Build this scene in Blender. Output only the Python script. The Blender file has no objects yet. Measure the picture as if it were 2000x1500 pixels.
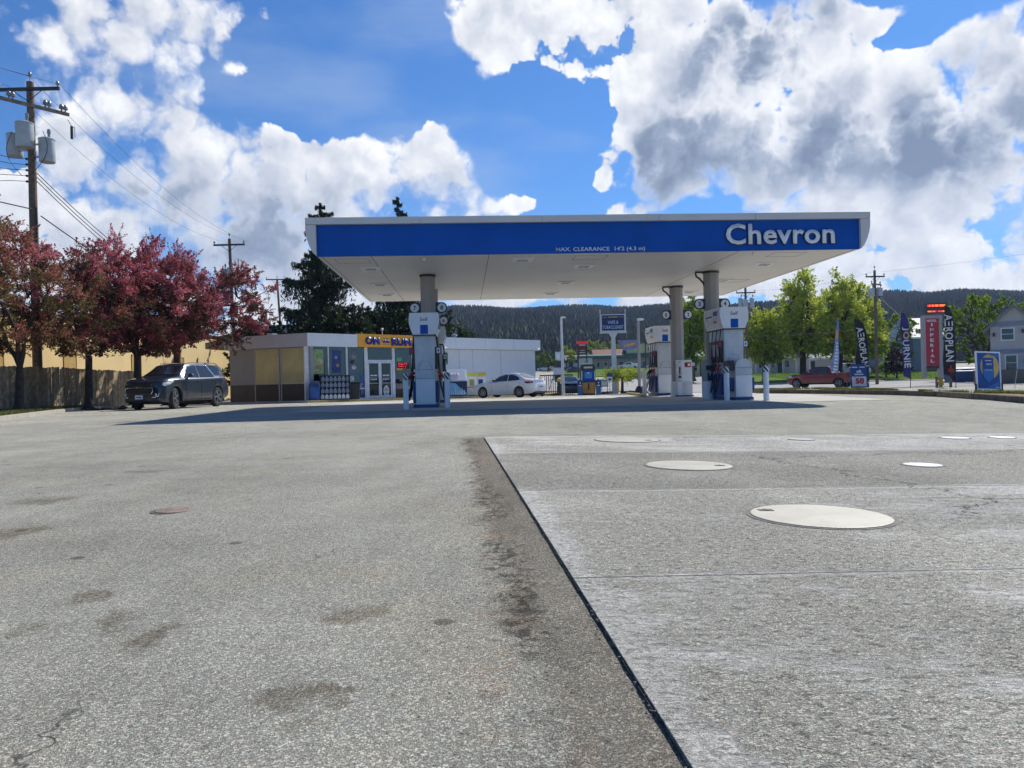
import bpy, bmesh, math, random
import numpy as np
from mathutils import Vector, Matrix
R = math.radians
scene = bpy.context.scene
C = scene.collection

# ---------------------------------------------------------------- camera
F = 1502.0
ROLL, PITCH, CAMZ = R(1.4), R(0.168), 0.77
fwd = Vector((0, math.cos(PITCH), -math.sin(PITCH)))
U0 = Vector((0, math.sin(PITCH), math.cos(PITCH)))
X0 = Vector((1, 0, 0))
camX = math.cos(ROLL) * X0 - math.sin(ROLL) * U0
camU = math.sin(ROLL) * X0 + math.cos(ROLL) * U0
EYE = Vector((0, 0, CAMZ))
cd = bpy.data.cameras.new('camera')
cam = bpy.data.objects.new('camera', cd)
C.objects.link(cam)
m = Matrix((camX, camU, -fwd)).transposed().to_4x4()
m.translation = EYE
cam.matrix_world = m
cd.sensor_width = 36.0
cd.lens = 36.0 * F / 2000
cd.clip_start = 0.05
cd.clip_end = 9000
scene.camera = cam

# ---------------------------------------------------------------- sun and exposure
SUN_AZ, SUN_EL = R(37), R(44.5)      # azimuth measured from +Y towards +X
sd = bpy.data.lights.new('sun', 'SUN')
sd.energy = 5.0
sd.angle = R(0.53)
sd.color = (1.0, 0.94, 0.84)
sun = bpy.data.objects.new('sun', sd)
C.objects.link(sun)
sdir = Vector((math.sin(SUN_AZ) * math.cos(SUN_EL), math.cos(SUN_AZ) * math.cos(SUN_EL), math.sin(SUN_EL)))
sun.rotation_euler = sdir.to_track_quat('Z', 'Y').to_euler()
sun.location = (20, 20, 40)
scene.view_settings.view_transform = 'Standard'
scene.view_settings.look = 'None'
scene.view_settings.exposure = 0.22
scene.view_settings.gamma = 1.0
scene.view_settings.use_curve_mapping = False
scene.render.resolution_x, scene.render.resolution_y = 1024, 768
cy = scene.cycles
cy.max_bounces = 6
cy.diffuse_bounces = 3
cy.glossy_bounces = 3
cy.transmission_bounces = 4
cy.transparent_max_bounces = 6
cy.volume_bounces = 0
cy.sample_clamp_indirect = 6
cy.caustics_reflective = False
cy.caustics_refractive = False

def ray(px, py):
    return camX * (px - 1000) + camU * (750 - py) + fwd * F

# ---------------------------------------------------------------- world
def ae(px, py):
    d = ray(px, py).normalized()
    return math.atan2(d.x, d.y), math.asin(d.z)

class NT:
    def __init__(s, tree): s.t = tree
    def n(s, typ, **kw):
        nd = s.t.nodes.new(typ)
        for k, v in kw.items():
            setattr(nd, k, v)
        return nd
    def link(s, a, b): s.t.links.new(a, b)
    def put(s, sock, v):
        if v is None: return
        if hasattr(v, 'is_output'): s.link(v, sock)
        else: sock.default_value = v
    def math(s, op, a, b=None, c=None, clamp=False):
        nd = s.n('ShaderNodeMath', operation=op, use_clamp=clamp)
        s.put(nd.inputs[0], a); s.put(nd.inputs[1], b); s.put(nd.inputs[2], c)
        return nd.outputs[0]
    def vec(s, op, a, b=None, c=None):
        nd = s.n('ShaderNodeVectorMath', operation=op)
        s.put(nd.inputs[0], a); s.put(nd.inputs[1], b)
        if c is not None: s.put(nd.inputs[2], c)
        return nd.outputs['Value'] if op in ('DOT_PRODUCT', 'LENGTH', 'DISTANCE') else nd.outputs[0]
    D2 = False
    def noise(s, v, scale, detail=2, rough=.5, dist=0.0, w=None, color=False):
        nd = s.n('ShaderNodeTexNoise')
        if s.D2: nd.noise_dimensions = '2D'
        s.put(nd.inputs['Vector'], v)
        nd.inputs['Scale'].default_value = scale
        nd.inputs['Detail'].default_value = detail
        nd.inputs['Roughness'].default_value = rough
        nd.inputs['Distortion'].default_value = dist
        return nd.outputs['Color'] if color else nd.outputs[0]
    def voro(s, v, scale, feature='F1', out='Distance', rand=1.0, detail=0):
        nd = s.n('ShaderNodeTexVoronoi', feature=feature)
        if s.D2: nd.voronoi_dimensions = '2D'
        s.put(nd.inputs['Vector'], v)
        nd.inputs['Scale'].default_value = scale
        nd.inputs['Randomness'].default_value = rand
        if detail: nd.inputs['Detail'].default_value = detail
        return nd.outputs[out]
    def smooth(s, v, a, b, to0=0.0, to1=1.0):
        nd = s.n('ShaderNodeMapRange', interpolation_type='SMOOTHSTEP')
        s.put(nd.inputs[0], v)
        for i, x in enumerate((a, b, to0, to1)): s.put(nd.inputs[1 + i], x)
        return nd.outputs[0]
    def lin(s, v, a, b, to0=0.0, to1=1.0):
        nd = s.n('ShaderNodeMapRange')
        s.put(nd.inputs[0], v)
        for i, x in enumerate((a, b, to0, to1)): s.put(nd.inputs[1 + i], x)
        return nd.outputs[0]
    def mix(s, f, a, b, blend='MIX'):
        nd = s.n('ShaderNodeMix', data_type='RGBA', blend_type=blend)
        s.put(nd.inputs[0], f)
        for sock, v in ((nd.inputs[6], a), (nd.inputs[7], b)):
            if isinstance(v, (tuple, list)) and len(v) == 3: v = (*v, 1)
            s.put(sock, v)
        return nd.outputs[2]
    def ramp(s, f, stops, interp='LINEAR'):
        nd = s.n('ShaderNodeValToRGB')
        nd.color_ramp.interpolation = interp
        el = nd.color_ramp.elements
        while len(el) < len(stops): el.new(.5)
        for e, (p, c) in zip(el, stops):
            e.position = p; e.color = (*c, 1)
        s.put(nd.inputs[0], f)
        return nd.outputs[0]

def build_world():
    w = bpy.data.worlds.new('World')
    scene.world = w
    w.use_nodes = True
    t = w.node_tree
    t.nodes.clear()
    N = NT(t); N.D2 = True
    out = N.n('ShaderNodeOutputWorld')
    bg = N.n('ShaderNodeBackground')
    bg.inputs[1].default_value = 0.078
    N.link(bg.outputs[0], out.inputs[0])
    sky = N.n('ShaderNodeTexSky')
    sky.sky_type = 'NISHITA'
    sky.sun_disc = False
    sky.sun_elevation = SUN_EL
    sky.sun_rotation = SUN_AZ
    sky.altitude = 400
    sky.air_density = 1.0
    sky.dust_density = 0.3
    sky.ozone_density = 2.5
    tc = N.n('ShaderNodeTexCoord')
    d = tc.outputs['Generated']
    sx = N.n('ShaderNodeSeparateXYZ'); N.link(d, sx.inputs[0])
    az = N.math('ARCTAN2', sx.outputs[0], sx.outputs[1])
    el = N.math('ARCSINE', N.math('MAXIMUM', N.math('MINIMUM', sx.outputs[2], 1.0), -1.0))
    cb = N.n('ShaderNodeCombineXYZ')
    N.link(az, cb.inputs[0]); N.link(el, cb.inputs[1])
    P = cb.outputs[0]
    # domain warp keeps the blobs from reading as ellipses
    w1 = N.noise(P, 5.0, 3, .55, color=True)
    Pw = N.vec('MULTIPLY_ADD', N.vec('SUBTRACT', w1, (.5, .5, .5)), (.16, .10, 0), P)
    def blobs(lst, src):
        acc = None
        for (x, y, rx, ry, wt) in lst:
            a0, e0 = ae(x, y)
            sa, se = F / rx, F / ry
            v = N.vec('MULTIPLY_ADD', src, (sa, se, 0), (-a0 * sa, -e0 * se, 0))
            g = N.math('POWER', 2.71828, N.math('MULTIPLY', N.vec('DOT_PRODUCT', v, v), -1.0))
            acc = N.math('MULTIPLY_ADD', g, wt, acc if acc is not None else 0.0)
        return acc
    dens = blobs(CLOUDS, Pw)
    grey = blobs(GREYS, Pw)
    n1 = N.noise(P, 6.0, 10, .605)
    w2 = N.noise(P, 26.0, 3, .6, color=True)
    off = N.vec('ADD', P, (.020, .030, 0))
    Pb = N.vec('MULTIPLY_ADD', w2, (.03, .03, 0), P); Pb2 = N.vec('ADD', Pb, (.010, .016, 0))
    b1 = N.voro(Pb, 17.0, 'F1', detail=3.0)
    n2 = N.noise(off, 6.0, 7, .605)
    b2 = N.voro(Pb2, 17.0, 'F1', detail=3.0)
    # unseen sky outside the view: cloud thinned to lower the ambient light
    wide = N.smooth(N.noise(P, 2.6, 4, .5), .60, .74, -.35, .7)
    inview = N.math('MULTIPLY', N.smooth(N.math('ABSOLUTE', az), .66, .95, 1.0, 0.0), N.smooth(el, .50, .66, 1.0, 0.0))
    base = N.math('MULTIPLY_ADD', N.math('SUBTRACT', 1.0, inview), wide, N.math('MULTIPLY', N.math('MINIMUM', N.math('ADD', N.math('MULTIPLY', dens, 1.0), N.smooth(el, .24, .08, 0.0, .46)), 1.4), inview))
    D = N.math('ADD', base, N.math('MULTIPLY', N.math('SUBTRACT', n1, .5), 2.3))
    D = N.math('ADD', D, N.math('MULTIPLY', N.math('SUBTRACT', .40, b1), .95))
    soft = N.smooth(N.noise(P, 3.5, 2, .5), .42, .62)
    mask = N.smooth(D, .40, N.math('MULTIPLY_ADD', soft, .60, .56))
    lit = N.math('ADD', N.math('MULTIPLY', N.math('SUBTRACT', n1, n2), 2.2), N.math('MULTIPLY', N.math('SUBTRACT', b2, b1), .8))
    thick = N.smooth(D, .60, 1.5)
    g = N.math('ADD', N.math('MULTIPLY', N.math('MINIMUM', grey, 1.3), N.lin(N.noise(P, 7.5, 7, .62), .32, .68, .35, 1.1)), N.math('MULTIPLY', N.math('SUBTRACT', N.noise(P, 5.0, 6, .6), .5), 1.1))
    g = N.math('MULTIPLY', N.math('ADD', g, .14), thick)
    g = N.math('SUBTRACT', g, N.math('MULTIPLY', lit, .55))
    cc = N.ramp(N.math('MULTIPLY_ADD', g, .50, .16, clamp=True), [(0, (12.6, 12.6, 12.6)), (.14, (10.6, 10.7, 11.0)), (.30, (7.8, 8.2, 9.1)), (.55, (3.9, 4.6, 6.0)), (.80, (2.2, 2.85, 4.15))])
    blue = N.mix(1.0, sky.outputs[0], (*SKYTINT, 1), 'MULTIPLY')
    veil = N.math('MULTIPLY', N.smooth(N.noise(N.vec('MULTIPLY', P, (1, 3.2, 0)), 3.0, 6, .55), .42, .75), .28)
    hz = N.smooth(el, .0, .20, .22, 0.0)
    col = N.mix(N.math('MAXIMUM', veil, hz), blue, (6.0, 7.2, 9.0))
    col = N.mix(mask, col, cc)
    col = N.mix(N.smooth(el, -.05, 0.0, 1.0, 0.0), col, (1.3, 1.3, 1.2))
    N.link(col, bg.inputs[0])
    w.cycles.sampling_method = 'MANUAL'
    w.cycles.sample_map_resolution = 512

SKYTINT = (.36, .83, 1.36)
CLOUDS = [
 (250,50,150,75,1.0),(400,55,110,50,.9),(455,110,45,28,.7),(520,10,80,28,.8),(180,140,85,80,1.0),(120,60,70,70,.5),
 (240,240,110,70,1.0),(330,280,120,80,1.1),(180,330,110,80,.9),(420,330,110,80,1.1),(500,380,110,80,1.1),(350,430,190,90,1.1),
 (90,250,90,90,.5),(60,350,60,80,.5),(70,450,120,70,.9),(220,470,160,70,.9),(560,300,55,45,.8),(560,470,110,80,1.0),
 (610,340,60,60,.8),(720,330,95,60,1.0),(780,290,70,50,.9),(850,290,48,62,1.1),(870,360,80,60,1.1),(930,390,70,50,1.0),(760,400,150,60,1.1),
 (990,410,50,30,.8),(650,430,90,50,1.0),(450,560,220,50,.8),(100,600,200,60,.6),(600,560,80,30,.6),(760,610,120,20,.6),
 (950,50,80,70,1.0),(1040,110,80,55,1.0),(1010,10,100,50,.9),(1150,60,120,80,1.1),(1280,60,130,90,1.1),(1420,70,130,110,1.1),(1230,200,60,90,.9),
 (1300,250,120,110,1.1),(1420,270,150,120,1.2),(1560,220,150,150,1.2),(1620,40,110,60,1.1),(1700,10,110,30,.9),(1750,170,110,90,1.1),(1720,290,130,80,1.1),
 (1880,120,110,75,1.1),(1960,150,90,90,1.1),(1900,250,150,90,1.2),(1300,350,130,40,.9),(1500,360,150,40,.8),(1140,330,32,42,.9),(1085,275,28,12,.6),(1120,300,20,8,.4),
 (1230,400,70,22,.9),(1340,395,70,26,.8),(1450,395,50,22,.8),(1590,390,90,35,.9),(1660,380,50,30,.6),(1760,350,80,40,.7),(1850,410,110,30,.8),(1970,370,80,40,1.0),(1700,420,60,20,-.3),(1640,420,120,14,-.35),(1800,440,80,14,-.4),
 (1760,450,90,35,.8),(1900,470,130,40,.9),(1980,540,100,50,.8),(1780,520,120,30,.7),(1850,580,200,25,.7),(1500,560,150,25,.8),(1650,530,90,30,.6),(1200,590,220,18,.7),(1000,590,120,14,.6),
 (1850,560,300,60,.6),(1400,500,200,40,.4),(1200,470,200,40,.3),(250,600,300,60,.7),(560,580,160,50,.5),(1100,560,300,40,.6),(500,520,150,50,.6),(1950,620,200,40,.6),(1550,450,150,40,.4),
 (700,150,150,90,-.45),(800,110,110,80,-.35),(620,230,110,45,-.35),(1050,220,80,45,-.6),(1030,340,60,60,-.6),(1790,55,90,34,-1.2),(1690,352,36,20,-1.1),(125,335,30,14,-.5),(250,140,30,60,-.5),(620,120,150,70,-.3),(1530,410,120,12,-.5),(1110,390,60,25,-.3),
]
GREYS = [
 (1500,150,130,130,1.2),(1560,270,130,100,1.1),(1390,300,200,85,1.1),(1250,330,120,70,.9),(1420,110,90,60,.6),(1570,40,70,60,.9),(1300,200,80,100,.6),
 (1880,240,130,70,1.1),(1850,310,160,60,1.1),(1960,170,80,40,.3),(1650,320,120,40,.5),
 (300,380,220,45,.75),(200,440,180,60,.65),(480,460,150,50,.7),(140,290,90,40,.5),(350,560,300,50,.5),(620,500,100,40,.5),(740,390,80,35,.5),(820,430,100,30,.4),(600,420,80,30,.4),(350,500,250,50,.5),
 (1950,440,120,40,.35),(1700,500,150,30,.3),(1380,210,25,50,-.5),(1240,90,120,70,-.1),
]
build_world()
# ---------------------------------------------------------------- helpers
_gy = [(-50, 0), (34, 0), (55, -.30), (73, -.50), (84, -.42), (95, -.25), (115, .70), (130, 1.2), (170, 2.2), (350, 5), (9000, 5)]
_gl = [(-50, 0), (34, 0), (55, -.30), (76, -.05), (100, .20), (141, .65), (165, 1.30), (205, 3.4), (350, 5), (9000, 5)]
def _pl(x, pts):
    if x <= pts[0][0]: return pts[0][1]
    for (a, b), (c, d) in zip(pts, pts[1:]):
        if x <= c: return b + (d - b) * (x - a) / (c - a)
    return pts[-1][1]
def gz(x, y):
    w = max(0.0, min(1.0, (20 - y) / 8.0))
    a = max(0.0, min(1.0, (x/max(y, 1) - .20)/.06))
    return _pl(y, _gy)*a + _pl(y, _gl)*(1-a) - 0.0244 * max(0, min(25, x)) * w
def G(px, py):
    d = ray(px, py); z = 0.0
    for _ in range(30):
        t = (z - CAMZ) / d.z if d.z < -1e-6 else 1
        p = EYE + d * t
        z = .5 * z + .5 * gz(p.x, p.y)
    return Vector((p.x, p.y, gz(p.x, p.y)))
def ZP(px, py, z):
    d = ray(px, py); t = (z - CAMZ) / d.z
    return EYE + d * t
def W(px, py, Y):
    d = ray(px, py); return EYE + d * (Y / d.y)
def onY(px, Y, py=745):
    p = W(px, py, Y); return Vector((p.x, Y, gz(p.x, Y)))

def props(o, label=None, cat=None, group=None, kind=None):
    if label: o['label'] = label
    if cat: o['category'] = cat
    if group: o['group'] = group
    if kind: o['kind'] = kind
    return o
def thing(name, label, cat, loc=(0, 0, 0), rz=0.0, group=None):
    o = bpy.data.objects.new(name, None)
    C.objects.link(o)
    o.empty_display_size = .3
    o.location = loc; o.rotation_euler = (0, 0, rz)
    return props(o, label, cat, group)
def copy_thing(src, loc, rz, label, group=None, name=None, skip=()):
    def rec(o, par):
        c = o.copy(); C.objects.link(c); c.parent = par
        for ch in list(o.children):
            if ch.name.split('.')[0] not in skip: rec(ch, c)
        return c
    r = rec(src, None)
    r.location = loc; r.rotation_euler = (0, 0, rz); r['label'] = label
    if group: r['group'] = group
    return r

class MB:
    def __init__(s): s.v = []; s.f = []; s.m = []; s.cur = 0; s.M = None
    def mat(s, i): s.cur = i; return s
    def _add(s, vs, fs):
        b = len(s.v)
        s.v += [tuple(s.M @ Vector(p)) if s.M else tuple(p) for p in vs]
        for f in fs:
            s.f.append(tuple(b + i for i in f)); s.m.append(s.cur)
    def box(s, x0, x1, y0, y1, z0, z1):
        s._add([(x0,y0,z0),(x1,y0,z0),(x1,y1,z0),(x0,y1,z0),(x0,y0,z1),(x1,y0,z1),(x1,y1,z1),(x0,y1,z1)],
               [(0,3,2,1),(4,5,6,7),(0,1,5,4),(1,2,6,5),(2,3,7,6),(3,0,4,7)]); return s
    def tube(s, pts, rad, n=8, caps=True):
        pts = [Vector(p) for p in pts]
        rs = rad if isinstance(rad, (list, tuple)) else [rad] * len(pts)
        vs = []; fs = []
        ref = None
        for i, p in enumerate(pts):
            t = (pts[min(i + 1, len(pts) - 1)] - pts[max(i - 1, 0)]).normalized()
            if ref is None or abs(ref.dot(t)) > .98:
                ref = Vector((0, 0, 1)) if abs(t.z) < .9 else Vector((1, 0, 0))
            a = t.cross(ref).normalized(); b = t.cross(a).normalized()
            ref = a.cross(t).normalized()
            for k in range(n):
                an = 2 * math.pi * k / n
                vs.append(p + a * (math.cos(an) * rs[i]) + b * (math.sin(an) * rs[i]))
        for i in range(len(pts) - 1):
            for k in range(n):
                k2 = (k + 1) % n
                fs.append((i*n+k, i*n+k2, (i+1)*n+k2, (i+1)*n+k))
        if caps:
            fs.append(tuple(range(n))); fs.append(tuple((len(pts)-1)*n + k for k in range(n))[::-1])
        s._add(vs, fs); return s
    def cyl(s, x, y, z0, z1, r, n=16, r1=None):
        return s.tube([(x, y, z0), (x, y, z1)], [r, r if r1 is None else r1], n)
    def prism(s, poly, axis, a0, a1):
        # poly: 2-D points; axis x -> (y,z), y -> (x,z), z -> (x,y)
        def P(p, a):
            return {'x': (a, p[0], p[1]), 'y': (p[0], a, p[1]), 'z': (p[0], p[1], a)}[axis]
        n = len(poly)
        s._add([P(p, a0) for p in poly] + [P(p, a1) for p in poly],
               [tuple(range(n))[::-1], tuple(range(n, 2*n))] + [(i, (i+1)%n, n+(i+1)%n, n+i) for i in range(n)]); return s
    def lathe(s, prof, n=16, cx=0, cy=0):
        vs = []; fs = []
        for r, z in prof:
            for k in range(n):
                a = 2*math.pi*k/n; vs.append((cx+r*math.cos(a), cy+r*math.sin(a), z))
        for i in range(len(prof)-1):
            for k in range(n):
                k2 = (k+1)%n; fs.append((i*n+k, i*n+k2, (i+1)*n+k2, (i+1)*n+k))
        s._add(vs, fs + [tuple(range(n))[::-1], tuple((len(prof)-1)*n+k for k in range(n))]); return s
    def ball(s, c, r, nu=12, nv=8):
        vs=[]; fs=[]
        for j in range(nv+1):
            th=math.pi*j/nv
            for i in range(nu):
                a=2*math.pi*i/nu
                vs.append((c[0]+r[0]*math.sin(th)*math.cos(a), c[1]+r[1]*math.sin(th)*math.sin(a), c[2]+r[2]*math.cos(th)))
        for j in range(nv):
            for i in range(nu):
                k=(i+1)%nu; fs.append((j*nu+i,(j+1)*nu+i,(j+1)*nu+k,j*nu+k))
        s._add(vs,fs); return s
    def build(s, name, mats, parent=None, smooth=False, bevel=0, loc=None):
        me = bpy.data.meshes.new(name)
        me.from_pydata(s.v, [], s.f)
        for mt in (mats if isinstance(mats, (list, tuple)) else [mats]): me.materials.append(mt)
        for p, mi in zip(me.polygons, s.m): p.material_index = mi
        bm = bmesh.new(); bm.from_mesh(me)
        bmesh.ops.recalc_face_normals(bm, faces=bm.faces)
        bm.to_mesh(me); bm.free()
        if smooth:
            for p in me.polygons: p.use_smooth = True
            try: me.set_sharp_from_angle(angle=R(40))
            except Exception: pass
        o = bpy.data.objects.new(name, me); C.objects.link(o)
        if parent: o.parent = parent
        if loc is not None: o.location = loc
        if bevel:
            md = o.modifiers.new('bevel', 'BEVEL'); md.width = bevel; md.segments = 2; md.limit_method = 'ANGLE'
        return o

def text_obj(txt, width, height, mat, parent, name='lettering', loc=(0,0,0), rot=(R(90),0,0), ext=.006, bold=.0, back=None, backoff=.02, outline=0.05):
    """letters as real solid shapes, scaled to width x cap height, centred on loc"""
    def mk(offset, extr):
        cu = bpy.data.curves.new(name, 'FONT'); cu.body = txt; cu.size = 1.0
        cu.offset = offset; cu.resolution_u = 3; cu.space_character = 1.0 + bold*2.2
        tmp = bpy.data.objects.new('tmp', cu); C.objects.link(tmp)
        dg = bpy.context.evaluated_depsgraph_get()
        me = bpy.data.meshes.new_from_object(tmp.evaluated_get(dg))
        bpy.data.objects.remove(tmp); bpy.data.curves.remove(cu)
        return me
    me = mk(bold, 0)
    xs = [v.co.x for v in me.vertices]; ys = [v.co.y for v in me.vertices]
    cx, cy_ = (min(xs)+max(xs))/2, (min(ys)+max(ys))/2
    sx = width/(max(xs)-min(xs)); sy = height/(max(ys)-min(ys))
    def finish(me, z0, z1):
        bm = bmesh.new(); bm.from_mesh(me)
        for v in bm.verts: v.co.x = (v.co.x-cx)*sx; v.co.y = (v.co.y-cy_)*sy; v.co.z = z0
        r = bmesh.ops.extrude_face_region(bm, geom=bm.faces[:])
        for e in r['geom']:
            if isinstance(e, bmesh.types.BMVert): e.co.z = z1
        bmesh.ops.recalc_face_normals(bm, faces=bm.faces)
        bm.to_mesh(me); bm.free(); me.validate()
    finish(me, 0, ext)
    me.materials.append(mat)
    o = bpy.data.objects.new(name, me); C.objects.link(o); o.parent = parent
    o.location = loc; o.rotation_euler = rot
    if back:
        mb_ = mk(bold+outline, 0); finish(mb_, -backoff, ext-.012 if ext > .02 else -.001)
        mb_.materials.append(back)
        b = bpy.data.objects.new('letter_edge', mb_); C.objects.link(b); b.parent = parent
        b.location = loc; b.rotation_euler = rot
    return o

# ---------------------------------------------------------------- materials
_mc = {}
def newmat(name):
    mt = bpy.data.materials.new(name); mt.use_nodes = True
    t = mt.node_tree; N = NT(t)
    return mt, N, t.nodes['Principled BSDF']
def pm(name, col, rough=.6, metal=0.0, var=.12, vs=3.0, bump=0.0, bs=60.0, coat=0.0, spec=.5):
    if name in _mc: return _mc[name]
    mt, N, b = newmat(name)
    tc = N.n('ShaderNodeTexCoord').outputs['Object']
    n = N.noise(tc, vs, 5, .6)
    c2 = tuple(max(0, c*(1-var)) for c in col); c1 = tuple(min(1, c*(1+var*.6)) for c in col)
    N.link(N.mix(N.smooth(n, .3, .7), c2, c1), b.inputs['Base Color'])
    N.put(b.inputs['Roughness'], N.lin(N.noise(tc, vs*4, 3), .3, .7, max(.02, rough-.08), min(1, rough+.08)))
    b.inputs['Metallic'].default_value = metal
    b.inputs['Coat Weight'].default_value = coat
    b.inputs['Coat Roughness'].default_value = .04
    b.inputs['Specular IOR Level'].default_value = spec
    if bump:
        bp = N.n('ShaderNodeBump'); bp.inputs['Strength'].default_value = bump; bp.inputs['Distance'].default_value = .01
        N.link(N.noise(tc, bs, 4), bp.inputs['Height']); N.link(bp.outputs[0], b.inputs['Normal'])
    _mc[name] = mt
    return mt
def emit(name, col, s=1.0):
    mt, N, b = newmat(name)
    b.inputs['Base Color'].default_value = (*[c*.3 for c in col], 1)
    b.inputs['Emission Color'].default_value = (*col, 1); b.inputs['Emission Strength'].default_value = s
    return mt
def leafmat(name, cols, trans=.35):
    mt, N, b = newmat(name)
    geo = N.n('ShaderNodeObjectInfo')
    at = N.n('ShaderNodeAttribute', attribute_name='tone')
    col = N.ramp(at.outputs['Fac'], [(i/(len(cols)-1), c) for i, c in enumerate(cols)])
    N.link(col, b.inputs['Base Color']); b.inputs['Roughness'].default_value = .65
    b.inputs['Specular IOR Level'].default_value = .25
    tr = N.n('ShaderNodeBsdfTranslucent'); N.link(col, tr.inputs[0])
    ms = N.n('ShaderNodeMixShader'); ms.inputs[0].default_value = trans
    N.link(b.outputs[0], ms.inputs[1]); N.link(tr.outputs[0], ms.inputs[2])
    N.link(ms.outputs[0], mt.node_tree.nodes['Material Output'].inputs[0])
    return mt

WHITE = pm('white_paint', (.76,.77,.80), .35, var=.06, vs=1.5)
OFFWHITE = pm('offwhite_panel', (.72,.71,.70), .5, var=.07)
GREYP = pm('grey_cladding', (.60,.58,.57), .45, var=.05, vs=.8)
SOFF = pm('soffit_panel', (.72,.69,.64), .5, var=.06, vs=.6)
SEAM = pm('dark_seam', (.10,.10,.10), .8)
BLUE = pm('fascia_blue', (.0015,.080,.40), .45, var=.14, vs=.8, spec=.2)
NAVY = pm('navy', (.008,.022,.09), .4)
DKBLUE = pm('dark_blue_panel', (.012,.055,.22), .45)
COLM = pm('column_grey', (.33,.31,.30), .5, var=.06, vs=1)
BLACK = pm('black_rubber', (.012,.012,.013), .6)
DARK = pm('dark_metal', (.03,.032,.036), .45)
GALV = pm('galvanised', (.45,.47,.48), .45, metal=.6)
LGREY = pm('light_grey_paint', (.58,.60,.62), .45)
RED = pm('red_paint', (.50,.02,.02), .4)
YEL = pm('yellow_paint', (.75,.45,.02), .5, var=.25, vs=8)
ORANGE = pm('orange_panel', (.95,.42,.03), .45, var=.05)
LETBLUE = pm('letter_blue', (.012,.035,.33), .4)
GLASSD = pm('dark_glass', (.015,.018,.022), .05, var=.3, spec=.8)
WOOD = pm('pole_wood', (.16,.115,.08), .9, var=.35, vs=6, bump=.4, bs=30)
WOODG = pm('weathered_wood', (.22,.19,.15), .9, var=.35, vs=5, bump=.4, bs=30)
BARK = pm('bark', (.055,.042,.035), .95, var=.4, vs=8, bump=.6, bs=25)
WIRE = pm('wire', (.03,.03,.035), .6)
WALLREFL = pm('painted_wall_reflection', (.52,.44,.23), .12, var=.12, vs=1.2, spec=.6)  # reflection of the sunlit yellow wall, painted into the pane colour
BROWN = pm('brown_base_paint', (.12,.10,.088), .7, var=.15)
TAUPE = pm('taupe_stucco', (.36,.345,.34), .8, var=.05, bump=.2)
YELW = pm('yellow_stucco', (.80,.61,.30), .85, var=.08, vs=.6, bump=.2)
CONC = pm('concrete', (.42,.41,.38), .9, var=.15, vs=1.5, bump=.4, bs=40)
YCURB = pm('worn_yellow_kerb', (.55,.40,.14), .85, var=.3, vs=6)
CHROME = pm('chrome', (.75,.75,.76), .15, metal=1.0, var=.02)
TYRE = pm('tyre', (.025,.025,.026), .85)
RIM = pm('alloy_rim', (.30,.31,.33), .3, metal=.8)
GREEN = pm('sign_green', (.0,.16,.05), .4)

def sheet(name, poly, off, mat, parent=None, step=1.0, thick=0.0, noisy=None, zfun=None):
    bm = bmesh.new()
    vs = [bm.verts.new((p[0], p[1], 0)) for p in poly]
    bm.faces.new(vs)
    x0, x1 = min(p[0] for p in poly), max(p[0] for p in poly)
    y0, y1 = min(p[1] for p in poly), max(p[1] for p in poly)
    cx = [k*step for k in range(math.ceil(x0/step), int(x1/step)+1)]
    cyy = [k*step for k in range(math.ceil(y0/step), int(y1/step)+1)]
    for k in cx: bmesh.ops.bisect_plane(bm, geom=bm.verts[:]+bm.edges[:]+bm.faces[:], plane_co=(k,0,0), plane_no=(1,0,0))
    for k in cyy: bmesh.ops.bisect_plane(bm, geom=bm.verts[:]+bm.edges[:]+bm.faces[:], plane_co=(0,k,0), plane_no=(0,1,0))
    if thick:
        r = bmesh.ops.extrude_face_region(bm, geom=bm.faces[:])
        low = [v for v in bm.verts if v not in [g for g in r['geom'] if isinstance(g, bmesh.types.BMVert)]]
        lowset = set(low)
    else: lowset = set()
    for v in bm.verts:
        z = (zfun or gz)(v.co.x, v.co.y)
        v.co.z = z + off - (thick if v in lowset else 0)
    bmesh.ops.recalc_face_normals(bm, faces=bm.faces)
    if not thick:
        for f in bm.faces:
            f.normal_update()
            if f.normal.z < 0: f.normal_flip()
    me = bpy.data.meshes.new(name); bm.to_mesh(me); bm.free()
    me.materials.append(mat)
    o = bpy.data.objects.new(name, me); C.objects.link(o)
    if parent: o.parent = parent
    return o
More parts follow.
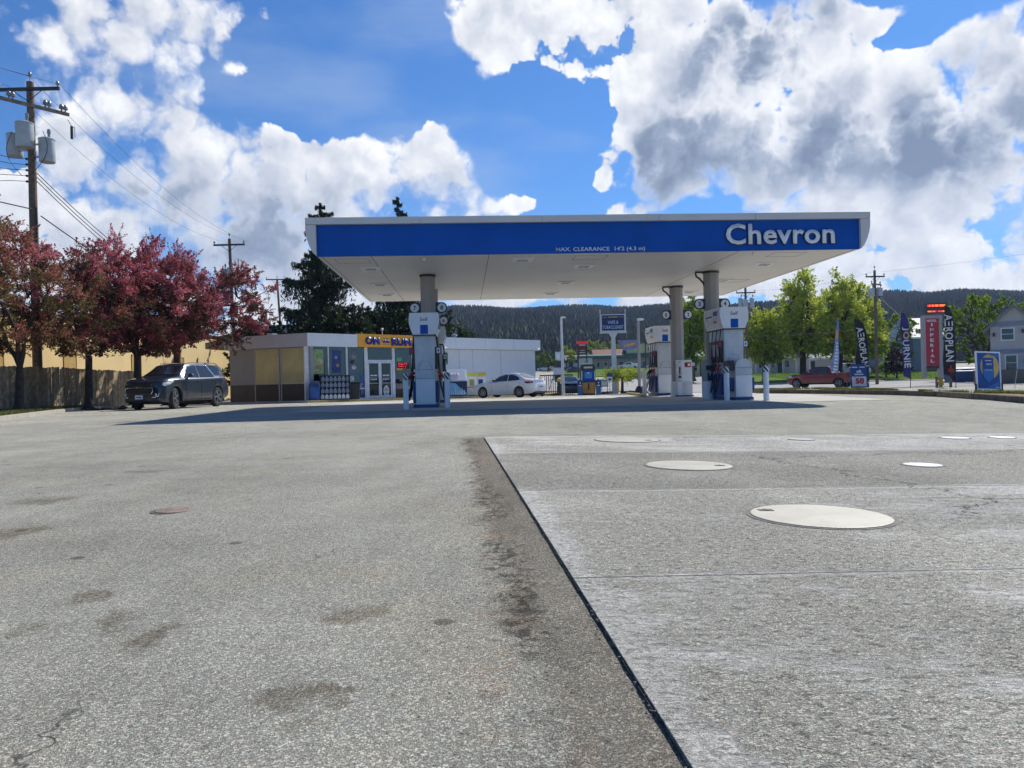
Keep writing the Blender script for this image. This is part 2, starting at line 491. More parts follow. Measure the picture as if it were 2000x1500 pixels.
# ---------------------------------------------------------------- ground materials
def coords(N): return N.n('ShaderNodeTexCoord').outputs['Object']
def stain_mask(N, P, lst, amp=.5):
    wv = N.vec('MULTIPLY_ADD', N.vec('SUBTRACT', N.noise(P, 4.0, 4, .65, color=True), (.5,.5,.5)), (.35,.35,0), P)
    acc = None
    for (px, py, rx, ry, wt) in lst:
        c = G(px, py); rxm = rx/F*c.y
        rym = abs(G(px, py-ry).y - G(px, py+ry).y)/2
        v = N.vec('MULTIPLY_ADD', wv, (1/rxm, 1/rym, 0), (-c.x/rxm, -c.y/rym, 0))
        g = N.math('POWER', 2.71828, N.math('MULTIPLY', N.vec('DOT_PRODUCT', v, v), -1.0))
        acc = N.math('MULTIPLY_ADD', g, wt, acc if acc is not None else 0.0)
    return acc
def aggregate(N, P, sc, dark, lo, hi, wid=.5):
    """crushed stone set in binder: colour and height"""
    Pd = N.vec('MULTIPLY_ADD', N.vec('SUBTRACT', N.noise(P, sc*1.1, 3, .7, color=True), (.5,.5,.5)), (2.3/sc,2.3/sc,0), P)
    vc = N.voro(Pd, sc, out='Color'); vd = N.voro(Pd, sc)
    sx = N.n('ShaderNodeSeparateColor'); N.link(vc, sx.inputs[0])
    tone = N.mix(N.math('POWER', sx.outputs[0], 1.2), lo, hi)
    tint = N.ramp(sx.outputs[1], [(0,(1.0,.93,.82)),(.35,(1,1,.97)),(.7,(.92,1.0,.97)),(1,(1.04,.95,.9))])
    tone = N.mix(1.0, tone, tint, 'MULTIPLY')
    sp = N.noise(P, sc*1.7, 4, .75)
    spm = N.smooth(sp, .36, .66)
    fine = N.mix(spm, dark, tuple(.55*l+.30*h_ for l, h_ in zip(lo, hi)))
    vl = N.voro(Pd, sc*.42); vlc = N.voro(Pd, sc*.42, out='Color'); sl_ = N.n('ShaderNodeSeparateColor'); N.link(vlc, sl_.inputs[0])
    big_ = N.math('MULTIPLY', N.smooth(vl, .18, .34, 1, 0), N.smooth(sl_.outputs[0], .84, .88))
    rad = N.lin(sx.outputs[2], 0, 1, wid-.34, wid+.10)
    present = N.math('MULTIPLY', N.smooth(N.math('SUBTRACT', vd, rad), -.10, .16, 1.0, 0.0), N.smooth(sp, .30, .46))
    col = N.mix(present, fine, tone)
    col = N.mix(N.math('MULTIPLY', big_, .8), col, N.mix(sl_.outputs[1], lo, hi))
    h = N.math('ADD', N.math('MULTIPLY', present, .7), N.math('MULTIPLY', sp, .7))
    return col, h
def ground_mat():
    mt, N, b = newmat('worn_asphalt'); N.D2 = True
    P = coords(N)
    col, h = aggregate(N, P, 160.0, (.080,.079,.073), (.335,.33,.308), (.86,.845,.785), .53)
    big = N.noise(P, .35, 5, .6); mid = N.noise(P, 2.2, 5, .65)
    f = N.math('ADD', N.lin(big, .3, .7, .86, 1.12), N.lin(mid, .3, .7, -.09, .09))
    fc = N.n('ShaderNodeCombineColor')
    N.link(f, fc.inputs[0]); N.link(f, fc.inputs[1]); N.link(N.math('MULTIPLY', f, .965), fc.inputs[2])
    col = N.mix(1.0, col, fc.outputs[0], 'MULTIPLY')
    warm = N.smooth(N.noise(P, 1.1, 4, .6), .5, .72, 0, .5)
    col = N.mix(warm, col, (1.03,.95,.86), 'MULTIPLY')
    st = stain_mask(N, P, [(155,1168,34,22,.8),(230,1212,45,24,.7),(295,1245,50,30,.7),(60,1228,60,18,.45),(700,1200,48,15,.9),(630,1187,14,6,.5),
        (560,1370,60,26,.5),(640,1360,45,18,.6),(590,1425,45,20,.4),(90,978,50,7,.8),(8,1045,42,18,1.1),(290,921,45,4,.5),(150,1090,25,60,.25),(1130,1330,70,60,.25),(245,824,30,3,.5),(1010,1180,30,60,.6),(420,1330,20,20,.3)])
    stm = N.math('MULTIPLY', N.smooth(st, .10, .60), N.lin(N.noise(P, 9.0, 5, .7), .3, .7, .6, 1.0))
    col = N.mix(N.math('MULTIPLY', stm, .78), col, N.mix(1.0, col, (.47,.41,.34), 'MULTIPLY'))
    pit0 = N.smooth(N.noise(P, 36.0, 5, .7), .60, .67)
    col = N.mix(N.math('MULTIPLY', pit0, .5), col, (.07,.068,.062))
    trk = N.noise(N.vec('MULTIPLY', P, (1.0,.10,1)), 1.3, 4, .6)
    col = N.mix(N.smooth(trk, .50, .66, 0, .35), col, (.80,.79,.77), 'MULTIPLY')
    drip = N.smooth(N.voro(P, 1.3, 'F1'), .035, .055, 1, 0)
    col = N.mix(N.math('MULTIPLY', drip, N.smooth(N.noise(P, 1.7, 2), .48, .56, 0, .6)), col, (.07,.06,.05))
    # older darker asphalt alongside the tank pad, its left edge ravelled
    rel = N.vec('SUBTRACT', P, tuple(PADO)); u = N.vec('DOT_PRODUCT', rel, tuple(PADX)); v = N.vec('DOT_PRODUCT', rel, tuple(PADY))
    cf, c0, c1 = STRIPFIT
    edge_u = N.math('ADD', N.math('MULTIPLY', v, c1), c0)
    wob = N.math('ADD', N.math('MULTIPLY', N.math('SUBTRACT', N.noise(P, 2.6, 5, .7), .5), .30), N.math('MULTIPLY', N.math('SUBTRACT', N.noise(P, 22.0, 5, .7), .5), .16))
    du = N.math('ADD', N.math('SUBTRACT', u, edge_u), wob)
    vlim = N.smooth(v, PADEND-.3, PADEND+.6, 1.0, 0.0)
    inside = N.math('MULTIPLY', N.math('MULTIPLY', N.smooth(du, -.05, .10), N.smooth(u, .02, .03, 1, 0)), vlim)
    strength = N.math('MULTIPLY', inside, N.smooth(v, 0.0, 5.5, .75, 1.0))
    col = N.mix(strength, col, N.mix(1.0, col, (.62,.575,.545), 'MULTIPLY'))
    rav = N.math('MULTIPLY', N.math('MULTIPLY', N.smooth(N.math('ABSOLUTE', N.math('SUBTRACT', du, .04)), .0, .13, 1.0, 0.0), N.smooth(N.noise(P, 13.0, 7, .8), .50, .58)), vlim)
    rav = N.math('MULTIPLY', rav, N.smooth(N.noise(P, .9, 2), .34, .48))
    col = N.mix(N.math('MULTIPLY', rav, .68), col, (.022,.02,.019))
    rust = N.math('MULTIPLY', N.math('MULTIPLY', N.smooth(N.math('ABSOLUTE', du), .0, .20, 1.0, 0.0), N.smooth(N.noise(P, 5.0, 4, .7), .52, .66, 0, .7)), vlim)
    col = N.mix(rust, col, (1.12,.95,.86), 'MULTIPLY')
    # hairline cracks, thin and broken
    cr = N.voro(N.vec('MULTIPLY_ADD', N.noise(P, 1.5, 4, .7, color=True), (.9,.9,0), P), .42, 'DISTANCE_TO_EDGE')
    crm = N.math('MULTIPLY', N.smooth(cr, .0, .006, 1.0, 0.0), N.smooth(N.noise(P, .5, 2), .55, .62))
    col = N.mix(N.math('MULTIPLY', crm, .7), col, (.04,.04,.04))
    N.link(col, b.inputs['Base Color'])
    b.inputs['Roughness'].default_value = .85
    b.inputs['Specular IOR Level'].default_value = .04
    bp = N.n('ShaderNodeBump'); bp.inputs['Strength'].default_value = .9; bp.inputs['Distance'].default_value = .005
    N.link(N.math('SUBTRACT', N.math('SUBTRACT', h, crm), N.math('MULTIPLY', rav, 1.6)), bp.inputs['Height']); N.link(bp.outputs[0], b.inputs['Normal'])
    return mt
PADO = G(1345, 1500); _pe = G(945, 855)
PADY = Vector((_pe.x-PADO.x, _pe.y-PADO.y, 0)).normalized(); PADX = Vector((PADY.y, -PADY.x, 0))
def padv(px, py): return (G(px, py)-PADO).dot(PADY)
JOINTS = [padv(1130,1137), padv(1020,963), padv(970,889)]
PADEND = padv(945,856)
def padP(u, v): return PADO + PADX*u + PADY*v
def pad_mat():
    mt, N, b = newmat('tank_pad_concrete'); N.D2 = True
    P = coords(N)
    rel = N.vec('SUBTRACT', P, tuple(PADO))
    u = N.vec('DOT_PRODUCT', rel, tuple(PADX)); v = N.vec('DOT_PRODUCT', rel, tuple(PADY))
    col, h = aggregate(N, N.vec('MULTIPLY', P, (.8,1.15,1)), 135.0, (.125,.123,.114), (.48,.474,.448), (.96,.95,.91), .55)
    Ps = N.vec('MULTIPLY', P, (.55,1.6,1))
    n1 = N.noise(Ps, 1.7, 8, .68); n2 = N.noise(Ps, 7.0, 6, .7)
    edge = N.smooth(u, 0.0, .20, .30, 0)
    jm = None
    for j in JOINTS + [PADEND]:
        d = N.math('ABSOLUTE', N.math('SUBTRACT', v, j))
        g = N.smooth(d, .0, .03+.02*j, .36, 0)
        jm = g if jm is None else N.math('MAXIMUM', jm, g)
    right = N.math('MULTIPLY', N.smooth(u, 1.0, 3.5, 0, .16), N.smooth(v, JOINTS[0]-.9, JOINTS[0]+.3))
    panel2 = N.math('MULTIPLY', N.smooth(v, JOINTS[1], JOINTS[1]+.06), N.smooth(v, JOINTS[2]-.06, JOINTS[2], 1, 0))
    far = N.smooth(v, JOINTS[2], JOINTS[2]+.1, 0, .06)
    near = N.smooth(v, JOINTS[0]-.2, JOINTS[0], 0, 1)
    s = N.math('ADD', N.math('ADD', N.math('MULTIPLY', n1, .80), N.math('MULTIPLY', n2, .40)), N.math('MAXIMUM', edge, jm))
    s = N.math('ADD', N.math('ADD', s, right), far)
    s = N.math('SUBTRACT', s, N.math('MULTIPLY', panel2, .26))
    s = N.math('ADD', s, N.math('MULTIPLY_ADD', near, -.03, -.005))
    paste = N.math('MULTIPLY', N.smooth(s, .60, .74), N.lin(N.noise(P, 40.0, 4, .7), .35, .6, .45, 1.0))
    pc = N.mix(N.smooth(n2, .3, .7), (.48,.475,.445), (.66,.65,.61))
    base = N.mix(N.math('MULTIPLY', panel2, .20), N.mix(1.0, col, (1.22,1.20,1.14), 'MULTIPLY'), (.085,.084,.080))
    pits = N.smooth(N.noise(N.vec('MULTIPLY', P, (.7,1.25,1)), 30.0, 6, .72), .565, .64)
    base = N.mix(N.math('MULTIPLY', pits, .45), base, (.065,.063,.06))
    c = N.mix(N.math('MULTIPLY', paste, .85), base, pc)
    jl = None
    for j in JOINTS:
        d = N.math('ABSOLUTE', N.math('SUBTRACT', N.math('ADD', v, N.lin(n1, 0, 1, -.01, .01)), j))
        g = N.smooth(d, .003+.0008*j, .006+.0015*j, 1, 0)
        jl = g if jl is None else N.math('MAXIMUM', jl, g)
    c = N.mix(N.math('MULTIPLY', jl, .75), c, (.12,.12,.12))
    cr = N.voro(N.vec('MULTIPLY_ADD', N.noise(P, 1.2, 5, .7, color=True), (1.0,1.0,0), P), .33, 'DISTANCE_TO_EDGE')
    crm = N.math('MULTIPLY', N.smooth(cr, .0, .008, 1.0, 0.0), N.smooth(u, 2.0, 2.6))
    c = N.mix(N.math('MULTIPLY', crm, .8), c, (.05,.05,.05))
    dk = N.smooth(N.noise(P, .6, 4, .6), .35, .65, .85, 1.1)
    cc = N.n('ShaderNodeCombineColor')
    for i in range(3): N.link(dk, cc.inputs[i])
    c = N.mix(1.0, c, cc.outputs[0], 'MULTIPLY')
    N.link(c, b.inputs['Base Color']); b.inputs['Roughness'].default_value = .85; b.inputs['Specular IOR Level'].default_value = .04
    bp = N.n('ShaderNodeBump'); bp.inputs['Strength'].default_value = 1.0; bp.inputs['Distance'].default_value = .010
    hh = N.math('ADD', N.math('MULTIPLY', h, N.math('SUBTRACT', 1.0, N.math('MULTIPLY', paste, .85))), N.math('MULTIPLY', n2, 1.2))
    N.link(N.math('SUBTRACT', N.math('SUBTRACT', hh, N.math('MULTIPLY', pits, .8)), N.math('ADD', jl, crm)), bp.inputs['Height']); N.link(bp.outputs[0], b.inputs['Normal'])
    return mt
def simple_ground(name, c1, c2, sc=1.5, grain=40, bump=.4):
    mt, N, b = newmat(name); N.D2 = True; P = coords(N)
    f = N.math('ADD', N.math('MULTIPLY', N.noise(P, sc, 6, .65), .6), N.math('MULTIPLY', N.noise(P, grain, 3, .7), .4))
    N.link(N.mix(N.smooth(f, .35, .65), c1, c2), b.inputs['Base Color']); b.inputs['Roughness'].default_value = .9
    b.inputs['Specular IOR Level'].default_value = .05
    bp = N.n('ShaderNodeBump'); bp.inputs['Strength'].default_value = bump; bp.inputs['Distance'].default_value = .02
    N.link(N.noise(P, grain, 3, .7), bp.inputs['Height']); N.link(bp.outputs[0], b.inputs['Normal'])
    return mt
_L = [(1060,1500),(1042,1400),(1012,1300),(1004,1220),(988,1130),(970,1050),(945,970),(915,900),(900,850)]
_q = [((G(*p)-PADO).dot(PADX), (G(*p)-PADO).dot(PADY)) for p in _L]
_c = np.polyfit([a[1] for a in _q], [a[0] for a in _q], 1)
STRIPFIT = (0, float(_c[1]), float(_c[0]))
ASPH = ground_mat(); PADM = pad_mat()
SLABM = simple_ground('forecourt_slab', (.42,.415,.39), (.52,.51,.48), .8, 30, .2)
ROADM = simple_ground('road_surface', (.30,.295,.285), (.40,.395,.38), .3, 20, .2)
LAWNM = simple_ground('lawn_green', (.05,.10,.012), (.12,.19,.02), .5, 12, 1.0)
DIRTM = simple_ground('verge_soil', (.16,.13,.09), (.30,.25,.17), 2.5, 25, .8)
KERBD = simple_ground('dark_kerb', (.10,.085,.07), (.20,.17,.145), 3, 30, .6)
KERBL = simple_ground('pale_kerb', (.32,.30,.27), (.42,.40,.36), 3, 30, .4)

# ---------------------------------------------------------------- ground
def make_ground():
    fine_x = [i for i in range(-40, 41)]
    xs = [-4000,-2000,-1000,-500,-250,-120,-80,-60] + fine_x + list(range(43, 92, 3)) + [100,120,160,250,500,1000,2000,4000]
    ys = [-400,-100,-50,-20,-10] + list(range(-5, 41)) + [43,46,49,52,55,60,65,70,73,76,80,84,90,95,100,105,110,115,120,125,130,135,141,147,153,159,165,173,181,189,197,205,220,250,300,350,700,1500,3000,5000]
    vs = [(x, y, gz(x, y)) for y in ys for x in xs]
    nx = len(xs)
    fs = [(j*nx+i, j*nx+i+1, (j+1)*nx+i+1, (j+1)*nx+i) for j in range(len(ys)-1) for i in range(nx-1)]
    me = bpy.data.meshes.new('ground'); me.from_pydata(vs, [], fs); me.materials.append(ASPH)
    o = bpy.data.objects.new('ground', me); C.objects.link(o); props(o, kind='structure')
make_ground()
rnd = random.Random(7)
# tank pad with its open joint to the asphalt
u1 = 15.0
pad = sheet('tank_pad', [tuple(padP(0, -5))[:2], tuple(padP(u1, -5))[:2], tuple(padP(u1, PADEND))[:2], tuple(padP(0, PADEND))[:2]], .016, PADM, thick=.012)
props(pad, kind='structure')
def strip(name, pts_l, pts_r, off, mat):
    vs = []; fs = []
    for i, (a, c) in enumerate(zip(pts_l, pts_r)):
        for q in (a, c): vs.append((q[0], q[1], gz(q[0], q[1]) + off))
        if i: fs.append((2*i-2, 2*i-1, 2*i+1, 2*i))
    me = bpy.data.meshes.new(name); me.from_pydata(vs, [], fs); me.materials.append(mat)
    o = bpy.data.objects.new(name, me); C.objects.link(o); return props(o, kind='structure')
GAP = pm('joint_gap', (.010,.009,.008), .95)
gl, gr = [], []
k = -1.0; wob = .005
while k < PADEND:
    wob += rnd.gauss(0, .0022); wob = min(.0065, max(.0018, wob))
    if k > 5: wob = min(wob, .018)
    q = padP(-wob, k); gl.append((q.x, q.y)); q = padP(rnd.random()*.004, k); gr.append((q.x, q.y)); k += .03
strip('joint_gap', gl, gr, .010, GAP).data.materials[0] = GAP
# chipped pad edge: crumbs fallen along the open joint
mb = MB()
for i in range(260):
    vv = rnd.uniform(-.8, 6.5) ; uu = rnd.gauss(-.008, .012); p = padP(uu, vv); r = rnd.uniform(.0015,.0045)
    mb.ball((p.x, p.y, gz(p.x,p.y)+.012+r*.3), (r*rnd.uniform(.8,1.6), r, r*.6), 5, 3)
for i in range(900):
    vv = rnd.uniform(-.5, 9)**1.0; q = padP(STRIPFIT[1]+STRIPFIT[2]*vv, vv); r = rnd.uniform(.0012,.0032)
    x, y = q.x+rnd.gauss(.03,.12), q.y
    mb.ball((x, y, gz(x,y)+.007+r*.2), (r*rnd.uniform(.8,1.6), r, r*.6), 5, 3)
props(mb.build('loose_gravel', pm('gravel_stone', (.20,.18,.16), .9, var=.5, vs=40)), 'loose dark gravel crumbs along the broken asphalt edge', 'gravel', kind='stuff')

# forecourt slab under the canopy
q = [G(555,807), G(1000,799), G(1470,787), G(1745,781), G(1560,770), G(1300,771), G(1040,778), G(700,786)]
props(sheet('forecourt_slab', [(p.x,p.y) for p in q], .008, SLABM), kind='structure')
# covers on the tank pad
COVER = None
def cover_mat():
    mt, N, b = newmat('cream_cover_paint'); P = coords(N)
    wv = N.n('ShaderNodeTexWave', wave_type='BANDS'); N.link(P, wv.inputs[0]); wv.inputs['Scale'].default_value = 14
    wv.inputs['Distortion'].default_value = 0
    wv2 = N.n('ShaderNodeTexWave', wave_type='BANDS', bands_direction='Y'); N.link(P, wv2.inputs[0]); wv2.inputs['Scale'].default_value = 14
    hgt = N.math('MULTIPLY', wv.outputs['Fac'], wv2.outputs['Fac'])
    n = N.noise(P, 3, 6, .7)
    c = N.mix(N.smooth(n, .35, .65), (.34,.325,.265), (.45,.43,.36))
    c = N.mix(N.math('MULTIPLY', N.smooth(hgt, .2, .0), .45), c, (.24,.225,.18))
    c = N.mix(N.smooth(N.noise(P, 6, 8, .75), .54, .66, 0, .55), c, (.30,.28,.23))
    N.link(c, b.inputs['Base Color']); b.inputs['Roughness'].default_value = .55
    bp = N.n('ShaderNodeBump'); bp.inputs['Strength'].default_value = .4; bp.inputs['Distance'].default_value = .003
    N.link(hgt, bp.inputs['Height']); N.link(bp.outputs[0], b.inputs['Normal'])
    return mt
CVM = cover_mat(); RIMD = pm('cover_rim', (.10,.09,.08), .8); CVG = pm('pale_grey_cover', (.52,.54,.57), .6, var=.15, vs=10)
def tank_cover(pxl, pxr, py, label, mat, notch=None, group='round fill covers in the concrete pad'):
    a, c = G(pxl, py), G(pxr, py); ctr = (a+c)/2; r = (c.x-a.x)/2*.955
    if 'asphalt' in group: ctr.z -= .017
    t = thing('tank_cover', label, 'tank cover', ctr, 0, group)
    tilt = -math.atan(.0244*max(0, min(1, (20-ctr.y)/8)))
    t.rotation_euler = (0, -tilt, 0)
    m1 = MB(); m1.lathe([(r+.018, .0), (r+.018, .0185), (r-.002, .0185)], 56)
    m1.build('rim', RIMD, t)
    m2 = MB(); m2.lathe([(r-.008, .005), (r-.008, .022), (r-.014, .024)], 56); m2.build('lid', mat, t)
    if notch:
        m3 = MB(); x, y = notch; s = r*.11
        m3.box(x*r-s, x*r+s, y*r-s*.7, y*r+s*.7, .022, .0265); m3.box(x*r-s*.25, x*r+s*.25, y*r-s*.6, y*r+s*.6, .0265, .029)
        m3.build('handle_pocket', pm('rusty_pocket', (.10,.075,.05), .8, var=.4, vs=30), t)
    return t
tank_cover(1462, 1741, 1014, 'largest cream round tank cover, nearest in the concrete pad', CVM, (-.66,.42))
tank_cover(1257, 1433, 913, 'middle cream round tank cover with rusty pocket at right', CVM, (.68,-.15))
tank_cover(1159, 1290, 862, 'farthest cream round tank cover in the concrete pad', CVM, (.62,-.30))
tank_cover(1764, 1840, 912, 'small pale grey round cover right of the cream covers', CVG)
tank_cover(1540, 1590, 861, 'small dull grey round cover beside the pad crack', pm('dull_cover',(.33,.32,.31),.7,var=.2,vs=20))
tank_cover(1838, 1892, 858, 'small pale round cover near the far edge of the pad', CVG)
tank_cover(1934, 1981, 857, 'small bright white round cover at far right of the pad', pm('bright_cover',(.72,.75,.78),.6))
tank_cover(303, 371, 998, 'small rusty brown round cover sunk in the asphalt', pm('rust_cover',(.22,.16,.13),.8,var=.4,vs=20), group='round covers in the asphalt')

def kerb_line(name, pts, mat, h=.15, w=.16, left=True, obj_kind='structure'):
    """kerb stone along a ground polyline"""
    vs = []; fs = []
    n = len(pts)
    for i, p in enumerate(pts):
        t = (pts[min(i+1,n-1)]-pts[max(i-1,0)]); t.z = 0; t.normalize()
        nn = Vector((-t.y, t.x, 0)) * (1 if left else -1)
        z = gz(p.x, p.y)
        q = p + nn*w; zi = z
        vs += [(p.x,p.y,z-.05),(p.x+nn.x*.012,p.y+nn.y*.012,z+h-.015),(p.x+nn.x*.03,p.y+nn.y*.03,z+h),(q.x,q.y,z+h),(q.x,q.y,z-.05)]
    for i in range(n-1):
        for k in range(4):
            a = i*5+k; fs.append((a,a+1,a+6,a+5))
    fs.append((0,1,2,3,4)); e=(n-1)*5; fs.append((e,e+1,e+2,e+3,e+4))
    me = bpy.data.meshes.new(name); me.from_pydata(vs, [], fs); me.materials.append(mat)
    bm = bmesh.new(); bm.from_mesh(me); bmesh.ops.recalc_face_normals(bm, faces=bm.faces); bm.to_mesh(me); bm.free()
    o = bpy.data.objects.new(name, me); C.objects.link(o)
    return props(o, kind='structure')
def resample(pts, step):
    out = []
    for a, b_ in zip(pts, pts[1:]):
        n = max(1, int((b_-a).length/step)); out += [a.lerp(b_, k/n) for k in range(n)]
    return out + [pts[-1]]
# right verge
VK = [G(*p) for p in ((1490,768),(1620,769.5),(1740,771.5),(1830,775),(1900,780),(2000,788),(2150,801),(2400,822))]
VKr = resample(VK, 1.0)
kerb_line('verge_kerb', VKr, KERBD, .16, .18, left=True)
back = [p + Vector((.8, 6.5, 0)) for p in VK]
inn = [p + Vector((0.03, .15, 0)) for p in VKr]
vz = .13
verge = sheet('verge', [(p.x,p.y) for p in inn] + [(p.x,p.y) for p in reversed(back)], vz, DIRTM, thick=.2); props(verge, kind='structure')
swb = [p + Vector((1.0, 9.5, 0)) for p in VK]; swf = [p + Vector((.8, 6.5, 0)) for p in VK]
props(sheet('pavement', [(p.x,p.y) for p in swf] + [(p.x,p.y) for p in reversed(swb)], .10, KERBL, thick=.18), kind='structure')
# left verge between forecourt and fence
LK = [G(*p) for p in ((-420,905),(-200,858),(0,822),(110,807),(230,796.5))] + [Vector((-20.0, 44, 0))]
kerb_line('fence_kerb', resample(LK, 1.0), KERBL, .13, .16, left=True)
lin_ = [p + Vector((-.12, 0, 0)) for p in LK]
lv = sheet('grass_strip', [(p.x,p.y) for p in lin_] + [(-24.5,44),(-24.5,8)], .10, DIRTM, thick=.15); props(lv, kind='structure')
# road, far footpath, lawn
props(sheet('road', [(6,47),(300,56),(300,92),(26,92),(33,163),(-90,163),(-90,64),(6,62)], .03, ROADM, step=3), kind='structure')
props(sheet('far_footpath', [(27,92.1),(300,92.1),(300,94.5),(27,94.5)], .10, KERBL, step=3, thick=.1), kind='structure')
props(sheet('lawn', [(27.5,94.6),(80,94.6),(84,122),(34,122)], .13, LAWNM, step=2.5, thick=.2), kind='structure')
props(sheet('lawn', [(11,164),(34,164),(44,206),(14,206)], .15, LAWNM, step=3, thick=.2), kind='structure')
props(sheet('far_field', [(-900,209),(900,209),(1500,900),(-1500,900)], .12, simple_ground('field', (.04,.06,.015), (.09,.10,.04), .05, 1), step=170), kind='structure')
WLINE = pm('road_paint', (.75,.75,.72), .7, var=.2, vs=8)
for (a, c) in (((1108,775.5),(1160,777.5)),((1165,772),(1195,775)),((1215,776),(1245,779)),((1085,773),(1100,774.5))):
    p0, p1 = G(*a), G(*c); d = (p1-p0).normalized(); nn = Vector((-d.y,d.x,0))*.07
    props(sheet('painted_line', [tuple((p0-nn))[:2],tuple((p1-nn))[:2],tuple((p1+nn))[:2],tuple((p0+nn))[:2]], .014, WLINE), kind='structure')
# bright concrete apron with yellow kerb right of the store
q = [G(1225,765.5), G(1262,775), G(1480,771), G(1420,763)]
props(sheet('concrete_apron', [(p.x,p.y) for p in q], .012, SLABM), kind='structure')
kerb_line('yellow_kerb', resample([G(1208,764.5), G(1225,768), G(1262,776.5)], 1.0), YCURB, .12, .18, left=False)
kerb_line('yellow_kerb', [G(1055,768.5), G(1090,769.5)], YCURB, .12, .18, left=True)

# grass blades as one mass
def grass_patch(name, polyf, n, hgt, cols, label, seed):
    r = np.random.default_rng(seed)
    pts = polyf(r, n)
    ang = r.uniform(0, 2*np.pi, n); h = hgt*r.uniform(.4, 1.3, n); wdt = h*.10+.006
    lean = r.normal(0, .35, (n, 2))*h[:, None]
    v = np.zeros((n, 3, 3))
    dx, dy = np.cos(ang)*wdt, np.sin(ang)*wdt
    v[:, 0] = pts - np.c_[dx, dy, 0*dx]; v[:, 1] = pts + np.c_[dx, dy, 0*dx]
    v[:, 2] = pts + np.c_[lean[:, 0], lean[:, 1], h]
    me = bpy.data.meshes.new(name)
    me.vertices.add(n*3); me.vertices.foreach_set('co', v.ravel())
    me.loops.add(n*3); me.loops.foreach_set('vertex_index', np.arange(n*3))
    me.polygons.add(n); me.polygons.foreach_set('loop_start', np.arange(0, n*3, 3)); me.polygons.foreach_set('loop_total', np.full(n, 3))
    at = me.attributes.new('tone', 'FLOAT', 'FACE'); at.data.foreach_set('value', r.random(n).astype(np.float32))
    me.update(); me.materials.append(leafmat(name+'_blade', cols, .35))
    o = bpy.data.objects.new(name, me); C.objects.link(o)
    return props(o, label, 'grass', kind='stuff')
def verge_pts(r, n):
    i = r.integers(1, len(VKr), n*2); t = r.random(n*2)**1.4*6.4; j = r.random(n*2)
    P0 = np.array([[p.x, p.y] for p in VKr])
    b_ = P0[i]*j[:, None] + P0[i-1]*(1-j[:, None])
    x = b_[:, 0]+.02+t*.12; y = b_[:, 1]+.2+t
    cl = np.sin(x*2.3+1.2*np.sin(y*1.7))*np.cos(y*1.9+x)
    ok = np.where(((cl > -.25) & (x > 13.2)) | (cl > .62))[0][:n]
    if len(ok) < n: ok = np.concatenate([ok, ok])[:n]
    while len(ok) < n: ok = np.concatenate([ok, ok])[:n]
    return np.array([[x[k], y[k], gz(x[k], y[k])+vz-.005] for k in ok])
grass_patch('verge_grass', verge_pts, 26000, .085, [(.10,.12,.03),(.16,.20,.03),(.26,.24,.08),(.13,.17,.03)], 'thin green and straw grass on the kerbed verge at right', 3)
def left_pts(r, n):
    y = r.uniform(20, 43, n)
    kx = np.interp(y, [p.y for p in LK], [p.x for p in LK])
    x = kx-.25-r.random(n)**.8*4.0
    cl = np.sin(x*2.1+y)*np.cos(y*1.3)
    x = np.where(cl < -.3, kx-.25-r.random(n)*3, x)
    return np.array([[a, b_, gz(a, b_)+.095] for a, b_ in zip(x, y)])
grass_patch('strip_grass', left_pts, 26000, .11, [(.07,.10,.02),(.12,.17,.03),(.20,.18,.08),(.09,.12,.03)], 'short patchy grass and weeds under the blossom trees by the fence', 4)
def lawn_pts(r, n):
    x = r.uniform(36, 80, n); y = r.uniform(95, 121.5, n)
    return np.array([[a, b_, gz(a, b_)+.125] for a, b_ in zip(x, y)])
grass_patch('lawn_grass', lawn_pts, 30000, .16, [(.07,.13,.012),(.13,.22,.02),(.18,.26,.03)], 'bright green lawn beyond the road', 5)
# ---------------------------------------------------------------- canopy
FL, FR = ZP(620,502,4.5), ZP(1680,486,4.5)
CW = (FR-FL).length
CROT = math.atan2(FR.y-FL.y, FR.x-FL.x)
CROT = .75*CROT + .25*R(4.5)
BL, BR = ZP(706,586,4.5), ZP(1398,579,4.5)
cex = Vector((math.cos(CROT), math.sin(CROT), 0)); cey = Vector((-math.sin(CROT), math.cos(CROT), 0))
CO = Vector((FL.x, FL.y, 0))
mid = (FL+FR)/2 - cex*CW/2; CO = Vector((mid.x, mid.y, 0))
CD = ((BL-FL).dot(cey)+(BR-FR).dot(cey))/2
print('canopy', FL, FR, BL, BR, 'W', CW, 'D', CD, 'rot', math.degrees(CROT), 'pad', PADO, PADY, JOINTS, PADEND)
def cl(p):   # world -> canopy local
    d = Vector((p[0], p[1], 0)) - CO
    return d.dot(cex), d.dot(cey)
can = thing('fuel_canopy', 'large flat fuel station canopy with blue fascia band on three grey columns', 'canopy', CO, CROT)
TOPZ = ZP(600,427,4.5).z
ztop = 5.60
prof = [(0.0,4.5),(-.10,4.60),(-.20,4.80),(-.27,5.02),(-.30,5.22),(-.30,5.40),(0.0,5.40)]
fa = MB()
fa.prism([(x, z) for x, z in prof], 'y', -.11, CD+.2)
fa.prism([(CW-x, z) for x, z in prof], 'y', -.11, CD+.2)
fa.prism([(CD+.2-x*.5+.002, z) for x, z in prof], 'x', 0.001, CW-.001)
nx = 6; xs = [-.30] + [CW*k for k in (.185,.405,.62,.80)] + [CW+.30]
for a, c in zip(xs, xs[1:]): fa.box(a+.004, c-.004, -.13, CD+.5, 5.405, ztop)
fa.build('fascia', GREYP, can, bevel=.01)
q = MB(); q.box(0, CW, 0.0, .06, 4.5, 5.403); q.mat(1)
for k in range(1, 6): q.box(CW*k/6-.003, CW*k/6+.003, -.0015, .0, 4.5, 5.403)
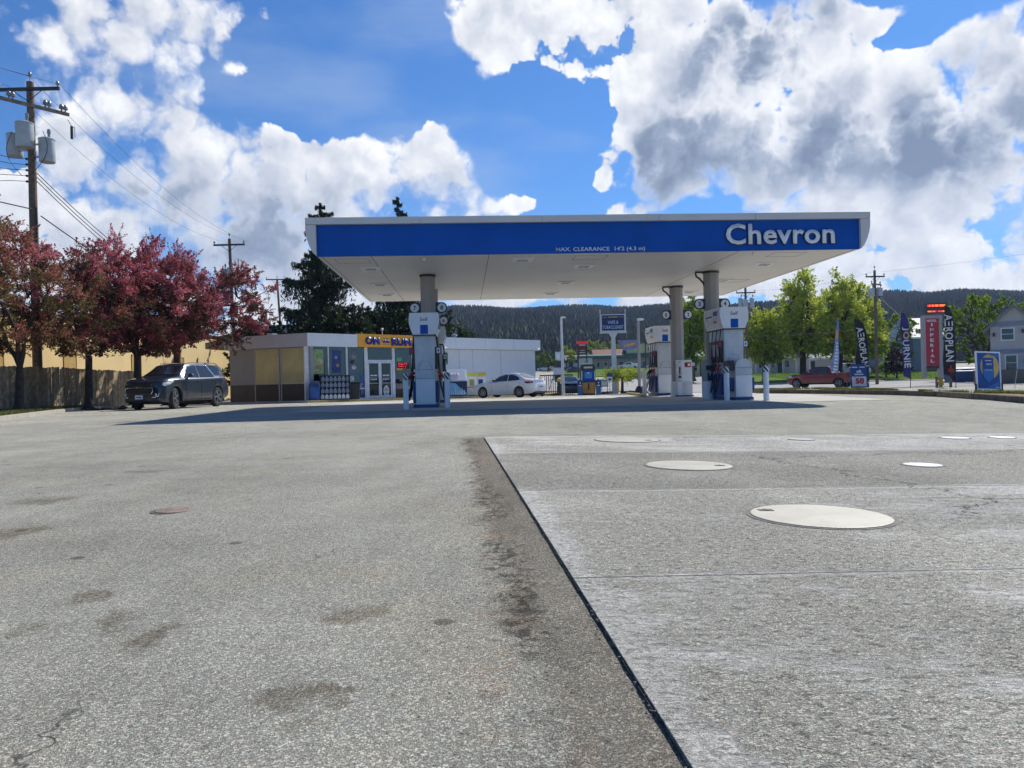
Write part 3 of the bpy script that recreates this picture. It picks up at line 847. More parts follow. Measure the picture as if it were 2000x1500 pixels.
q.build('blue_band', [BLUE, pm('blue_seam', (.001,.03,.16), .5)], can)
sf = MB(); sf.box(.001, CW-.001, .061, CD+.2, 4.5, 4.56)
sf.mat(1)
for px in (1430, 955):
    x, y = cl(ZP(px, 497, 4.5)); sf.box(x-.008, x+.008, .09, CD+.1, 4.496, 4.5)
for px, py in ((728,505),):
    x, y = cl(ZP(px, py, 4.5)); sf.box(x-.008, x+.008, .09, CD+.1, 4.496, 4.5)
sf.box(.12,.135,.09,CD+.1,4.496,4.5); sf.box(CW-.135,CW-.12,.09,CD+.1,4.496,4.5)
k = .45
while k < CD: 
    sf.mat(2).box(.14, CW-.14, k-.002, k+.002, 4.4985, 4.5); k += .45
sf.build('soffit', [SOFF, SEAM, pm('soffit_joint', (.52,.51,.49), .7)], can)
MB().box(.05, CW-.05, .1, CD+.1, 4.57, 5.35).build('roof_deck', DARK, can)
LENS = pm('lamp_lens', (.22,.22,.21), .3)
for (px, py) in ((742,555),(724,524),(756,575),(1140,519),(1105,551),(1075,573),(1492,515),(1410,547),(1345,570),(1020,507)):
    x, y = cl(ZP(px, py, 4.5)); s = .34
    lb = MB(); lb.prism([(x-s,4.5),(x-s+.06,4.462),(x+s-.06,4.462),(x+s,4.5)], 'y', y-s, y+s); lo = lb.build('canopy_light', WHITE, can)
    MB().box(x-s*.5, x+s*.5, y-s*.5, y+s*.5, 4.452, 4.4625).build('lens', LENS, lo)
for (px, py) in ((690,510),(1152,503),(1535,497),(1432,548.5),(1350,575)):
    x, y = cl(ZP(px, py, 4.5)); hb = MB()
    for (a, c, d, e) in ((-.5,.5,-.4,-.385),(-.5,.5,.385,.4),(-.5,-.485,-.4,.4),(.485,.5,-.4,.4)): hb.box(x+a, x+c, y+d, y+e, 4.493, 4.4995)
    hb.build('access_hatch', pm('hatch_trim', (.38,.37,.36), .6), can)
for (px, py) in ((828,504),(1472,494)):
    x, y = cl(ZP(px, py, 4.5)); cb_ = MB(); cb_.ball((x,y,4.47), (.06,.06,.05), 10, 6); cb_.build('soffit_camera', WHITE, can)
xa, _ = cl(W(1417,462,FL.y)); 
def front_x(px, py, yl=0.0):
    # local x where the ray meets the canopy's front plane
    d = ray(px, py); o0 = CO + cey*yl
    t = (o0-EYE).dot(cey)/d.dot(cey); p = EYE + d*t
    return (p-CO).dot(cex), p.z
a0, z0 = front_x(1417,484); a1, z1 = front_x(1628,441)
text_obj('Chevron', a1-a0, .62, WHITE, can, 'brand_lettering', ((a0+a1)/2, -.02, 4.985), ext=.05, bold=.021, back=NAVY, outline=.016)
a0, _ = front_x(1086,491); a1, _ = front_x(1260,490)
text_obj("MAX. CLEARANCE  14'2 (4.3 m)", a1-a0, .155, WHITE, can, 'clearance_lettering', ((a0+a1)/2, -.004, 4.60), ext=.006, bold=.012)
def number_sign(col, x, z, num, side, y):
    nb = MB()
    pts = [(x+.19*math.cos(a), z+.19*math.sin(a)) for a in [2*math.pi*k/24 for k in range(24)]]
    nb.mat(0).prism(pts, 'y', y-.03, y+.03)
    x0, x1 = (x, x+.28) if side < 0 else (x-.28, x)
    nb.box(x0, x1, y-.0295, y+.0295, z-.189, z+.189)
    pts = [(x+.145*math.cos(a), z+.145*math.sin(a)) for a in [2*math.pi*k/24 for k in range(24)]]
    nb.mat(1).prism(pts, 'y', y-.036, y-.031)
    tx = text_obj(num, .10 if num != '1' else .05, .155, DARK, None, 'number', (x, y-.037, z), ext=.003, bold=.02)
    # merge the numeral into the sign's own mesh
    b0 = len(nb.v); Mx = Matrix.Translation((x, y-.037, z)) @ Matrix.Rotation(R(90), 4, 'X')
    me = tx.data; nb.v += [tuple(Mx @ v.co) for v in me.vertices]
    for p in me.polygons: nb.f.append(tuple(b0+i for i in p.vertices)); nb.m.append(2)
    bpy.data.objects.remove(tx)
    nb.build('number_sign', [NAVY, WHITE, DARK], col)
def column(px, py, nums, sz, bracket, r=.25, Yz=None, shift=0):
    x, y = cl(ZP(px, py, 4.5)); x += shift
    cb_ = MB(); n = 8; pts = [(x+r*math.cos(R(22.5)+2*math.pi*k/n)*1.08, y+r*math.sin(R(22.5)+2*math.pi*k/n)*1.08) for k in range(n)]
    g = gz(*(CO+cex*x+cey*y)[:2])
    cb_.prism(pts, 'z', g, 4.498)
    c = cb_.build('column', COLM, can, bevel=.015)
    k2 = MB(); k2.prism([(x+(p[0]-x)*1.08, y+(p[1]-y)*1.08) for p in pts], 'z', 4.42, 4.496)
    if bracket:
        k2.tube([(x-r-.30,y,4.44),(x-r-.27,y,4.32),(x-r-.16,y,4.25),(x-r-.03,y,4.10),(x-r+.02,y,3.98)], .035, 8)
        k2.tube([(x-r-.31,y,4.47),(x-r+.02,y,4.47)], .03, 8)
    k2.build('capital', DARK, c, smooth=False)
    k3 = MB(); k3.prism([(x+(p[0]-x)*1.13, y+(p[1]-y)*1.13) for p in pts], 'z', g, g+.62); k3.build('base_cladding', WHITE, c)
    number_sign(c, x-.46, sz, nums[0], -1, y-.05); number_sign(c, x+.46, sz, nums[1], 1, y-.05)
    return c, x, y
c78 = column(835, 537, '78', W(807,602,26.3).z, False)
c34 = column(1388, 530, '34', W(1366,594,27.1).z, True)
c12 = column(1320, 559, '12', W(1300,615,31.2).z, True)
x78 = c78[1]; y78 = c78[2]
cc56 = MB(); x56, y56 = x78-.05, y78 + (c12[2]-c34[2])
pts = [(x56+.27*math.cos(R(22.5)+math.pi*k/4), y56+.27*math.sin(R(22.5)+math.pi*k/4)) for k in range(8)]
cc56.prism(pts, 'z', 0, 4.498); c56 = cc56.build('column', COLM, can)
number_sign(c56, x56-.46, 3.26, '5', -1, y56-.05); number_sign(c56, x56+.46, 3.26, '6', 1, y56-.05)
print('cols', c78[1:], c34[1:], c12[1:])

# ---------------------------------------------------------------- dispensers
BOOT = pm('nozzle_red', (.45,.03,.02), .4); POSTER = pm('pale_poster', (.62,.60,.62), .4, var=.3, vs=9)
MIRR = pm('glossy_grey_panel', (.30,.31,.32), .12, var=.25, vs=3)
def dispenser(label):
    t = thing('fuel_dispenser', label, 'fuel pump', (0,0,0), CROT, 'fuel pumps under the canopy')
    dp = 1.5
    b_ = MB(); b_.box(-.40,.40,-.06,dp+.06,0,.11); b_.build('plinth', DKBLUE, t, bevel=.01)
    b_ = MB(); b_.prism([(-.32,.10),(.32,.10),(.31,1.0),(.33,2.33),(-.33,2.33),(-.31,1.0)], 'y', 0, dp); b_.build('cabinet', LGREY, t, bevel=.012)
    b_ = MB(); b_.box(-.30,.30,-.012,0.001,.12,.92); b_.build('lower_panel', WHITE, t)
    b_ = MB()
    b_.box(-.30,.30,-.008,.001,.935,.945); b_.box(-.25,.25,-.008,.001,1.22,1.232)
    b_.tube([(-.25,-.004,1.23),(-.10,-.004,1.50),(.10,-.004,1.50),(.25,-.004,1.23)], .005, 4)
    b_.build('panel_seam', pm('seam_grey', (.18,.18,.18), .7), t)
    h = [(-.36,2.34),(.36,2.34),(.43,2.52),(.475,2.72),(.48,2.86),(.455,3.04),(-.455,3.04),(-.48,2.86),(-.475,2.72),(-.43,2.52)]
    hd = MB(); hd.prism(h, 'y', -.10, dp+.10); hd = hd.build('head', WHITE, t, bevel=.012)
    u = MB(); u.prism([(-.37,2.30),(.37,2.30),(.37,2.345),(-.37,2.345)], 'y', -.09, dp+.09); u.build('head_underside', DARK, t)
    bp = MB(); bp.box(-.125,.125,-.106,-.099,2.36,2.65); bp.build('blue_square', BLUE, hd)
    text_obj('Self', .25, .12, pm('text_grey', (.10,.11,.12), .5), hd, 'word', (-.0,-.101,2.83), ext=.003, bold=.008)
    for s in (-1, 1):
        sp = MB(); sp.prism([(s*.485,2.70),(s*.49,2.86),(s*.466,3.0),(s*.46,3.0),(s*.474,2.86),(s*.469,2.70)], 'y', .02, dp-.02)
        sp.prism([(s*.381,2.38),(s*.44,2.52),(s*.484,2.70),(s*.472,2.70),(s*.43,2.52),(s*.371,2.38)], 'y', .02, dp-.02)
        sp.build('head_poster', POSTER if s < 0 else MIRR, hd)
        pd = MB(); pd.mat(1).box(s*.489-.003, s*.489+.003, .15,.55, 2.78,2.93); pd.mat(2).box(s*.488-.003,s*.488+.003,.65,1.3,2.76,2.80)
        pd.mat(0).box(s*.46-.006,s*.46+.006,.3,.6,2.55,2.62)
        pd.build('poster_print', [RED, DKBLUE, TYRE], hd)
        q = MB()
        q.box(min(s*.33,s*.42), max(s*.33,s*.42), .15, dp-.15, .16, .86); q.build('side_box', DKBLUE, t, bevel=.02)
        q = MB(); q.box(min(s*.33,s*.40), max(s*.33,s*.40), .12, dp-.12, 1.25, 1.95); q.build('display', DARK, t, bevel=.01)
        q = MB(); q.box(min(s*.40,s*.404), max(s*.40,s*.404), .35, dp-.35, 1.45, 1.85); q.build('screen', GLASSD, t)
        q = MB(); x = s*.43
        q.mat(0).box(x-.075,x+.075,.10,.13,1.72,1.95); q.mat(1).box(x-.055,x+.055,.094,.101,1.75,1.92); q.mat(2).box(x-.025,x+.025,.09,.095,1.80,1.87)
        q.build('grade_card', [DARK, WHITE if s > 0 else BOOT, LETBLUE], t, bevel=.004)
        for j, yy in enumerate((.22, .62, 1.02)):
            q = MB(); x0 = s*.36; x1 = s*(.50+.05*j)
            q.tube([(x0,yy,2.32),(s*.40,yy,1.9),(s*.42,yy,1.4),(s*.46,yy,1.10)], .016, 8)
            q.build('hose_drop', BLACK, t, smooth=True)
            q = MB(); pts = []
            for k in range(15):
                a = k/14
                pts.append((s*(.43+.17*math.sin(math.pi*a)), yy+.10*math.cos(math.pi*a)*(-1)+.05*j, 1.05-.82*math.sin(math.pi*a)**.7 if a < .5 else .55*(1-a)*2*0+1.05-.82*math.sin(math.pi*a)**.7))
            q.tube(pts, .017, 8); q.build('hose', BLACK, t, smooth=True)
            q = MB()
            q.mat(0).tube([(s*.40,yy-.02,1.16),(s*.52,yy-.03,1.03),(s*.60,yy-.03,.93)], [.035,.04,.018], 8)
            q.mat(1).tube([(s*.60,yy-.03,.93),(s*.64,yy-.03,.82)], .013, 6)
            q.mat(0).tube([(s*.45,yy-.02,1.02),(s*.50,yy-.02,.90)], .016, 6)
            q.build('nozzle', [BOOT if j == 0 else BLACK, GALV], t, smooth=True)
    return t
d1 = dispenser('fuel pump between bollards on the left island, under number signs 7 and 8')
D1P = onY(831, 24.6); D3P = onY(1435, 25.2)
d1.location = (D1P.x, D1P.y, gz(D1P.x, D1P.y))
d3 = copy_thing(d1, (D3P.x, D3P.y, 0), CROT, 'fuel pump behind the round-topped service unit, under number signs 3 and 4')
p = onY(1300, 33.4); copy_thing(d1, p, CROT, 'fuel pump behind the grey column carrying number signs 1 and 2')
p = onY(849, 30.6); copy_thing(d1, p, CROT, 'glossy fuel pump mostly hidden behind the pump with signs 7 and 8')
# service unit on the right island
su = thing('service_unit', 'white round-topped windscreen service unit in front of the right fuel pump', 'service unit', onY(1453, 24.5), CROT)
arch = [(-.27,.10),(.27,.10),(.27,1.02)] + [(.27*math.cos(a)**.8 if math.cos(a) > 0 else -.27*abs(math.cos(a))**.8, 1.02+.32*math.sin(a)) for a in [math.pi*k/10 for k in range(1,10)]] + [(-.27,1.02)]
MB().prism(arch, 'y', 0, .75).build('hood', LGREY, su, bevel=.012)
MB().box(-.262,.262,-.012,.001,.12,.80).build('front_panel', WHITE, su)
q = MB(); q.box(-.26,.26,-.006,.001,.805,.812); q.box(-.25,.25,-.006,.001,1.04,1.05); q.build('panel_seam', SEAM, su)
for s in (-1,1): MB().box(min(s*.275,s*.40),max(s*.275,s*.40),.12,.62,.30,.72).build('bin', DKBLUE, su, bevel=.03)
MB().box(-.30,.30,-.03,.78,0,.10).build('plinth', DKBLUE, su)
q = MB(); q.box(-.44,-.28,.05,.65,.95,1.28); q.build('towel_box', DARK, su, bevel=.02)
q = MB(); q.tube([(-.36,.2,1.28),(-.40,.18,1.42)],.012,6); q.box(-.5,-.28,.15,.2,1.40,1.44); q.build('squeegee', LGREY, su)
# white cabinet at the column with signs 1 and 2
ep = onY(1338, 30.9)
eb = thing('pay_cabinet', 'white island cabinet with a red sticker beside the column with signs 1 and 2', 'cabinet', ep, CROT)
MB().box(-.30,.30,0,.5,.06,1.48).build('case', WHITE, eb, bevel=.01)
MB().box(-.34,.34,-.01,.56,0,.06).build('plinth', DKBLUE, eb)
q = MB(); q.mat(0).box(.0,.26,-.012,-.001,1.18,1.38); q.mat(1).box(.12,.23,-.016,-.0125,1.23,1.33); q.mat(2).ball((.06,-.02,1.28),(.05,.02,.07),10,6); q.build('red_sticker', [RED, WHITE, DARK], eb)
q = MB(); q.mat(0).box(-.30,-.12,-.010,-.001,.6,1.45); q.mat(1).box(-.27,-.15,-.013,-.0105,.75,.85); q.box(-.24,-.18,-.013,-.0105,.9,1.2); q.build('notice', [POSTER, DARK], eb)
q = MB(); q.box(-.1,.30,-.009,-.001,.08,.62); q.build('lower_panel', LGREY, eb)
# rounded bin at column 3 4
bp_ = onY(1383, 26.3)
wb = thing('island_bin', 'grey rounded waste bin at the foot of the column with signs 3 and 4', 'bin', bp_, CROT)
MB().lathe([(.20,0),(.21,.02),(.215,.62)], 20).build('white_base', WHITE, wb, smooth=True)
MB().lathe([(.21,.621),(.215,1.1),(.20,1.30),(.15,1.38)], 20).build('hood', COLM, wb, smooth=True)
MB().box(-.12,.12,-.225,-.17,1.0,1.16).build('opening', DARK, wb)
MB().box(-.08,.1,-.235,-.2,.66,.9).build('sticker', NAVY, wb)

# bollards
def bollard(px, py, h, label, r=.085, band=True, mat=None, group='white bollards with black striped caps', name='bollard', cat='bollard'):
    p = G(px, py)
    t = thing(name, label, cat, p, 0, group)
    b_ = MB(); b_.lathe([(r,0),(r,h-.22)], 20); b_.build('post', mat or WHITE, t, smooth=True)
    mt, N, bb = newmat('striped_cap')
    P = coords(N); s = N.n('ShaderNodeSeparateXYZ'); N.link(P, s.inputs[0])
    ang = N.math('ARCTAN2', s.outputs[1], s.outputs[0])
    f = N.math('SINE', N.math('ADD', N.math('MULTIPLY', ang, 4.0), N.math('MULTIPLY', s.outputs[2], 38.0)))
    N.link(N.mix(N.smooth(f, -.1, .1), (.02,.02,.02), (.72,.72,.74)), bb.inputs['Base Color']); bb.inputs['Roughness'].default_value = .5
    b_ = MB(); b_.lathe([(r+.006,h-.22),(r+.006,h-.03),(r*.6,h-.005),(0.005,h)], 20); b_.build('cap', mt if band else (mat or WHITE), t, smooth=True)
    return t
bollard(793.5, 799, 1.12, 'white striped-cap bollard left of the pump with signs 7 and 8')
bollard(874.5, 796.5, 1.12, 'white striped-cap bollard right of the pump with signs 7 and 8')
bollard(1420, 783, 1.10, 'white striped-cap bollard left of the round-topped service unit')
bollard(1497, 782.5, 1.10, 'white striped-cap bollard standing alone right of the service unit')
bollard(1259.5, 774, 1.18, 'plain off-white bollard by the yellow kerb, left of the pump behind column 1 and 2', r=.09, band=False, mat=OFFWHITE, group='far bollards')
bollard(1207, 768, 1.15, 'yellow bollard by the small weeping tree', r=.10, band=False, mat=YEL, group='far bollards')

# ---------------------------------------------------------------- store
SA, SC, SD = ZP(445,659,3.8), ZP(600,650,3.8), ZP(1055,664.5,3.8)
fdir = Vector((SD.x-SC.x, SD.y-SC.y, 0)); FLEN = fdir.length; fdir.normalize(); SROT = math.atan2(fdir.y, fdir.x)
fin = Vector((-fdir.y, fdir.x, 0))
SO = Vector((SC.x, SC.y, 0))
print('store', SA, SC, SD, FLEN, math.degrees(SROT))
def fx(px, py=740, off=0.0):
    d = ray(px, py); o0 = SO - fin*off
    t = (o0-EYE).dot(fin)/d.dot(fin); p = EYE + d*t
    return (p-SO).dot(fdir), p.z
GZ0 = -.14
st = thing('convenience_store', 'low white convenience store with orange sign band and angled front', 'store', (SO.x, SO.y, 0), SROT)
def sl(p): d = Vector((p[0],p[1],0))-SO; return (d.dot(fdir), d.dot(fin))
la = sl(SA); far = 9.0
ld = Vector((la[0], la[1], 0)).normalized()
OUT = pm('store_wall_white', (.70,.72,.75), .75, var=.04, bump=.1)
FASC = pm('store_fascia_white', (.80,.81,.82), .5, var=.05, vs=.8)
TFASC = pm('store_fascia_taupe', (.52,.50,.51), .5, var=.05, vs=.8)
# fascia is the outer line; walls step in 0.3 m
def inset(k): return k
w_ = MB()
x_open = fx(872)[0]
w_.box(x_open, FLEN-.28, .30, .52, GZ0-.3, 3.05)           # white wall right
w_.box(FLEN-.50, FLEN-.28, .521, far, GZ0-.3, 3.05)
w_.build('front_wall', OUT, st)
w_ = MB(); w_.box(x_open+.01, FLEN-.29, .285, .299, GZ0-.3, .82); w_.build('dark_skirting', BROWN, st)
sm = MB()
for px in (903.5, 930, 985): x = fx(px)[0]; sm.box(x-.008, x+.008, .288, .2995, .83, 3.04)
sm.build('wall_joint', pm('wall_joint_grey', (.36,.38,.42), .8), st)
xs_ = fx(699, 670)[0]; xe_ = fx(812, 670)[0]+.9
MB().box(.0, xs_-.003, 0, .25, 3.05, 3.8).build('front_fascia', FASC, st)
f_ = MB(); f_.box(xe_+.003, FLEN, 0, .25, 3.05, 3.8); f_.box(FLEN-.25, FLEN, .251, far, 3.05, 3.8); f_.build('front_fascia', FASC, st)
f_ = MB()
for px in (892, 950, 1005): x = fx(px)[0]; f_.box(x-.006, x+.006, -.004, .001, 3.06, 3.79)
f_.build('fascia_joint', pm('wall_joint_grey', (.36,.38,.42), .8), st)
f_ = MB(); f_.box(x_open, FLEN-.02, .251, .30, 3.02, 3.049); f_.build('fascia_soffit', COLM, st)
sg = MB().box(xs_, xe_, -.06, .24, 3.06, 3.84).build('sign_band', ORANGE, st)
# left face
lr = math.atan2(-ld.y, -ld.x)
LLEN = Vector((la[0], la[1], 0)).length
lroot = bpy.data.objects.new('left_face', None)
bpy.data.objects.remove(lroot)
LM = Matrix.Translation((la[0], la[1], 0)) @ Matrix.Rotation(lr, 4, 'Z')
def LMB():
    m_ = MB(); m_.M = LM; return m_
LMB().box(-.3, LLEN-.005, 0, .25, 3.05, 3.8).build('left_fascia', TFASC, st)
w_ = LMB(); w_.box(-.15, LLEN-.02, .26, .5, .95, 3.05); w_.box(-.15,.05,.5,5,GZ0-.3,3.05); w_.build('left_wall', TAUPE, st)
LMB().box(-.15, LLEN-.02, .245, .5, GZ0-.3, .949).build('left_base', BROWN, st)
def lx(px, py=720):
    d = ray(px, py); a = Vector((SA.x, SA.y, 0)); t2 = Vector((SC.x-SA.x, SC.y-SA.y, 0)).normalized(); n2 = Vector((-t2.y, t2.x, 0))
    o0 = a + n2*.25; t = (o0-EYE).dot(n2)/d.dot(n2); p = EYE + d*t
    return (p-a).dot(t2), p.z
FRB = pm('frame_beige', (.50,.47,.40), .5)
for (pa, pb) in ((498,546),(549,599)):
    x0, x1 = lx(pa)[0], lx(pb)[0]
    fr = LMB()
    for (a,b_,c,d) in ((x0,x0+.06,-.08,3.0),(x1-.06,x1,-.08,3.0),(x0+.06,x1-.06,-.08,-.02),(x0+.06,x1-.06,.95,1.02),(x0+.06,x1-.06,2.94,3.0)): fr.box(a,b_,.20,.259,c,d)
    fo = fr.build('window', FRB, st)
    LMB().box(x0+.061,x1-.061,.225,.258,1.021,2.939).build('reflection_pane', WALLREFL, fo)
    LMB().box(x0+.061,x1-.061,.228,.2445,-.019,.949).build('lower_panel', pm('dark_brown_panel',(.06,.05,.045),.6), fo)
# inner block closing the building
cor = MB(); cor.prism([(.25,.25),(FLEN-.3,.6),(FLEN-.5,far),(2,far+3),(la[0]+.4,la[1]+4),(la[0]+.3,la[1]+.55)], 'z', 3.3, 3.7); cor.build('roof', DARK, st)
bk = MB(); bk.box(.4, x_open, 1.6, 1.7, GZ0, 3.3); bk.mat(1).box(.2, x_open, .35, 1.6, GZ0-.02, GZ0+.1)
bk.build('shop_interior', [pm('interior_wall',(.10,.09,.08),.8,var=.5,vs=2), pm('interior_floor',(.2,.19,.18),.5)], st)
# shopfront frames, glass, doors
FRW = pm('frame_white', (.74,.76,.80), .4)
def winpost(px, w=.10): x = fx(px)[0]; return x
for px, w in ((605.5,.32),(647,.07),(683,.13),(720.5,.24),(774,.20),(812,.2),(868,.35)):
    x = fx(px)[0]; MB().box(x-w/2, x+w/2, .24, .36, GZ0+.1, 3.05).build('frame_post', FRW, st)
for pa, pb, za, zb in ((609,717,GZ0+.10,GZ0+.17),(687,717,.55,.63),(609,681,1.02,1.08)):
    x0, x1 = fx(pa)[0], fx(pb)[0]; MB().box(x0, x1, .26, .34, za, zb).build('frame_rail', FRW, st)
GL = None
def glass_mat():
    mt, N, b = newmat('shop_glass')
    b.inputs['Base Color'].default_value = (.5,.55,.55,1); b.inputs['Roughness'].default_value = .02
    b.inputs['Alpha'].default_value = 1
    tr = N.n('ShaderNodeBsdfTransparent'); tr.inputs[0].default_value = (.42,.46,.46,1)
    gl = N.n('ShaderNodeBsdfGlossy'); gl.inputs['Roughness'].default_value = .02
    ms = N.n('ShaderNodeMixShader'); lw = N.n('ShaderNodeLayerWeight'); lw.inputs[0].default_value = .25
    N.link(N.math('MULTIPLY_ADD', lw.outputs['Fresnel'], .8, .10), ms.inputs[0]); N.link(tr.outputs[0], ms.inputs[1]); N.link(gl.outputs[0], ms.inputs[2])
    N.link(ms.outputs[0], mt.node_tree.nodes['Material Output'].inputs[0])
    return mt
GL = glass_mat()
for pa, pb in ((609,645),(649,680),(686,717),(777,810),(814,864)):
    x0, x1 = fx(pa)[0], fx(pb)[0]; MB().box(x0, x1, .295, .305, GZ0+.15, 3.05).build('window', GL, st)
x0, x1 = fx(609)[0], fx(681)[0]; MB().box(x0, x1, .31, .33, GZ0+.17, 1.02).build('lower_panel', DARK, st)
xd0, xd1 = fx(723.5)[0], fx(771)[0]; xm = (xd0+xd1)/2; DZ = 2.22
MB().box(xd0, xd1, .29, .30, DZ+.08, 3.05).build('transom_window', GL, st)
q = MB(); q.box(xd0-.02, xd1+.02, .25, .35, DZ, DZ+.08); q.build('door_head', FRW, st)
for (a, c, lab) in ((xd0, xm-.008, 0), (xm+.008, xd1, 1)):
    d_ = MB()
    for (p0,p1,z0,z1) in ((a,a+.10,GZ0+.11,DZ-.01),(c-.10,c,GZ0+.11,DZ-.01),(a+.1,c-.1,GZ0+.11,GZ0+.27),(a+.1,c-.1,DZ-.12,DZ-.01)): d_.box(p0,p1,.26,.31,z0,z1)
    do = d_.build('door', FRW, st)
    MB().box(a+.1,c-.1,.283,.289,GZ0+.27,DZ-.12).build('door_glass', GLASSD, do)
    hx = c-.13 if lab == 0 else a+.13
    hb = MB(); hb.tube([(hx,.20,.75),(hx,.20,1.15)],.02,8); hb.box(a+.1,c-.1,.235,.262,.86,.90); hb.build('handle', GALV, do)
    dc = MB(); xx = (a+c)/2
    for k, (z, w2) in enumerate(((1.36,.26),(1.24,.30),(1.12,.24))):
        dc.mat(k % 2)
        for j in range(4 if k else 2): 
            wj = w2*2/(4 if k else 2); dc.box(xx-w2+j*wj+.02, xx-w2+(j+1)*wj-.02, .278, .2825, z-.035, z+.035)
    dc.build('door_decal', [WHITE, pm('decal_blue',(.10,.18,.5),.5)], do)
    if lab:
        dc = MB(); pts = [(xx+.22*math.cos(t_), .40+.34*math.sin(t_)) for t_ in [2*math.pi*k/24 for k in range(24)]]; dc.mat(0).prism(pts,'y',.276,.282)
        dc.mat(1).box(xx-.14,xx+.14,.272,.2755,.42,.50); dc.mat(1).box(xx-.10,xx+.10,.272,.2755,.56,.60); dc.mat(2).prism([(xx-.1,.25),(xx+.1,.25),(xx,.14)],'y',.272,.2755)
        dc.build('oval_decal', [pm('decal_pale',(.6,.65,.62),.5), pm('decal_gold',(.35,.30,.12),.5), BLUE], do)
text_obj('ON', fx(742-6,673)[0]-fx(709,673)[0], .44, LETBLUE, sg, 'letters', ((fx(711.5,673)[0]+fx(741,673)[0])/2,-.075,3.44), ext=.05, bold=.035, back=NAVY, outline=.03)
text_obj('the', fx(760,673)[0]-fx(746,673)[0], .22, LETBLUE, sg, 'script_letters', ((fx(745,673)[0]+fx(760,673)[0])/2,-.075,3.44), ext=.03, bold=.03)
text_obj('RUN', fx(802,673)[0]-fx(764,673)[0], .44, LETBLUE, sg, 'letters', ((fx(763,673)[0]+fx(802,673)[0])/2,-.075,3.40), ext=.05, bold=.035, back=NAVY, outline=.03)
q = MB(); xx = (fx(745,673)[0]+fx(760,673)[0])/2
q.box(xx-.22,xx+.22,-.07,-.061,3.60,3.62); q.box(xx-.22,xx+.22,-.07,-.061,3.24,3.26); q.build('sign_rule', BROWN, sg)
q = MB(); xx = fx(806,676)[0]
for k in range(11):
    a = math.pi*k/10; 
leaf = [(0,-.13),(.02,-.05),(.11,-.07),(.09,-.02),(.14,.03),(.09,.03),(.08,.07),(.04,.03),(.04,.12),(0,.16),(-.04,.12),(-.04,.03),(-.08,.07),(-.09,.03),(-.14,.03),(-.09,-.02),(-.11,-.07),(-.02,-.05)]
q.prism([(xx+a, 3.27+b_) for a, b_ in leaf], 'y', -.08, -.061); q.build('red_maple_leaf', pm('leaf_red',(.7,.02,.02),.4), sg)
# posters behind the glass
def poster(pa, pb, z0, z1, cols, label_mat, y=.30):
    x0, x1 = fx(pa)[0], fx(pb)[0]
    q = MB(); q.mat(0).box(x0, x1, y-.016, y-.006, z0, z1)
    r = random.Random(int(pa)); w=x1-x0; h=z1-z0
    for k in range(1, len(cols)):
        cx = x0+w*r.uniform(.3,.7); cz = z0+h*(.15+.7*(k-.5)/(len(cols)-1)); rr = w*r.uniform(.18,.32)
        pts = [(cx+rr*math.cos(t_)*r.uniform(.8,1.1), cz+rr*.8*math.sin(t_)*r.uniform(.8,1.1)) for t_ in [2*math.pi*j/12 for j in range(12)]]
        q.mat(k).prism(pts, 'y', y-.020-.001*k, y-.0165)
    q.build('window_poster', [pm('poster_%s'%''.join('%02d'%int(c*99) for c in cc), cc, .5, var=.4, vs=8) for cc in cols], st)
poster(617,638,1.5,2.9,[(.30,.42,.18),(.5,.2,.12),(.5,.42,.3),(.2,.45,.1)],0)
poster(655,672,1.55,2.85,[(.03,.06,.25),(.5,.35,.1),(.4,.3,.25)],0)
poster(688,703,1.5,2.85,[(.12,.16,.22),(.6,.6,.6),(.02,.02,.02),(.35,.3,.2)],0)
poster(688,697,.65,1.35,[(.55,.6,.65),(.1,.3,.5)],0)
poster(709,716,.2,1.5,[(.05,.12,.35),(.2,.4,.6)],0)
poster(610,617,1.1,1.9,[(.3,.38,.42),(.4,.45,.5)],0)
poster(783,806,1.75,2.1,[(.02,.02,.02),(.7,.05,.02)],0)
q = MB(); x0 = fx(784)[0]; x1 = fx(800)[0]; rr = random.Random(12)
q.mat(1).box(x0-.15,x0+.25,.264,.269,2.22,2.45); q.mat(2).box(x0-.15,x0+.30,.262,.268,1.68,1.78)
q.mat(3).box(x0-.05,x1+.05,.272,.28,1.83,2.15)
x = x0
while x < x1:
    w_ = rr.uniform(.05,.13)
    for z in (1.88,1.99,2.07):
        if rr.random() < .75: q.mat(0).box(x, x+w_, .266,.2715, z, z+.05)
    x += w_+.03
q.build('neon_sign', [emit('neon_red',(1.0,.03,.05),.9), pm('neon_green_panel',(.15,.4,.2),.5), ORANGE, BLACK], st)
# wall cameras, roof vents, antenna
for (px, py) in ((868.5,680),(1050,682)):
    x, z = fx(px, py, .05); q = MB(); q.box(x-.05,x+.05,-.08,.001,z-.05,z+.05); q.ball((x,-.13,z-.02),(.09,.09,.08),10,6); q.build('wall_camera', WHITE, st)
for (px, py, s) in ((876,656,.22),(914,656.5,.22)):
    x, z = fx(px, py); q = MB(); q.lathe([(s*.6,3.7),(s*.6,3.98),(s,3.99),(s*.8,4.12),(.02,4.16)],12,x,1.4); q.build('roof_vent', GALV, st)
q = MB(); q.M = LM; xx = lx(523,652)[0]; q.box(xx-.22,xx+.22,.4,.8,3.75,3.93); q.build('roof_vent', GALV, st)
x, z = fx(756,646); q = MB(); q.tube([(x,.5,3.7),(x,.5,4.15)],.02,6); q.ball((x,.5,4.2),(.09,.09,.09),10,6); q.build('roof_globe', WHITE, st)
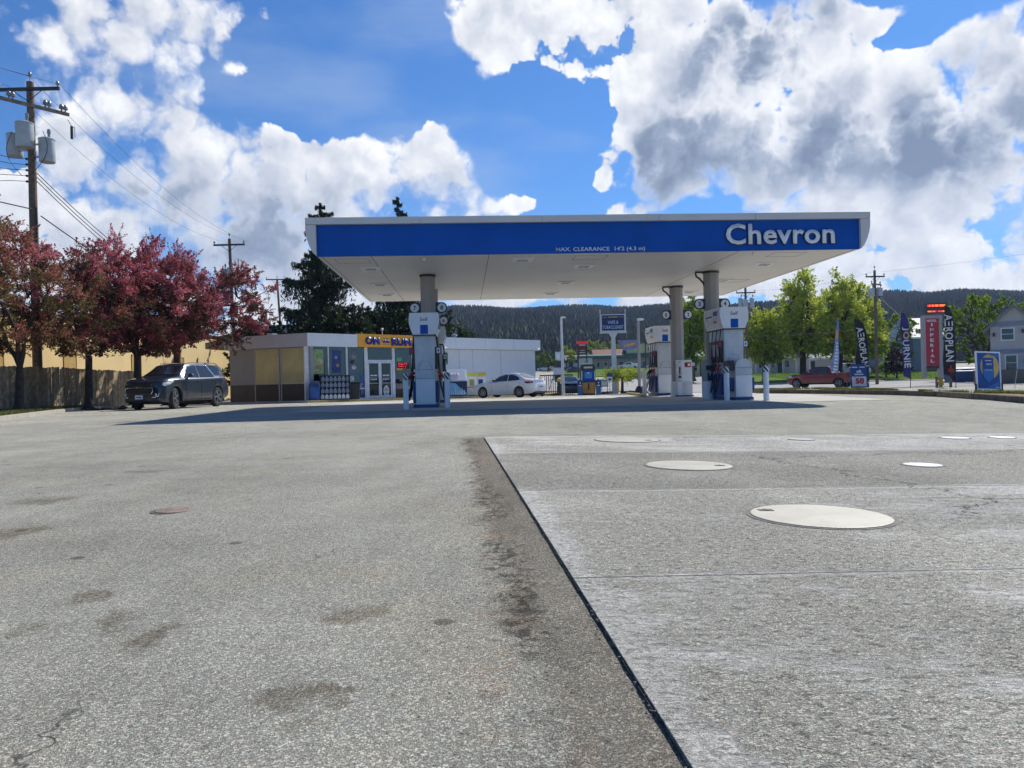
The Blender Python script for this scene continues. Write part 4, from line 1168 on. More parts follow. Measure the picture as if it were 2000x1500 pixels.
# bank sign and notice on the wall
x0, x1 = fx(865,700)[0], fx(877,700)[0]
td = MB().box(x0,x1,.12,.24,2.03,2.80).build('bank_sign', GREEN, st)
text_obj('TD', (x1-x0)*.62, .30, pm('sign_mint',(.35,.75,.55),.4), td, 'letters', ((x0+x1)/2+.01,.112,2.50), ext=.006, bold=.03)
text_obj('ATM', (x1-x0)*.55, .10, pm('sign_mint2',(.55,.8,.7),.4), td, 'letters', ((x0+x1)/2,.114,2.12), ext=.004, bold=.02)
q = MB(); q.mat(0).box(x0,x1,.28,.297,1.35,1.92); q.mat(1).box(x0+.08,x0+.28,.274,.2795,1.55,1.75); q.box(x0+.4,x0+.6,.274,.2795,1.4,1.65); q.build('wall_notice', [WHITE, DKBLUE], st)

# walkway kerb round the store
wk = [Vector((SA.x-1.2, SA.y-.9, 0)), SO - fin*1.15 + Vector((-.6,-.3,0)), SO + fdir*FLEN*.45 - fin*1.5, SO + fdir*(FLEN+.5) - fin*1.5]
inner = [Vector((SA.x-1.2, SA.y+.5, 0)), SO + fin*.5, SO + fdir*FLEN*.45 + fin*.5, SO + fdir*(FLEN+.5) + fin*.5]
props(sheet('store_walkway', [(p.x,p.y) for p in wk]+[(p.x,p.y) for p in reversed(inner)], .13, SLABM, thick=.15), kind='structure')
kerb_line('walkway_kerb', resample([p-fin*.02 for p in wk[1:]], 1.5), YCURB, .125, .02, left=True)

# ---------------------------------------------------------------- things in front of the store
def at_front(px, off):
    """ground point off metres in front of the glazing seen at column px"""
    d = ray(px, 760); o0 = SO - fin*off; t = (o0-EYE).dot(fin)/d.dot(fin); p = EYE + d*t
    return Vector((p.x, p.y, gz(p.x,p.y)+.13))
t = thing('litter_bin', 'blue plastic litter bin at the store corner by the beige windows', 'bin', at_front(614.5, .35), SROT-R(35))
MB().prism([(-.24,0),(.24,0),(.29,.85),(-.29,.85)], 'y', -.28, .28).build('body', DKBLUE, t, bevel=.02)
MB().prism([(-.29,.86),(.29,.86),(.24,.98),(.1,1.02),(-.1,1.02),(-.24,.98)], 'y', -.29, .29).build('lid', DKBLUE, t, bevel=.02)
q = MB(); q.box(-.22,.22,-.30,-.285,.15,.7); q.build('recycling_panel', pm('bin_panel',(.02,.10,.40),.4), t)
t = thing('washer_fluid_rack', 'black display rack of white-capped washer fluid jugs left of the door', 'display rack', at_front(655, .55), SROT-R(35))
q = MB()
for s in (-1,1):
    q.prism([(-.55,0),(.35,0),(.35,1.45),(.28,1.5),(.05,1.45)], 'x', s*.82-.02, s*.82+.02)
q.box(-.80,.80,.30,.34,0,1.4)
for k in range(4): q.box(-.80,.80,-.5+.2*k,-.2+.2*k,.04+.33*k,.06+.33*k)
q.build('frame', DARK, t)
jm = pm('jug_plastic', (.30,.34,.45), .3, var=.3, vs=20); jc = pm('jug_cap', (.8,.8,.8), .5)
for k in range(4):
    for j in range(7):
        q = MB(); x = -.69+.23*j; y = -.36+.2*k; z = .06+.33*k
        q.mat(0).box(x-.09,x+.09,y-.09,y+.09,z,z+.19); q.prism([(x-.09,z+.19),(x+.09,z+.19),(x+.03,z+.25),(x-.03,z+.25)],'y',y-.06,y+.06)
        q.mat(1).cyl(x,y,z+.25,z+.28,.03,8)
        o = q.build('fluid_jug', [jm if k else WHITE, jc]); 
        o.matrix_world = Matrix.Translation(t.location) @ Matrix.Rotation(SROT-R(35), 4, 'Z')
        props(o, 'washer fluid jug on the %s shelf of the black rack, %s from the left' % (['lowest','second','third','top'][k], ['first','second','third','fourth','fifth','sixth','seventh'][j]), 'jug', 'washer fluid jugs on the rack')
t = thing('waste_bin', 'tall black waste bin between the jug rack and the store door', 'bin', at_front(693, .75), SROT-R(35))
MB().prism([(-.26,0),(.26,0),(.30,.9),(-.30,.9)], 'y', -.28, .28).build('body', DARK, t, bevel=.02)
MB().prism([(-.33,.9),(.33,.9),(.33,1.0),(-.33,1.0)], 'y', -.32, .32).build('lid', BLACK, t, bevel=.02)
MB().box(.33,.37,-.1,.1,.55,.9).build('towel_holder', GALV, t)
# ice chest with slanted white lid, propane cages
p = at_front(889, 1.05)
t = thing('ice_chest', 'ice merchandiser with slanted white front and blue frost picture', 'ice chest', p, SROT-R(38))
MB().prism([(-.45,0),(.45,0),(.45,1.75),(.2,1.75),(-.45,1.0)], 'x', -.75, .75).build('case', WHITE, t, bevel=.01)
q = MB(); q.M = Matrix.Translation((0,-.14,1.36)) @ Matrix.Rotation(math.atan2(.75,.65)-0.0, 4, 'X'); q.box(-.68,.68,-.44,.44,.01,.04); q.build('door', WHITE, t, bevel=.008)
q = MB(); q.mat(0).box(-.74,.74,-.46,-.451,.02,.98); q.mat(1).prism([(-.7,.10),(.7,.10),(.7,.25),(.3,.55),(0,.85),(-.4,.9),(-.7,.75)],'y',-.465,-.4605); q.mat(2)
for k in range(9): x = -.6+.14*k; q.prism([(x,.12),(x+.08,.14),(x+.05,.5+.1*math.sin(k*2))],'y',-.469,-.4655)
q.build('frost_print', [NAVY, pm('ice_blue',(.18,.42,.68),.4), pm('ice_pale',(.6,.75,.85),.4)], t)
text_obj('ICE', .5, .2, pm('ice_letter',(.65,.5,.42),.5), t, 'lettering', (0,-.165,1.40), rot=(math.atan2(.75,.65),0,0), ext=.05, bold=.02)
def cage(px, off, label, top):
    p = at_front(px, off); t = thing('gas_locker', label, 'locker', p, SROT-R(38), 'lockers against the white store wall')
    MB().box(-.42,.42,-.3,.3,.08,1.62).build('case', LGREY, t, bevel=.01)
    q = MB(); q.box(-.36,.36,-.316,-.301,1.32,1.52); q.build('yellow_header', pm(top[0], top[1], .4), t)
    q = MB(); q.mat(0).box(-.36,.36,-.312,-.301,.55,1.28); q.mat(1).box(-.14,.16,-.318,-.3125,.66,1.1); q.mat(2).box(-.34,.34,-.318,-.3125,.56,.62); q.build('notice', [WHITE, top[2], RED], t)
    MB().box(-.36,.36,-.312,-.301,.2,.5).build('lower_vent', POSTER, t)
    return t
cage(921, 1.0, 'grey gas locker with lime header beside the ice chest', ('lime_header', (.62,.66,.03), pm('locker_olive',(.30,.34,.10),.5)))
cage(938, 1.0, 'grey gas locker with amber header behind the white sedan nose', ('amber_header', (.75,.50,.02), DKBLUE))
# ---------------------------------------------------------------- vehicles
def carpaint(name, col, metal=.4):
    mt, N, b = newmat(name)
    P = coords(N); n = N.noise(P, 3, 5, .6); s = N.n('ShaderNodeSeparateXYZ'); N.link(P, s.inputs[0])
    dirt = N.math('MULTIPLY', N.smooth(s.outputs[2], .75, .25), N.lin(n, .3, .7, .04, .34))
    N.link(N.mix(dirt, col, (.22,.20,.18)), b.inputs['Base Color'])
    N.link(N.math('MULTIPLY_ADD', dirt, .5, .28), b.inputs['Roughness'])
    b.inputs['Metallic'].default_value = metal; b.inputs['Coat Weight'].default_value = .8; b.inputs['Coat Roughness'].default_value = .03
    return mt
LAMPC = pm('lamp_clear', (.62,.66,.70), .08, spec=.9); LAMPR = pm('lamp_red', (.28,.01,.01), .15); PLATE = pm('licence_plate', (.62,.64,.68), .5)
ARCHM = pm('wheel_arch', (.008,.008,.008), .9); CARGL = pm('car_glass', (.02,.025,.03), .04, var=.2, spec=.9)
def interp(x, pts):
    if x <= pts[0][0]: return pts[0][1]
    for (a,b_),(c,d) in zip(pts, pts[1:]):
        if x <= c:
            t = (x-a)/(c-a); return b_+(d-b_)*t
    return pts[-1][1]
def vehicle(name, label, cat, spec, paint, loc, heading, group=None, steer=0.0, detail=True):
    """heading: direction the nose points, radians from +X.  local: nose towards +X"""
    L, Wd = spec['L'], spec['W']; r = spec['r']; wb = spec['wb']; fo = spec['fo']
    ax = [fo, fo+wb]; R_ = r*1.16
    t = thing(name, label, cat, loc, heading, group)
    def smp(key, s): 
        p = spec[key]; e = .05
        return (interp(s-e,p)+2*interp(s,p)+interp(s+e,p))/4
    def ring(s):
        top, belt, hw, hr, bot = (smp(k, s) for k in ('top','belt','hw','hr','bot'))
        belt = min(belt, top-.02)
        g = top-belt
        ar = 0
        for a in ax:
            if abs(s-a) < R_: ar = max(ar, r + math.sqrt(R_*R_-(s-a)**2))
        bs = max(bot, min(ar, belt-.10))
        er = max(0, min(1, g/.35))
        hre = hw*.96*(1-er)+hr*er
        m1 = max(bs+.02, bot+(belt-bot)*.28); m2 = max(m1+.02, bot+(belt-bot)*.66); m1 = min(m1, belt-.07); m2 = min(m2, belt-.03)
        m1 = max(m1, bs)
        return [(0,bot if not ar else bs),(hw*.80, bs if ar else bot),(hw*.975,bs),(hw*.995,m1),(hw,m2),(hw*.985,belt-.03*min(1,er*2+.3)),(hw*.95,belt),
                (hre, belt+g*.86),(hre*.94, belt+g*.955),(hre*.6, top-.006),(0,top)]
    st_ = sorted(set([0,.03,.08,.15,.25,.4] + [k*.12 for k in range(1, int(L/.12)+1) if k*.12 < L-.1] + [L-.2,L-.1,L-.04,L] +
                    [a+R_*math.sin(math.pi*(k/16-.5))*1.0 for a in ax for k in range(17)] + [a+sg_*(R_+.012) for a in ax for sg_ in (-1,1)]))
    st_ = [s for i, s in enumerate(st_) if i == 0 or s-st_[i-1] > .004]
    mb = MB(); n = 11; vs = []; fs = []
    for s in st_:
        rg = ring(s)
        full = [(-y, z) for y, z in reversed(rg[1:])] + rg
        # rounded nose and tail seen from above
        for y, z in full:
            k = abs(y)/(Wd/2); dx = 0
            rnose = spec.get('round', .22)
            f_ = max(0, 1-s/(L*.3)); b_ = max(0, 1-(L-s)/(L*.25))
            dx = -rnose*f_*f_*k**2.5 + rnose*.6*b_*b_*k**2.5
            vs.append((L/2-s+dx, y, z))
    m_ = 2*n-1
    for i in range(len(st_)-1):
        for k in range(m_-1):
            fs.append((i*m_+k, i*m_+k+1, (i+1)*m_+k+1, (i+1)*m_+k))
        fs.append((i*m_+m_-1, i*m_, (i+1)*m_, (i+1)*m_+m_-1))
    fs.append(tuple(range(m_))); fs.append(tuple((len(st_)-1)*m_+k for k in range(m_))[::-1])
    mb._add(vs, fs)
    body = mb.build('body', paint, t, smooth=True)
    def dxf(s, y):
        k = abs(y)/(Wd/2); f_ = max(0, 1-s/(L*.3)); b_ = max(0, 1-(L-s)/(L*.25)); rn = spec.get('round', .22)
        return -rn*f_*f_*k**2.5 + rn*.6*b_*b_*k**2.5
    def side_y(s, z):
        rg = ring(s)[2:9]
        for (y0,z0),(y1,z1) in zip(rg, rg[1:]):
            if z <= z1 or (y1,z1) == rg[-1]:
                if z1-z0 < 1e-5: return y1
                return y0+(y1-y0)*max(0,min(1,(z-z0)/(z1-z0)))
    def top_z(s, y):
        rg = ring(s)[6:]
        y = abs(y)
        for (y0,z0),(y1,z1) in zip(rg, rg[1:]):
            if y >= y1:
                if abs(y0-y1) < 1e-5: return z1
                return z0+(z1-z0)*max(0,min(1,(y0-y)/(y0-y1)))
        return rg[-1][1]
    def panel(nm, poly, mode, mat, sides=(1,-1), off=.006, parent=t):
        for sd_ in sides:
            bm = bmesh.new(); bm.faces.new([bm.verts.new((p[0], p[1], 0)) for p in poly])
            x0,x1 = min(p[0] for p in poly), max(p[0] for p in poly); y0,y1 = min(p[1] for p in poly), max(p[1] for p in poly)
            a = math.ceil(x0/.06)*.06
            while a < x1: bmesh.ops.bisect_plane(bm, geom=bm.verts[:]+bm.edges[:]+bm.faces[:], plane_co=(a,0,0), plane_no=(1,0,0)); a += .06
            a = math.ceil(y0/.08)*.08
            while a < y1: bmesh.ops.bisect_plane(bm, geom=bm.verts[:]+bm.edges[:]+bm.faces[:], plane_co=(0,a,0), plane_no=(0,1,0)); a += .08
            for v in bm.verts:
                s, q = v.co.x, v.co.y
                if mode == 'side':
                    y = side_y(s, q)+off; v.co = (L/2-s+dxf(s,y), sd_*y, q)
                else:
                    z = top_z(s, q)+off; v.co = (L/2-s+dxf(s,q)+(.0), q, z)
            bmesh.ops.recalc_face_normals(bm, faces=bm.faces)
            me = bpy.data.meshes.new(nm); bm.to_mesh(me); bm.free(); me.materials.append(mat)
            for p in me.polygons: p.use_smooth = True
            o = bpy.data.objects.new(nm, me); C.objects.link(o); o.parent = parent
            sm_ = o.modifiers.new('thickness','SOLIDIFY'); sm_.thickness = .004
            if mode == 'top': break
    for poly in spec['side_win']: panel('side_window', poly, 'side', CARGL)
    for poly in spec['top_win']: panel('windscreen' if poly[0][0] < L/2 else 'rear_window', poly, 'top', CARGL)
    for poly in spec.get('dark_side', []): panel('side_trim', poly, 'side', DARK, off=.004)
    for poly in spec.get('chrome', []): panel('window_trim', poly, 'side', CHROME, off=.003)
    for poly in spec.get('head', []): panel('headlight', poly, 'side', LAMPC, off=.008)
    for poly in spec.get('tail', []): panel('tail_light', poly, 'side', LAMPR, off=.008)
    for (a,b_,c,d,e,f_,nm,mt) in spec.get('boxes', []):
        MB().box(a,b_,c,d,e,f_).build(nm, mt, t, bevel=.01)
    for fn in spec.get('extra', []): fn(t, L, Wd)
    if detail:
        for s in spec.get('door_lines', []):
            z0, z1 = smp('bot', s)+.12, smp('belt', s)-.02
            q = MB()
            for sd_ in (1,-1):
                pts = [(L/2-s+dxf(s,side_y(s,z)), sd_*(side_y(s,z)+.001), z) for z in [z0+(z1-z0)*k/6 for k in range(7)]]
                q.tube(pts, .006, 4)
            q.build('door_gap', ARCHM, t)
            zh = z1-.10
            for sd_ in (1,-1): yy = side_y(s-.18, zh)*sd_; q = MB(); q.box(L/2-s+.06, L/2-s+.26, yy-.03, yy+.03, zh-.02, zh+.02); q.build('door_handle', paint, t, bevel=.006)
        ms = spec.get('mirror')
        if ms:
            for sd_ in (1,-1):
                yy = side_y(ms[0], ms[1]); q = MB()
                q.ball((L/2-ms[0], sd_*(yy+.14), ms[1]+.07), (.08,.13,.08), 10, 6); q.tube([(L/2-ms[0], sd_*yy, ms[1]),(L/2-ms[0], sd_*(yy+.1), ms[1]+.03)], .025, 6)
                q.build('wing_mirror', DARK, t, smooth=True)
    ub = MB(); ub.box(-L/2+.25, L/2-.25, -Wd/2*.72, Wd/2*.72, spec['clear'], spec['clear']+.25)
    for a in ax:
        for sd_ in (1,-1): ub.box(L/2-a-R_*.98, L/2-a+R_*.98, sd_*(Wd/2-.30)-.03, sd_*(Wd/2-.30)+.03, spec['clear']+.05, r+R_-.04)
    ub.build('underbody', ARCHM, t)
    tw = spec.get('tw', .23)
    for i, a in enumerate(ax):
        for sd_ in (1,-1):
            yc = sd_*(Wd/2-tw/2-.03)
            Mx = Matrix.Translation((L/2-a, yc, r)) @ Matrix.Rotation(steer if i == 0 else 0, 4, 'Z') @ Matrix.Rotation(R(90)*(-sd_), 4, 'X')
            q = MB(); q.M = Mx; h = tw/2
            q.lathe([(r*.62,-h*.9),(r*.9,-h),(r,-h*.7),(r,h*.7),(r*.93,h),(r*.68,h*.98),(r*.66,h*.75)], 28); w = q.build('wheel', TYRE, t, smooth=True)
            q = MB(); q.M = Mx
            q.mat(0).lathe([(r*.66,h*.5),(r*.66,h*1.0),(r*.60,h*1.0),(r*.58,h*.55)], 28)
            for k in range(spec.get('spokes',5)):
                an = 2*math.pi*k/spec.get('spokes',5)
                for da in (-.13,.13):
                    q.tube([(r*.08*math.cos(an), r*.08*math.sin(an), h*.92),(r*.62*math.cos(an+da), r*.62*math.sin(an+da), h*.88)], [r*.07,r*.05], 6)
            q.lathe([(r*.14,h*.6),(r*.14,h*.98),(r*.08,h*1.02)], 12)
            q.mat(1).lathe([(r*.6,h*.3),(r*.6,h*.5)], 20)
            q.build('rim', [RIM, ARCHM], w, smooth=True)
    return t
def suv_extra(t, L, W_):
    q = MB(); q.mat(0).box(L/2-.075, L/2+.022, -.60, .60, .60, .80)
    for k in range(4): q.mat(1).box(L/2+.022, L/2+.030, -.56, .56, .63+.045*k, .640+.045*k)
    q.build('lower_grille', [BLACK, DARK], t, bevel=.01)
    q = MB(); pts = [(-.64,.70),(-.56,.585),(.56,.585),(.64,.70),(.60,.815),(-.60,.815)]
    for a, b_ in zip(pts, pts[1:]+pts[:1]): q.tube([(L/2+.025,a[0],a[1]),(L/2+.025,b_[0],b_[1])], .012, 6)
    q.build('grille_trim', CHROME, t)
    q = MB(); q.box(L/2-.09, L/2+.012, -.58,.58,.86,.95); q.build('upper_grille', BLACK, t, bevel=.01)
    q = MB(); q.prism([(-.13,.865),(-.06,.865),(-.05,.84),(.05,.84),(.06,.865),(.13,.865),(.12,.835),(.06,.835),(.05,.81),(-.05,.81),(-.06,.835),(-.12,.835)], 'x', L/2+.02, L/2+.045); q.build('badge', pm('badge_gold',(.55,.35,.10),.3,metal=.6), t)
    q = MB(); q.mat(0).box(L/2+.0, L/2+.04, -.17,.17,.40,.55); q.mat(1).box(L/2+.041,L/2+.043,-.12,.12,.455,.495); q.build('licence_plate', [PLATE, DKBLUE], t)
    for s in (-1,1):
        q = MB(); q.tube([(L/2-.16,s*.80,.62),(L/2-.10,s*.78,.50),(L/2-.05,s*.66,.47),(L/2-.04,s*.55,.47)], .018, 6); q.build('bumper_trim', CHROME, t, smooth=True)
        q = MB(); q.ball((L/2-.085,s*.70,.56),(.03,.05,.05),10,6); q.build('fog_light', LAMPC, t, smooth=True)
    for s in (-1,1):
        q = MB(); q.tube([(L/2-2.3,s*.66,1.74),(L/2-2.4,s*.66,1.79),(L/2-4.3,s*.64,1.79),(L/2-4.5,s*.64,1.72)], .016, 6); q.build('roof_rail', DARK, t, smooth=True)
SUVS = dict(L=5.19, W=1.98, r=.40, wb=3.07, fo=1.0, clear=.2, round=.26, spokes=5, tw=.25,
    top=[(0,.86),(.03,1.00),(.10,1.08),(.45,1.16),(1.2,1.24),(1.35,1.27),(2.05,1.70),(2.4,1.76),(3.5,1.785),(4.6,1.73),(4.85,1.62),(5.06,1.18),(5.15,1.05),(5.19,.90)],
    belt=[(0,.78),(.10,.98),(.5,1.08),(1.3,1.14),(2.5,1.16),(4.3,1.20),(4.9,1.18),(5.19,.85)],
    hw=[(0,.76),(.05,.84),(.25,.93),(.8,.985),(4.3,.985),(4.8,.93),(5.19,.84)],
    hr=[(0,.7),(1.3,.80),(2.2,.70),(4.5,.68),(5.19,.66)],
    bot=[(0,.36),(.15,.27),(.6,.25),(1.6,.30),(3.6,.30),(4.6,.32),(5.0,.40),(5.19,.48)],
    side_win=[[(1.66,1.20),(2.16,1.61),(2.5,1.67),(2.74,1.67),(2.74,1.20)],[(2.79,1.20),(2.79,1.67),(3.5,1.68),(3.84,1.25),(3.80,1.21)],[(3.95,1.28),(3.68,1.68),(4.45,1.65),(4.74,1.34),(4.65,1.27)]],
    chrome=[[(1.56,1.165),(2.12,1.635),(2.17,1.62),(1.66,1.19)],[(2.16,1.675),(3.55,1.705),(3.55,1.683),(2.17,1.65)],[(3.50,1.705),(3.60,1.69),(3.94,1.26),(3.84,1.25)],[(1.62,1.19),(1.66,1.168),(3.93,1.21),(3.91,1.24)]],
    top_win=[[(1.40,-.72),(1.40,.72),(2.0,.62),(2.0,-.62)],[(4.88,-.56),(4.88,.56),(5.05,.62),(5.05,-.62)]],
    head=[[(.10,.92),(.16,.99),(.75,1.07),(.80,1.02),(.55,.93),(.20,.87)]], tail=[[(4.83,.98),(4.86,1.12),(5.10,1.02),(5.14,.9)]],
    dark_side=[[(1.55,.31),(1.55,.40),(3.5,.42),(3.5,.33)]], door_lines=[1.72,2.77,3.85], mirror=(1.92,1.20), extra=[suv_extra])
fw = onY(336, 31.2)
th = R(13)
hd = Vector((-math.sin(th), -math.cos(th), 0)); side = Vector((hd.y, -hd.x, 0))  # right of heading
# front-left wheel contact sits at fw; car's left is -side
ctr = fw - hd*(5.19/2-1.0) + side*(.99-.12)
vehicle('parked_suv', 'dark blue-grey SUV parked nose-out by the fence under the blossom trees', 'suv', SUVS, carpaint('suv_paint', (.022,.030,.045), .35), (ctr.x, ctr.y, gz(ctr.x, ctr.y)), math.atan2(hd.y, hd.x), steer=R(14)).scale = (.94, 1.0, 1.075)
def sedan_extra(t, L, W_):
    q = MB(); q.mat(0).box(-L/2-.03,-L/2+.06,-.24,.24,.56,.70); q.mat(1).box(-L/2-.033,-L/2-.030,-.17,.17,.61,.655); q.build('licence_plate', [PLATE, DKBLUE], t)
    q = MB(); q.box(-L/2-.015,-L/2+.3,-.62,.62,.25,.36); q.build('rear_valance', DARK, t, bevel=.02)
    q = MB(); q.prism([(-.03,.98),(.05,.94),(.01,.90)], 'x', -L/2-.02, -L/2+.04); q.build('badge', CHROME, t)
    q = MB(); q.box(-L/2+.02,-L/2+.16,-.66,.66,1.16,1.185); q.box(-L/2+.06,-L/2+.10,-.60,-.55,1.06,1.16); q.box(-L/2+.06,-L/2+.10,.55,.60,1.06,1.16); q.build('boot_spoiler', WHITE, t, bevel=.006)
SEDS = dict(L=4.57, W=1.76, r=.325, wb=2.63, fo=.93, clear=.16, round=.22, spokes=9, tw=.21,
    top=[(0,.60),(.04,.72),(.15,.80),(1.1,.95),(1.28,.99),(2.0,1.36),(2.4,1.46),(2.9,1.475),(3.3,1.43),(3.95,1.13),(4.1,1.09),(4.45,1.05),(4.54,.95),(4.57,.7)],
    belt=[(0,.52),(.15,.72),(1.2,.88),(2.0,.92),(3.6,1.0),(4.4,.98),(4.57,.7)],
    hw=[(0,.62),(.1,.74),(.4,.83),(1,.875),(3.8,.88),(4.3,.82),(4.57,.70)],
    hr=[(0,.6),(1.2,.74),(2.2,.58),(3.2,.57),(4.0,.66),(4.57,.62)],
    bot=[(0,.28),(.15,.18),(1.6,.19),(3.4,.19),(4.3,.24),(4.57,.34)],
    side_win=[[(1.62,.96),(2.1,1.28),(2.4,1.36),(2.68,1.375),(2.72,1.0)],[(2.77,1.0),(2.73,1.375),(3.05,1.37),(3.45,1.22),(3.58,1.09),(3.50,1.04)]],
    top_win=[[(1.34,-.60),(1.34,.60),(2.05,.50),(2.05,-.50)],[(3.34,-.48),(3.34,.48),(3.92,.58),(3.92,-.58)]],
    head=[[(.12,.60),(.12,.70),(.75,.82),(.6,.72)]], tail=[[(3.98,.88),(4.0,.95),(4.50,.96),(4.52,.86),(4.2,.82)]],
    door_lines=[1.62,2.74,3.62], mirror=(1.85,.98), extra=[sedan_extra])
hd = Vector((-math.cos(R(33)), math.sin(R(33)), 0)); c0 = onY(993, 46.6)
WPAINT = carpaint('white_car_paint', (.78,.79,.80), 0.0)
sedan = vehicle('parked_sedan', 'white four-door sedan parked nosed in at the white store wall', 'car', SEDS, WPAINT, (c0.x, c0.y, gz(c0.x, c0.y)), math.atan2(hd.y, hd.x), steer=R(10))
def pick_extra(t, L, W_):
    q = MB(); q.box(-L/2+.14, -L/2+1.72, -.72, .72, 1.26, 1.325); q.build('bed_cover', ARCHM, t, bevel=.01)
    q = MB(); q.box(-L/2-.10,-L/2+.06,-.85,.85,.48,.66); q.build('rear_bumper', CHROME, t, bevel=.02)
    q = MB(); q.box(-L/2-.015,-L/2+.02,-.30,.30,.95,1.12); q.build('tailgate_handle', DARK, t)
PICK = dict(L=5.8, W=2.02, r=.41, wb=3.65, fo=.95, clear=.32, round=.16, spokes=6, tw=.27,
    top=[(0,.9),(.05,1.08),(.2,1.16),(1.45,1.24),(1.6,1.28),(2.25,1.80),(2.6,1.88),(3.6,1.88),(3.85,1.80),(3.98,1.34),(4.1,1.32),(5.75,1.32),(5.8,1.25)],
    belt=[(0,.85),(.2,1.05),(1.5,1.17),(3.9,1.24),(5.8,1.24)],
    hw=[(0,.86),(.1,.93),(.5,1.0),(5.5,1.0),(5.8,.96)],
    hr=[(0,.8),(1.5,.88),(2.4,.74),(3.8,.74),(4.05,.95),(5.8,.94)],
    bot=[(0,.5),(.2,.42),(5.4,.45),(5.8,.55)],
    side_win=[[(1.92,1.27),(2.4,1.70),(2.85,1.78),(2.85,1.27)],[(2.92,1.27),(2.92,1.78),(3.60,1.76),(3.66,1.29)]],
    top_win=[[(1.68,-.78),(1.68,.78),(2.25,.66),(2.25,-.66)],[(3.84,-.62),(3.84,.62),(3.97,.70),(3.97,-.70)]],
    head=[[(.1,.9),(.1,1.08),(.5,1.12),(.45,.92)]], tail=[[(5.58,.92),(5.58,1.22),(5.78,1.22),(5.78,.92)]],
    door_lines=[1.95,2.88,3.72], mirror=(2.1,1.28), extra=[pick_extra])
hd = Vector((-math.cos(R(43)), math.sin(R(43)), 0)); c0 = onY(1606, 66)
c0 = onY(1607, 67)
vehicle('pickup_truck', 'dark red pickup truck driving away along the road', 'pickup', PICK, carpaint('red_truck_paint', (.18,.015,.02), .3), (c0.x, c0.y, gz(c0.x, c0.y)+.0), math.atan2(hd.y, hd.x))
# other cars, smaller in the picture
BLKP = carpaint('black_car_paint', (.02,.022,.03), .3); SILV = carpaint('silver_car_paint', (.5,.52,.55), .5); REDP = carpaint('maroon_car_paint', (.13,.015,.02), .3)
c0 = onY(1112, 55); vehicle('parked_coupe', 'blue-black car with white bonnet stripe, facing us behind the black railing', 'car', dict(SEDS, L=4.5, W=1.85, top=[(0,.55),(.04,.70),(.2,.80),(1.5,.95),(1.7,.99),(2.4,1.30),(2.8,1.36),(3.4,1.32),(4.2,1.0),(4.5,.8)], head=[[(.1,.62),(.1,.70),(.55,.78),(.5,.70)]],
    side_win=[[(2.1,.98),(2.5,1.22),(3.1,1.24),(3.3,1.02)]], top_win=[[(1.78,-.62),(1.78,.62),(2.42,.5),(2.42,-.5)],[(3.45,-.48),(3.45,.48),(4.1,.58),(4.1,-.58)]], extra=[lambda t,L,W_: MB().box(L/2-.06,L/2+.03,-.6,.6,.22,.5).build('grille', BLACK, t, bevel=.02), lambda t,L,W_: MB().box(L/2-1.45,L/2-.12,-.75,.75,.86,.875).build('pale_bonnet', SILV, t)]),
    carpaint('deep_blue_paint', (.02,.04,.10), .4), c0, R(-93))
c0 = onY(1228, 214)
vehicle('parked_van', 'white crew truck parked in front of the green-roofed motel', 'van', dict(PICK, top=[(0,.9),(.2,1.14),(1.45,1.24),(2.2,1.85),(2.6,1.92),(3.9,1.92),(4.1,1.6),(5.8,1.6)]), WPAINT, c0, R(172))
c0 = onY(1277, 214); vehicle('parked_car', 'white car at the right end of the motel, beyond the pump', 'car', SEDS, WPAINT, c0, R(170), 'cars parked at the motel')
c0 = onY(1247, 138); vehicle('passing_car', 'maroon hatchback with pale roof on the road behind the grey lamp post', 'car', dict(SEDS, extra=[]), REDP, c0, R(8))
c0 = onY(1066, 207); vehicle('parked_car', 'pale green-white car parked under the small tree right of the store', 'car', dict(SEDS, extra=[]), SILV, c0, R(170), 'cars parked at the motel')
c0 = onY(1125, 190); vehicle('parked_car', 'dark car with white roof left of the air and vacuum machine', 'car', dict(SEDS, extra=[]), BLKP, c0, R(10), 'cars parked at the motel')
c0 = onY(1658, 108); vehicle('parked_car', 'white vehicle parked under the green trees beyond the pickup', 'car', dict(PICK, extra=[]), WPAINT, c0, R(5), 'cars parked beyond the lawn')
# ---------------------------------------------------------------- trees
def leaf_mesh(name, pts, size, tone, mat, parent, rs, aspect=.55, up=None, drop=False):
    n = len(pts)
    a = rs.normal(0, 1, (n, 3)); 
    if drop: a[:, 2] = -np.abs(a[:, 2])*2.2
    a /= np.linalg.norm(a, axis=1)[:, None]
    b_ = np.cross(a, rs.normal(0, 1, (n, 3))); b_ /= np.linalg.norm(b_, axis=1)[:, None]
    s = (size*rs.uniform(.6, 1.35, n))[:, None]
    v = np.zeros((n, 4, 3))
    v[:, 0] = pts - a*s; v[:, 1] = pts + b_*s*aspect - a*s*.1; v[:, 2] = pts + a*s; v[:, 3] = pts - b_*s*aspect - a*s*.1
    me = bpy.data.meshes.new(name)
    me.vertices.add(n*4); me.vertices.foreach_set('co', v.astype(np.float32).ravel())
    me.loops.add(n*4); me.loops.foreach_set('vertex_index', np.arange(n*4, dtype=np.int32))
    me.polygons.add(n); me.polygons.foreach_set('loop_start', np.arange(0, n*4, 4, dtype=np.int32)); me.polygons.foreach_set('loop_total', np.full(n, 4, dtype=np.int32))
    at = me.attributes.new('tone', 'FLOAT', 'FACE'); at.data.foreach_set('value', np.clip(tone, 0, 1).astype(np.float32))
    me.update(); me.materials.append(mat)
    o = bpy.data.objects.new(name, me); C.objects.link(o)
    if parent: o.parent = parent
    return o
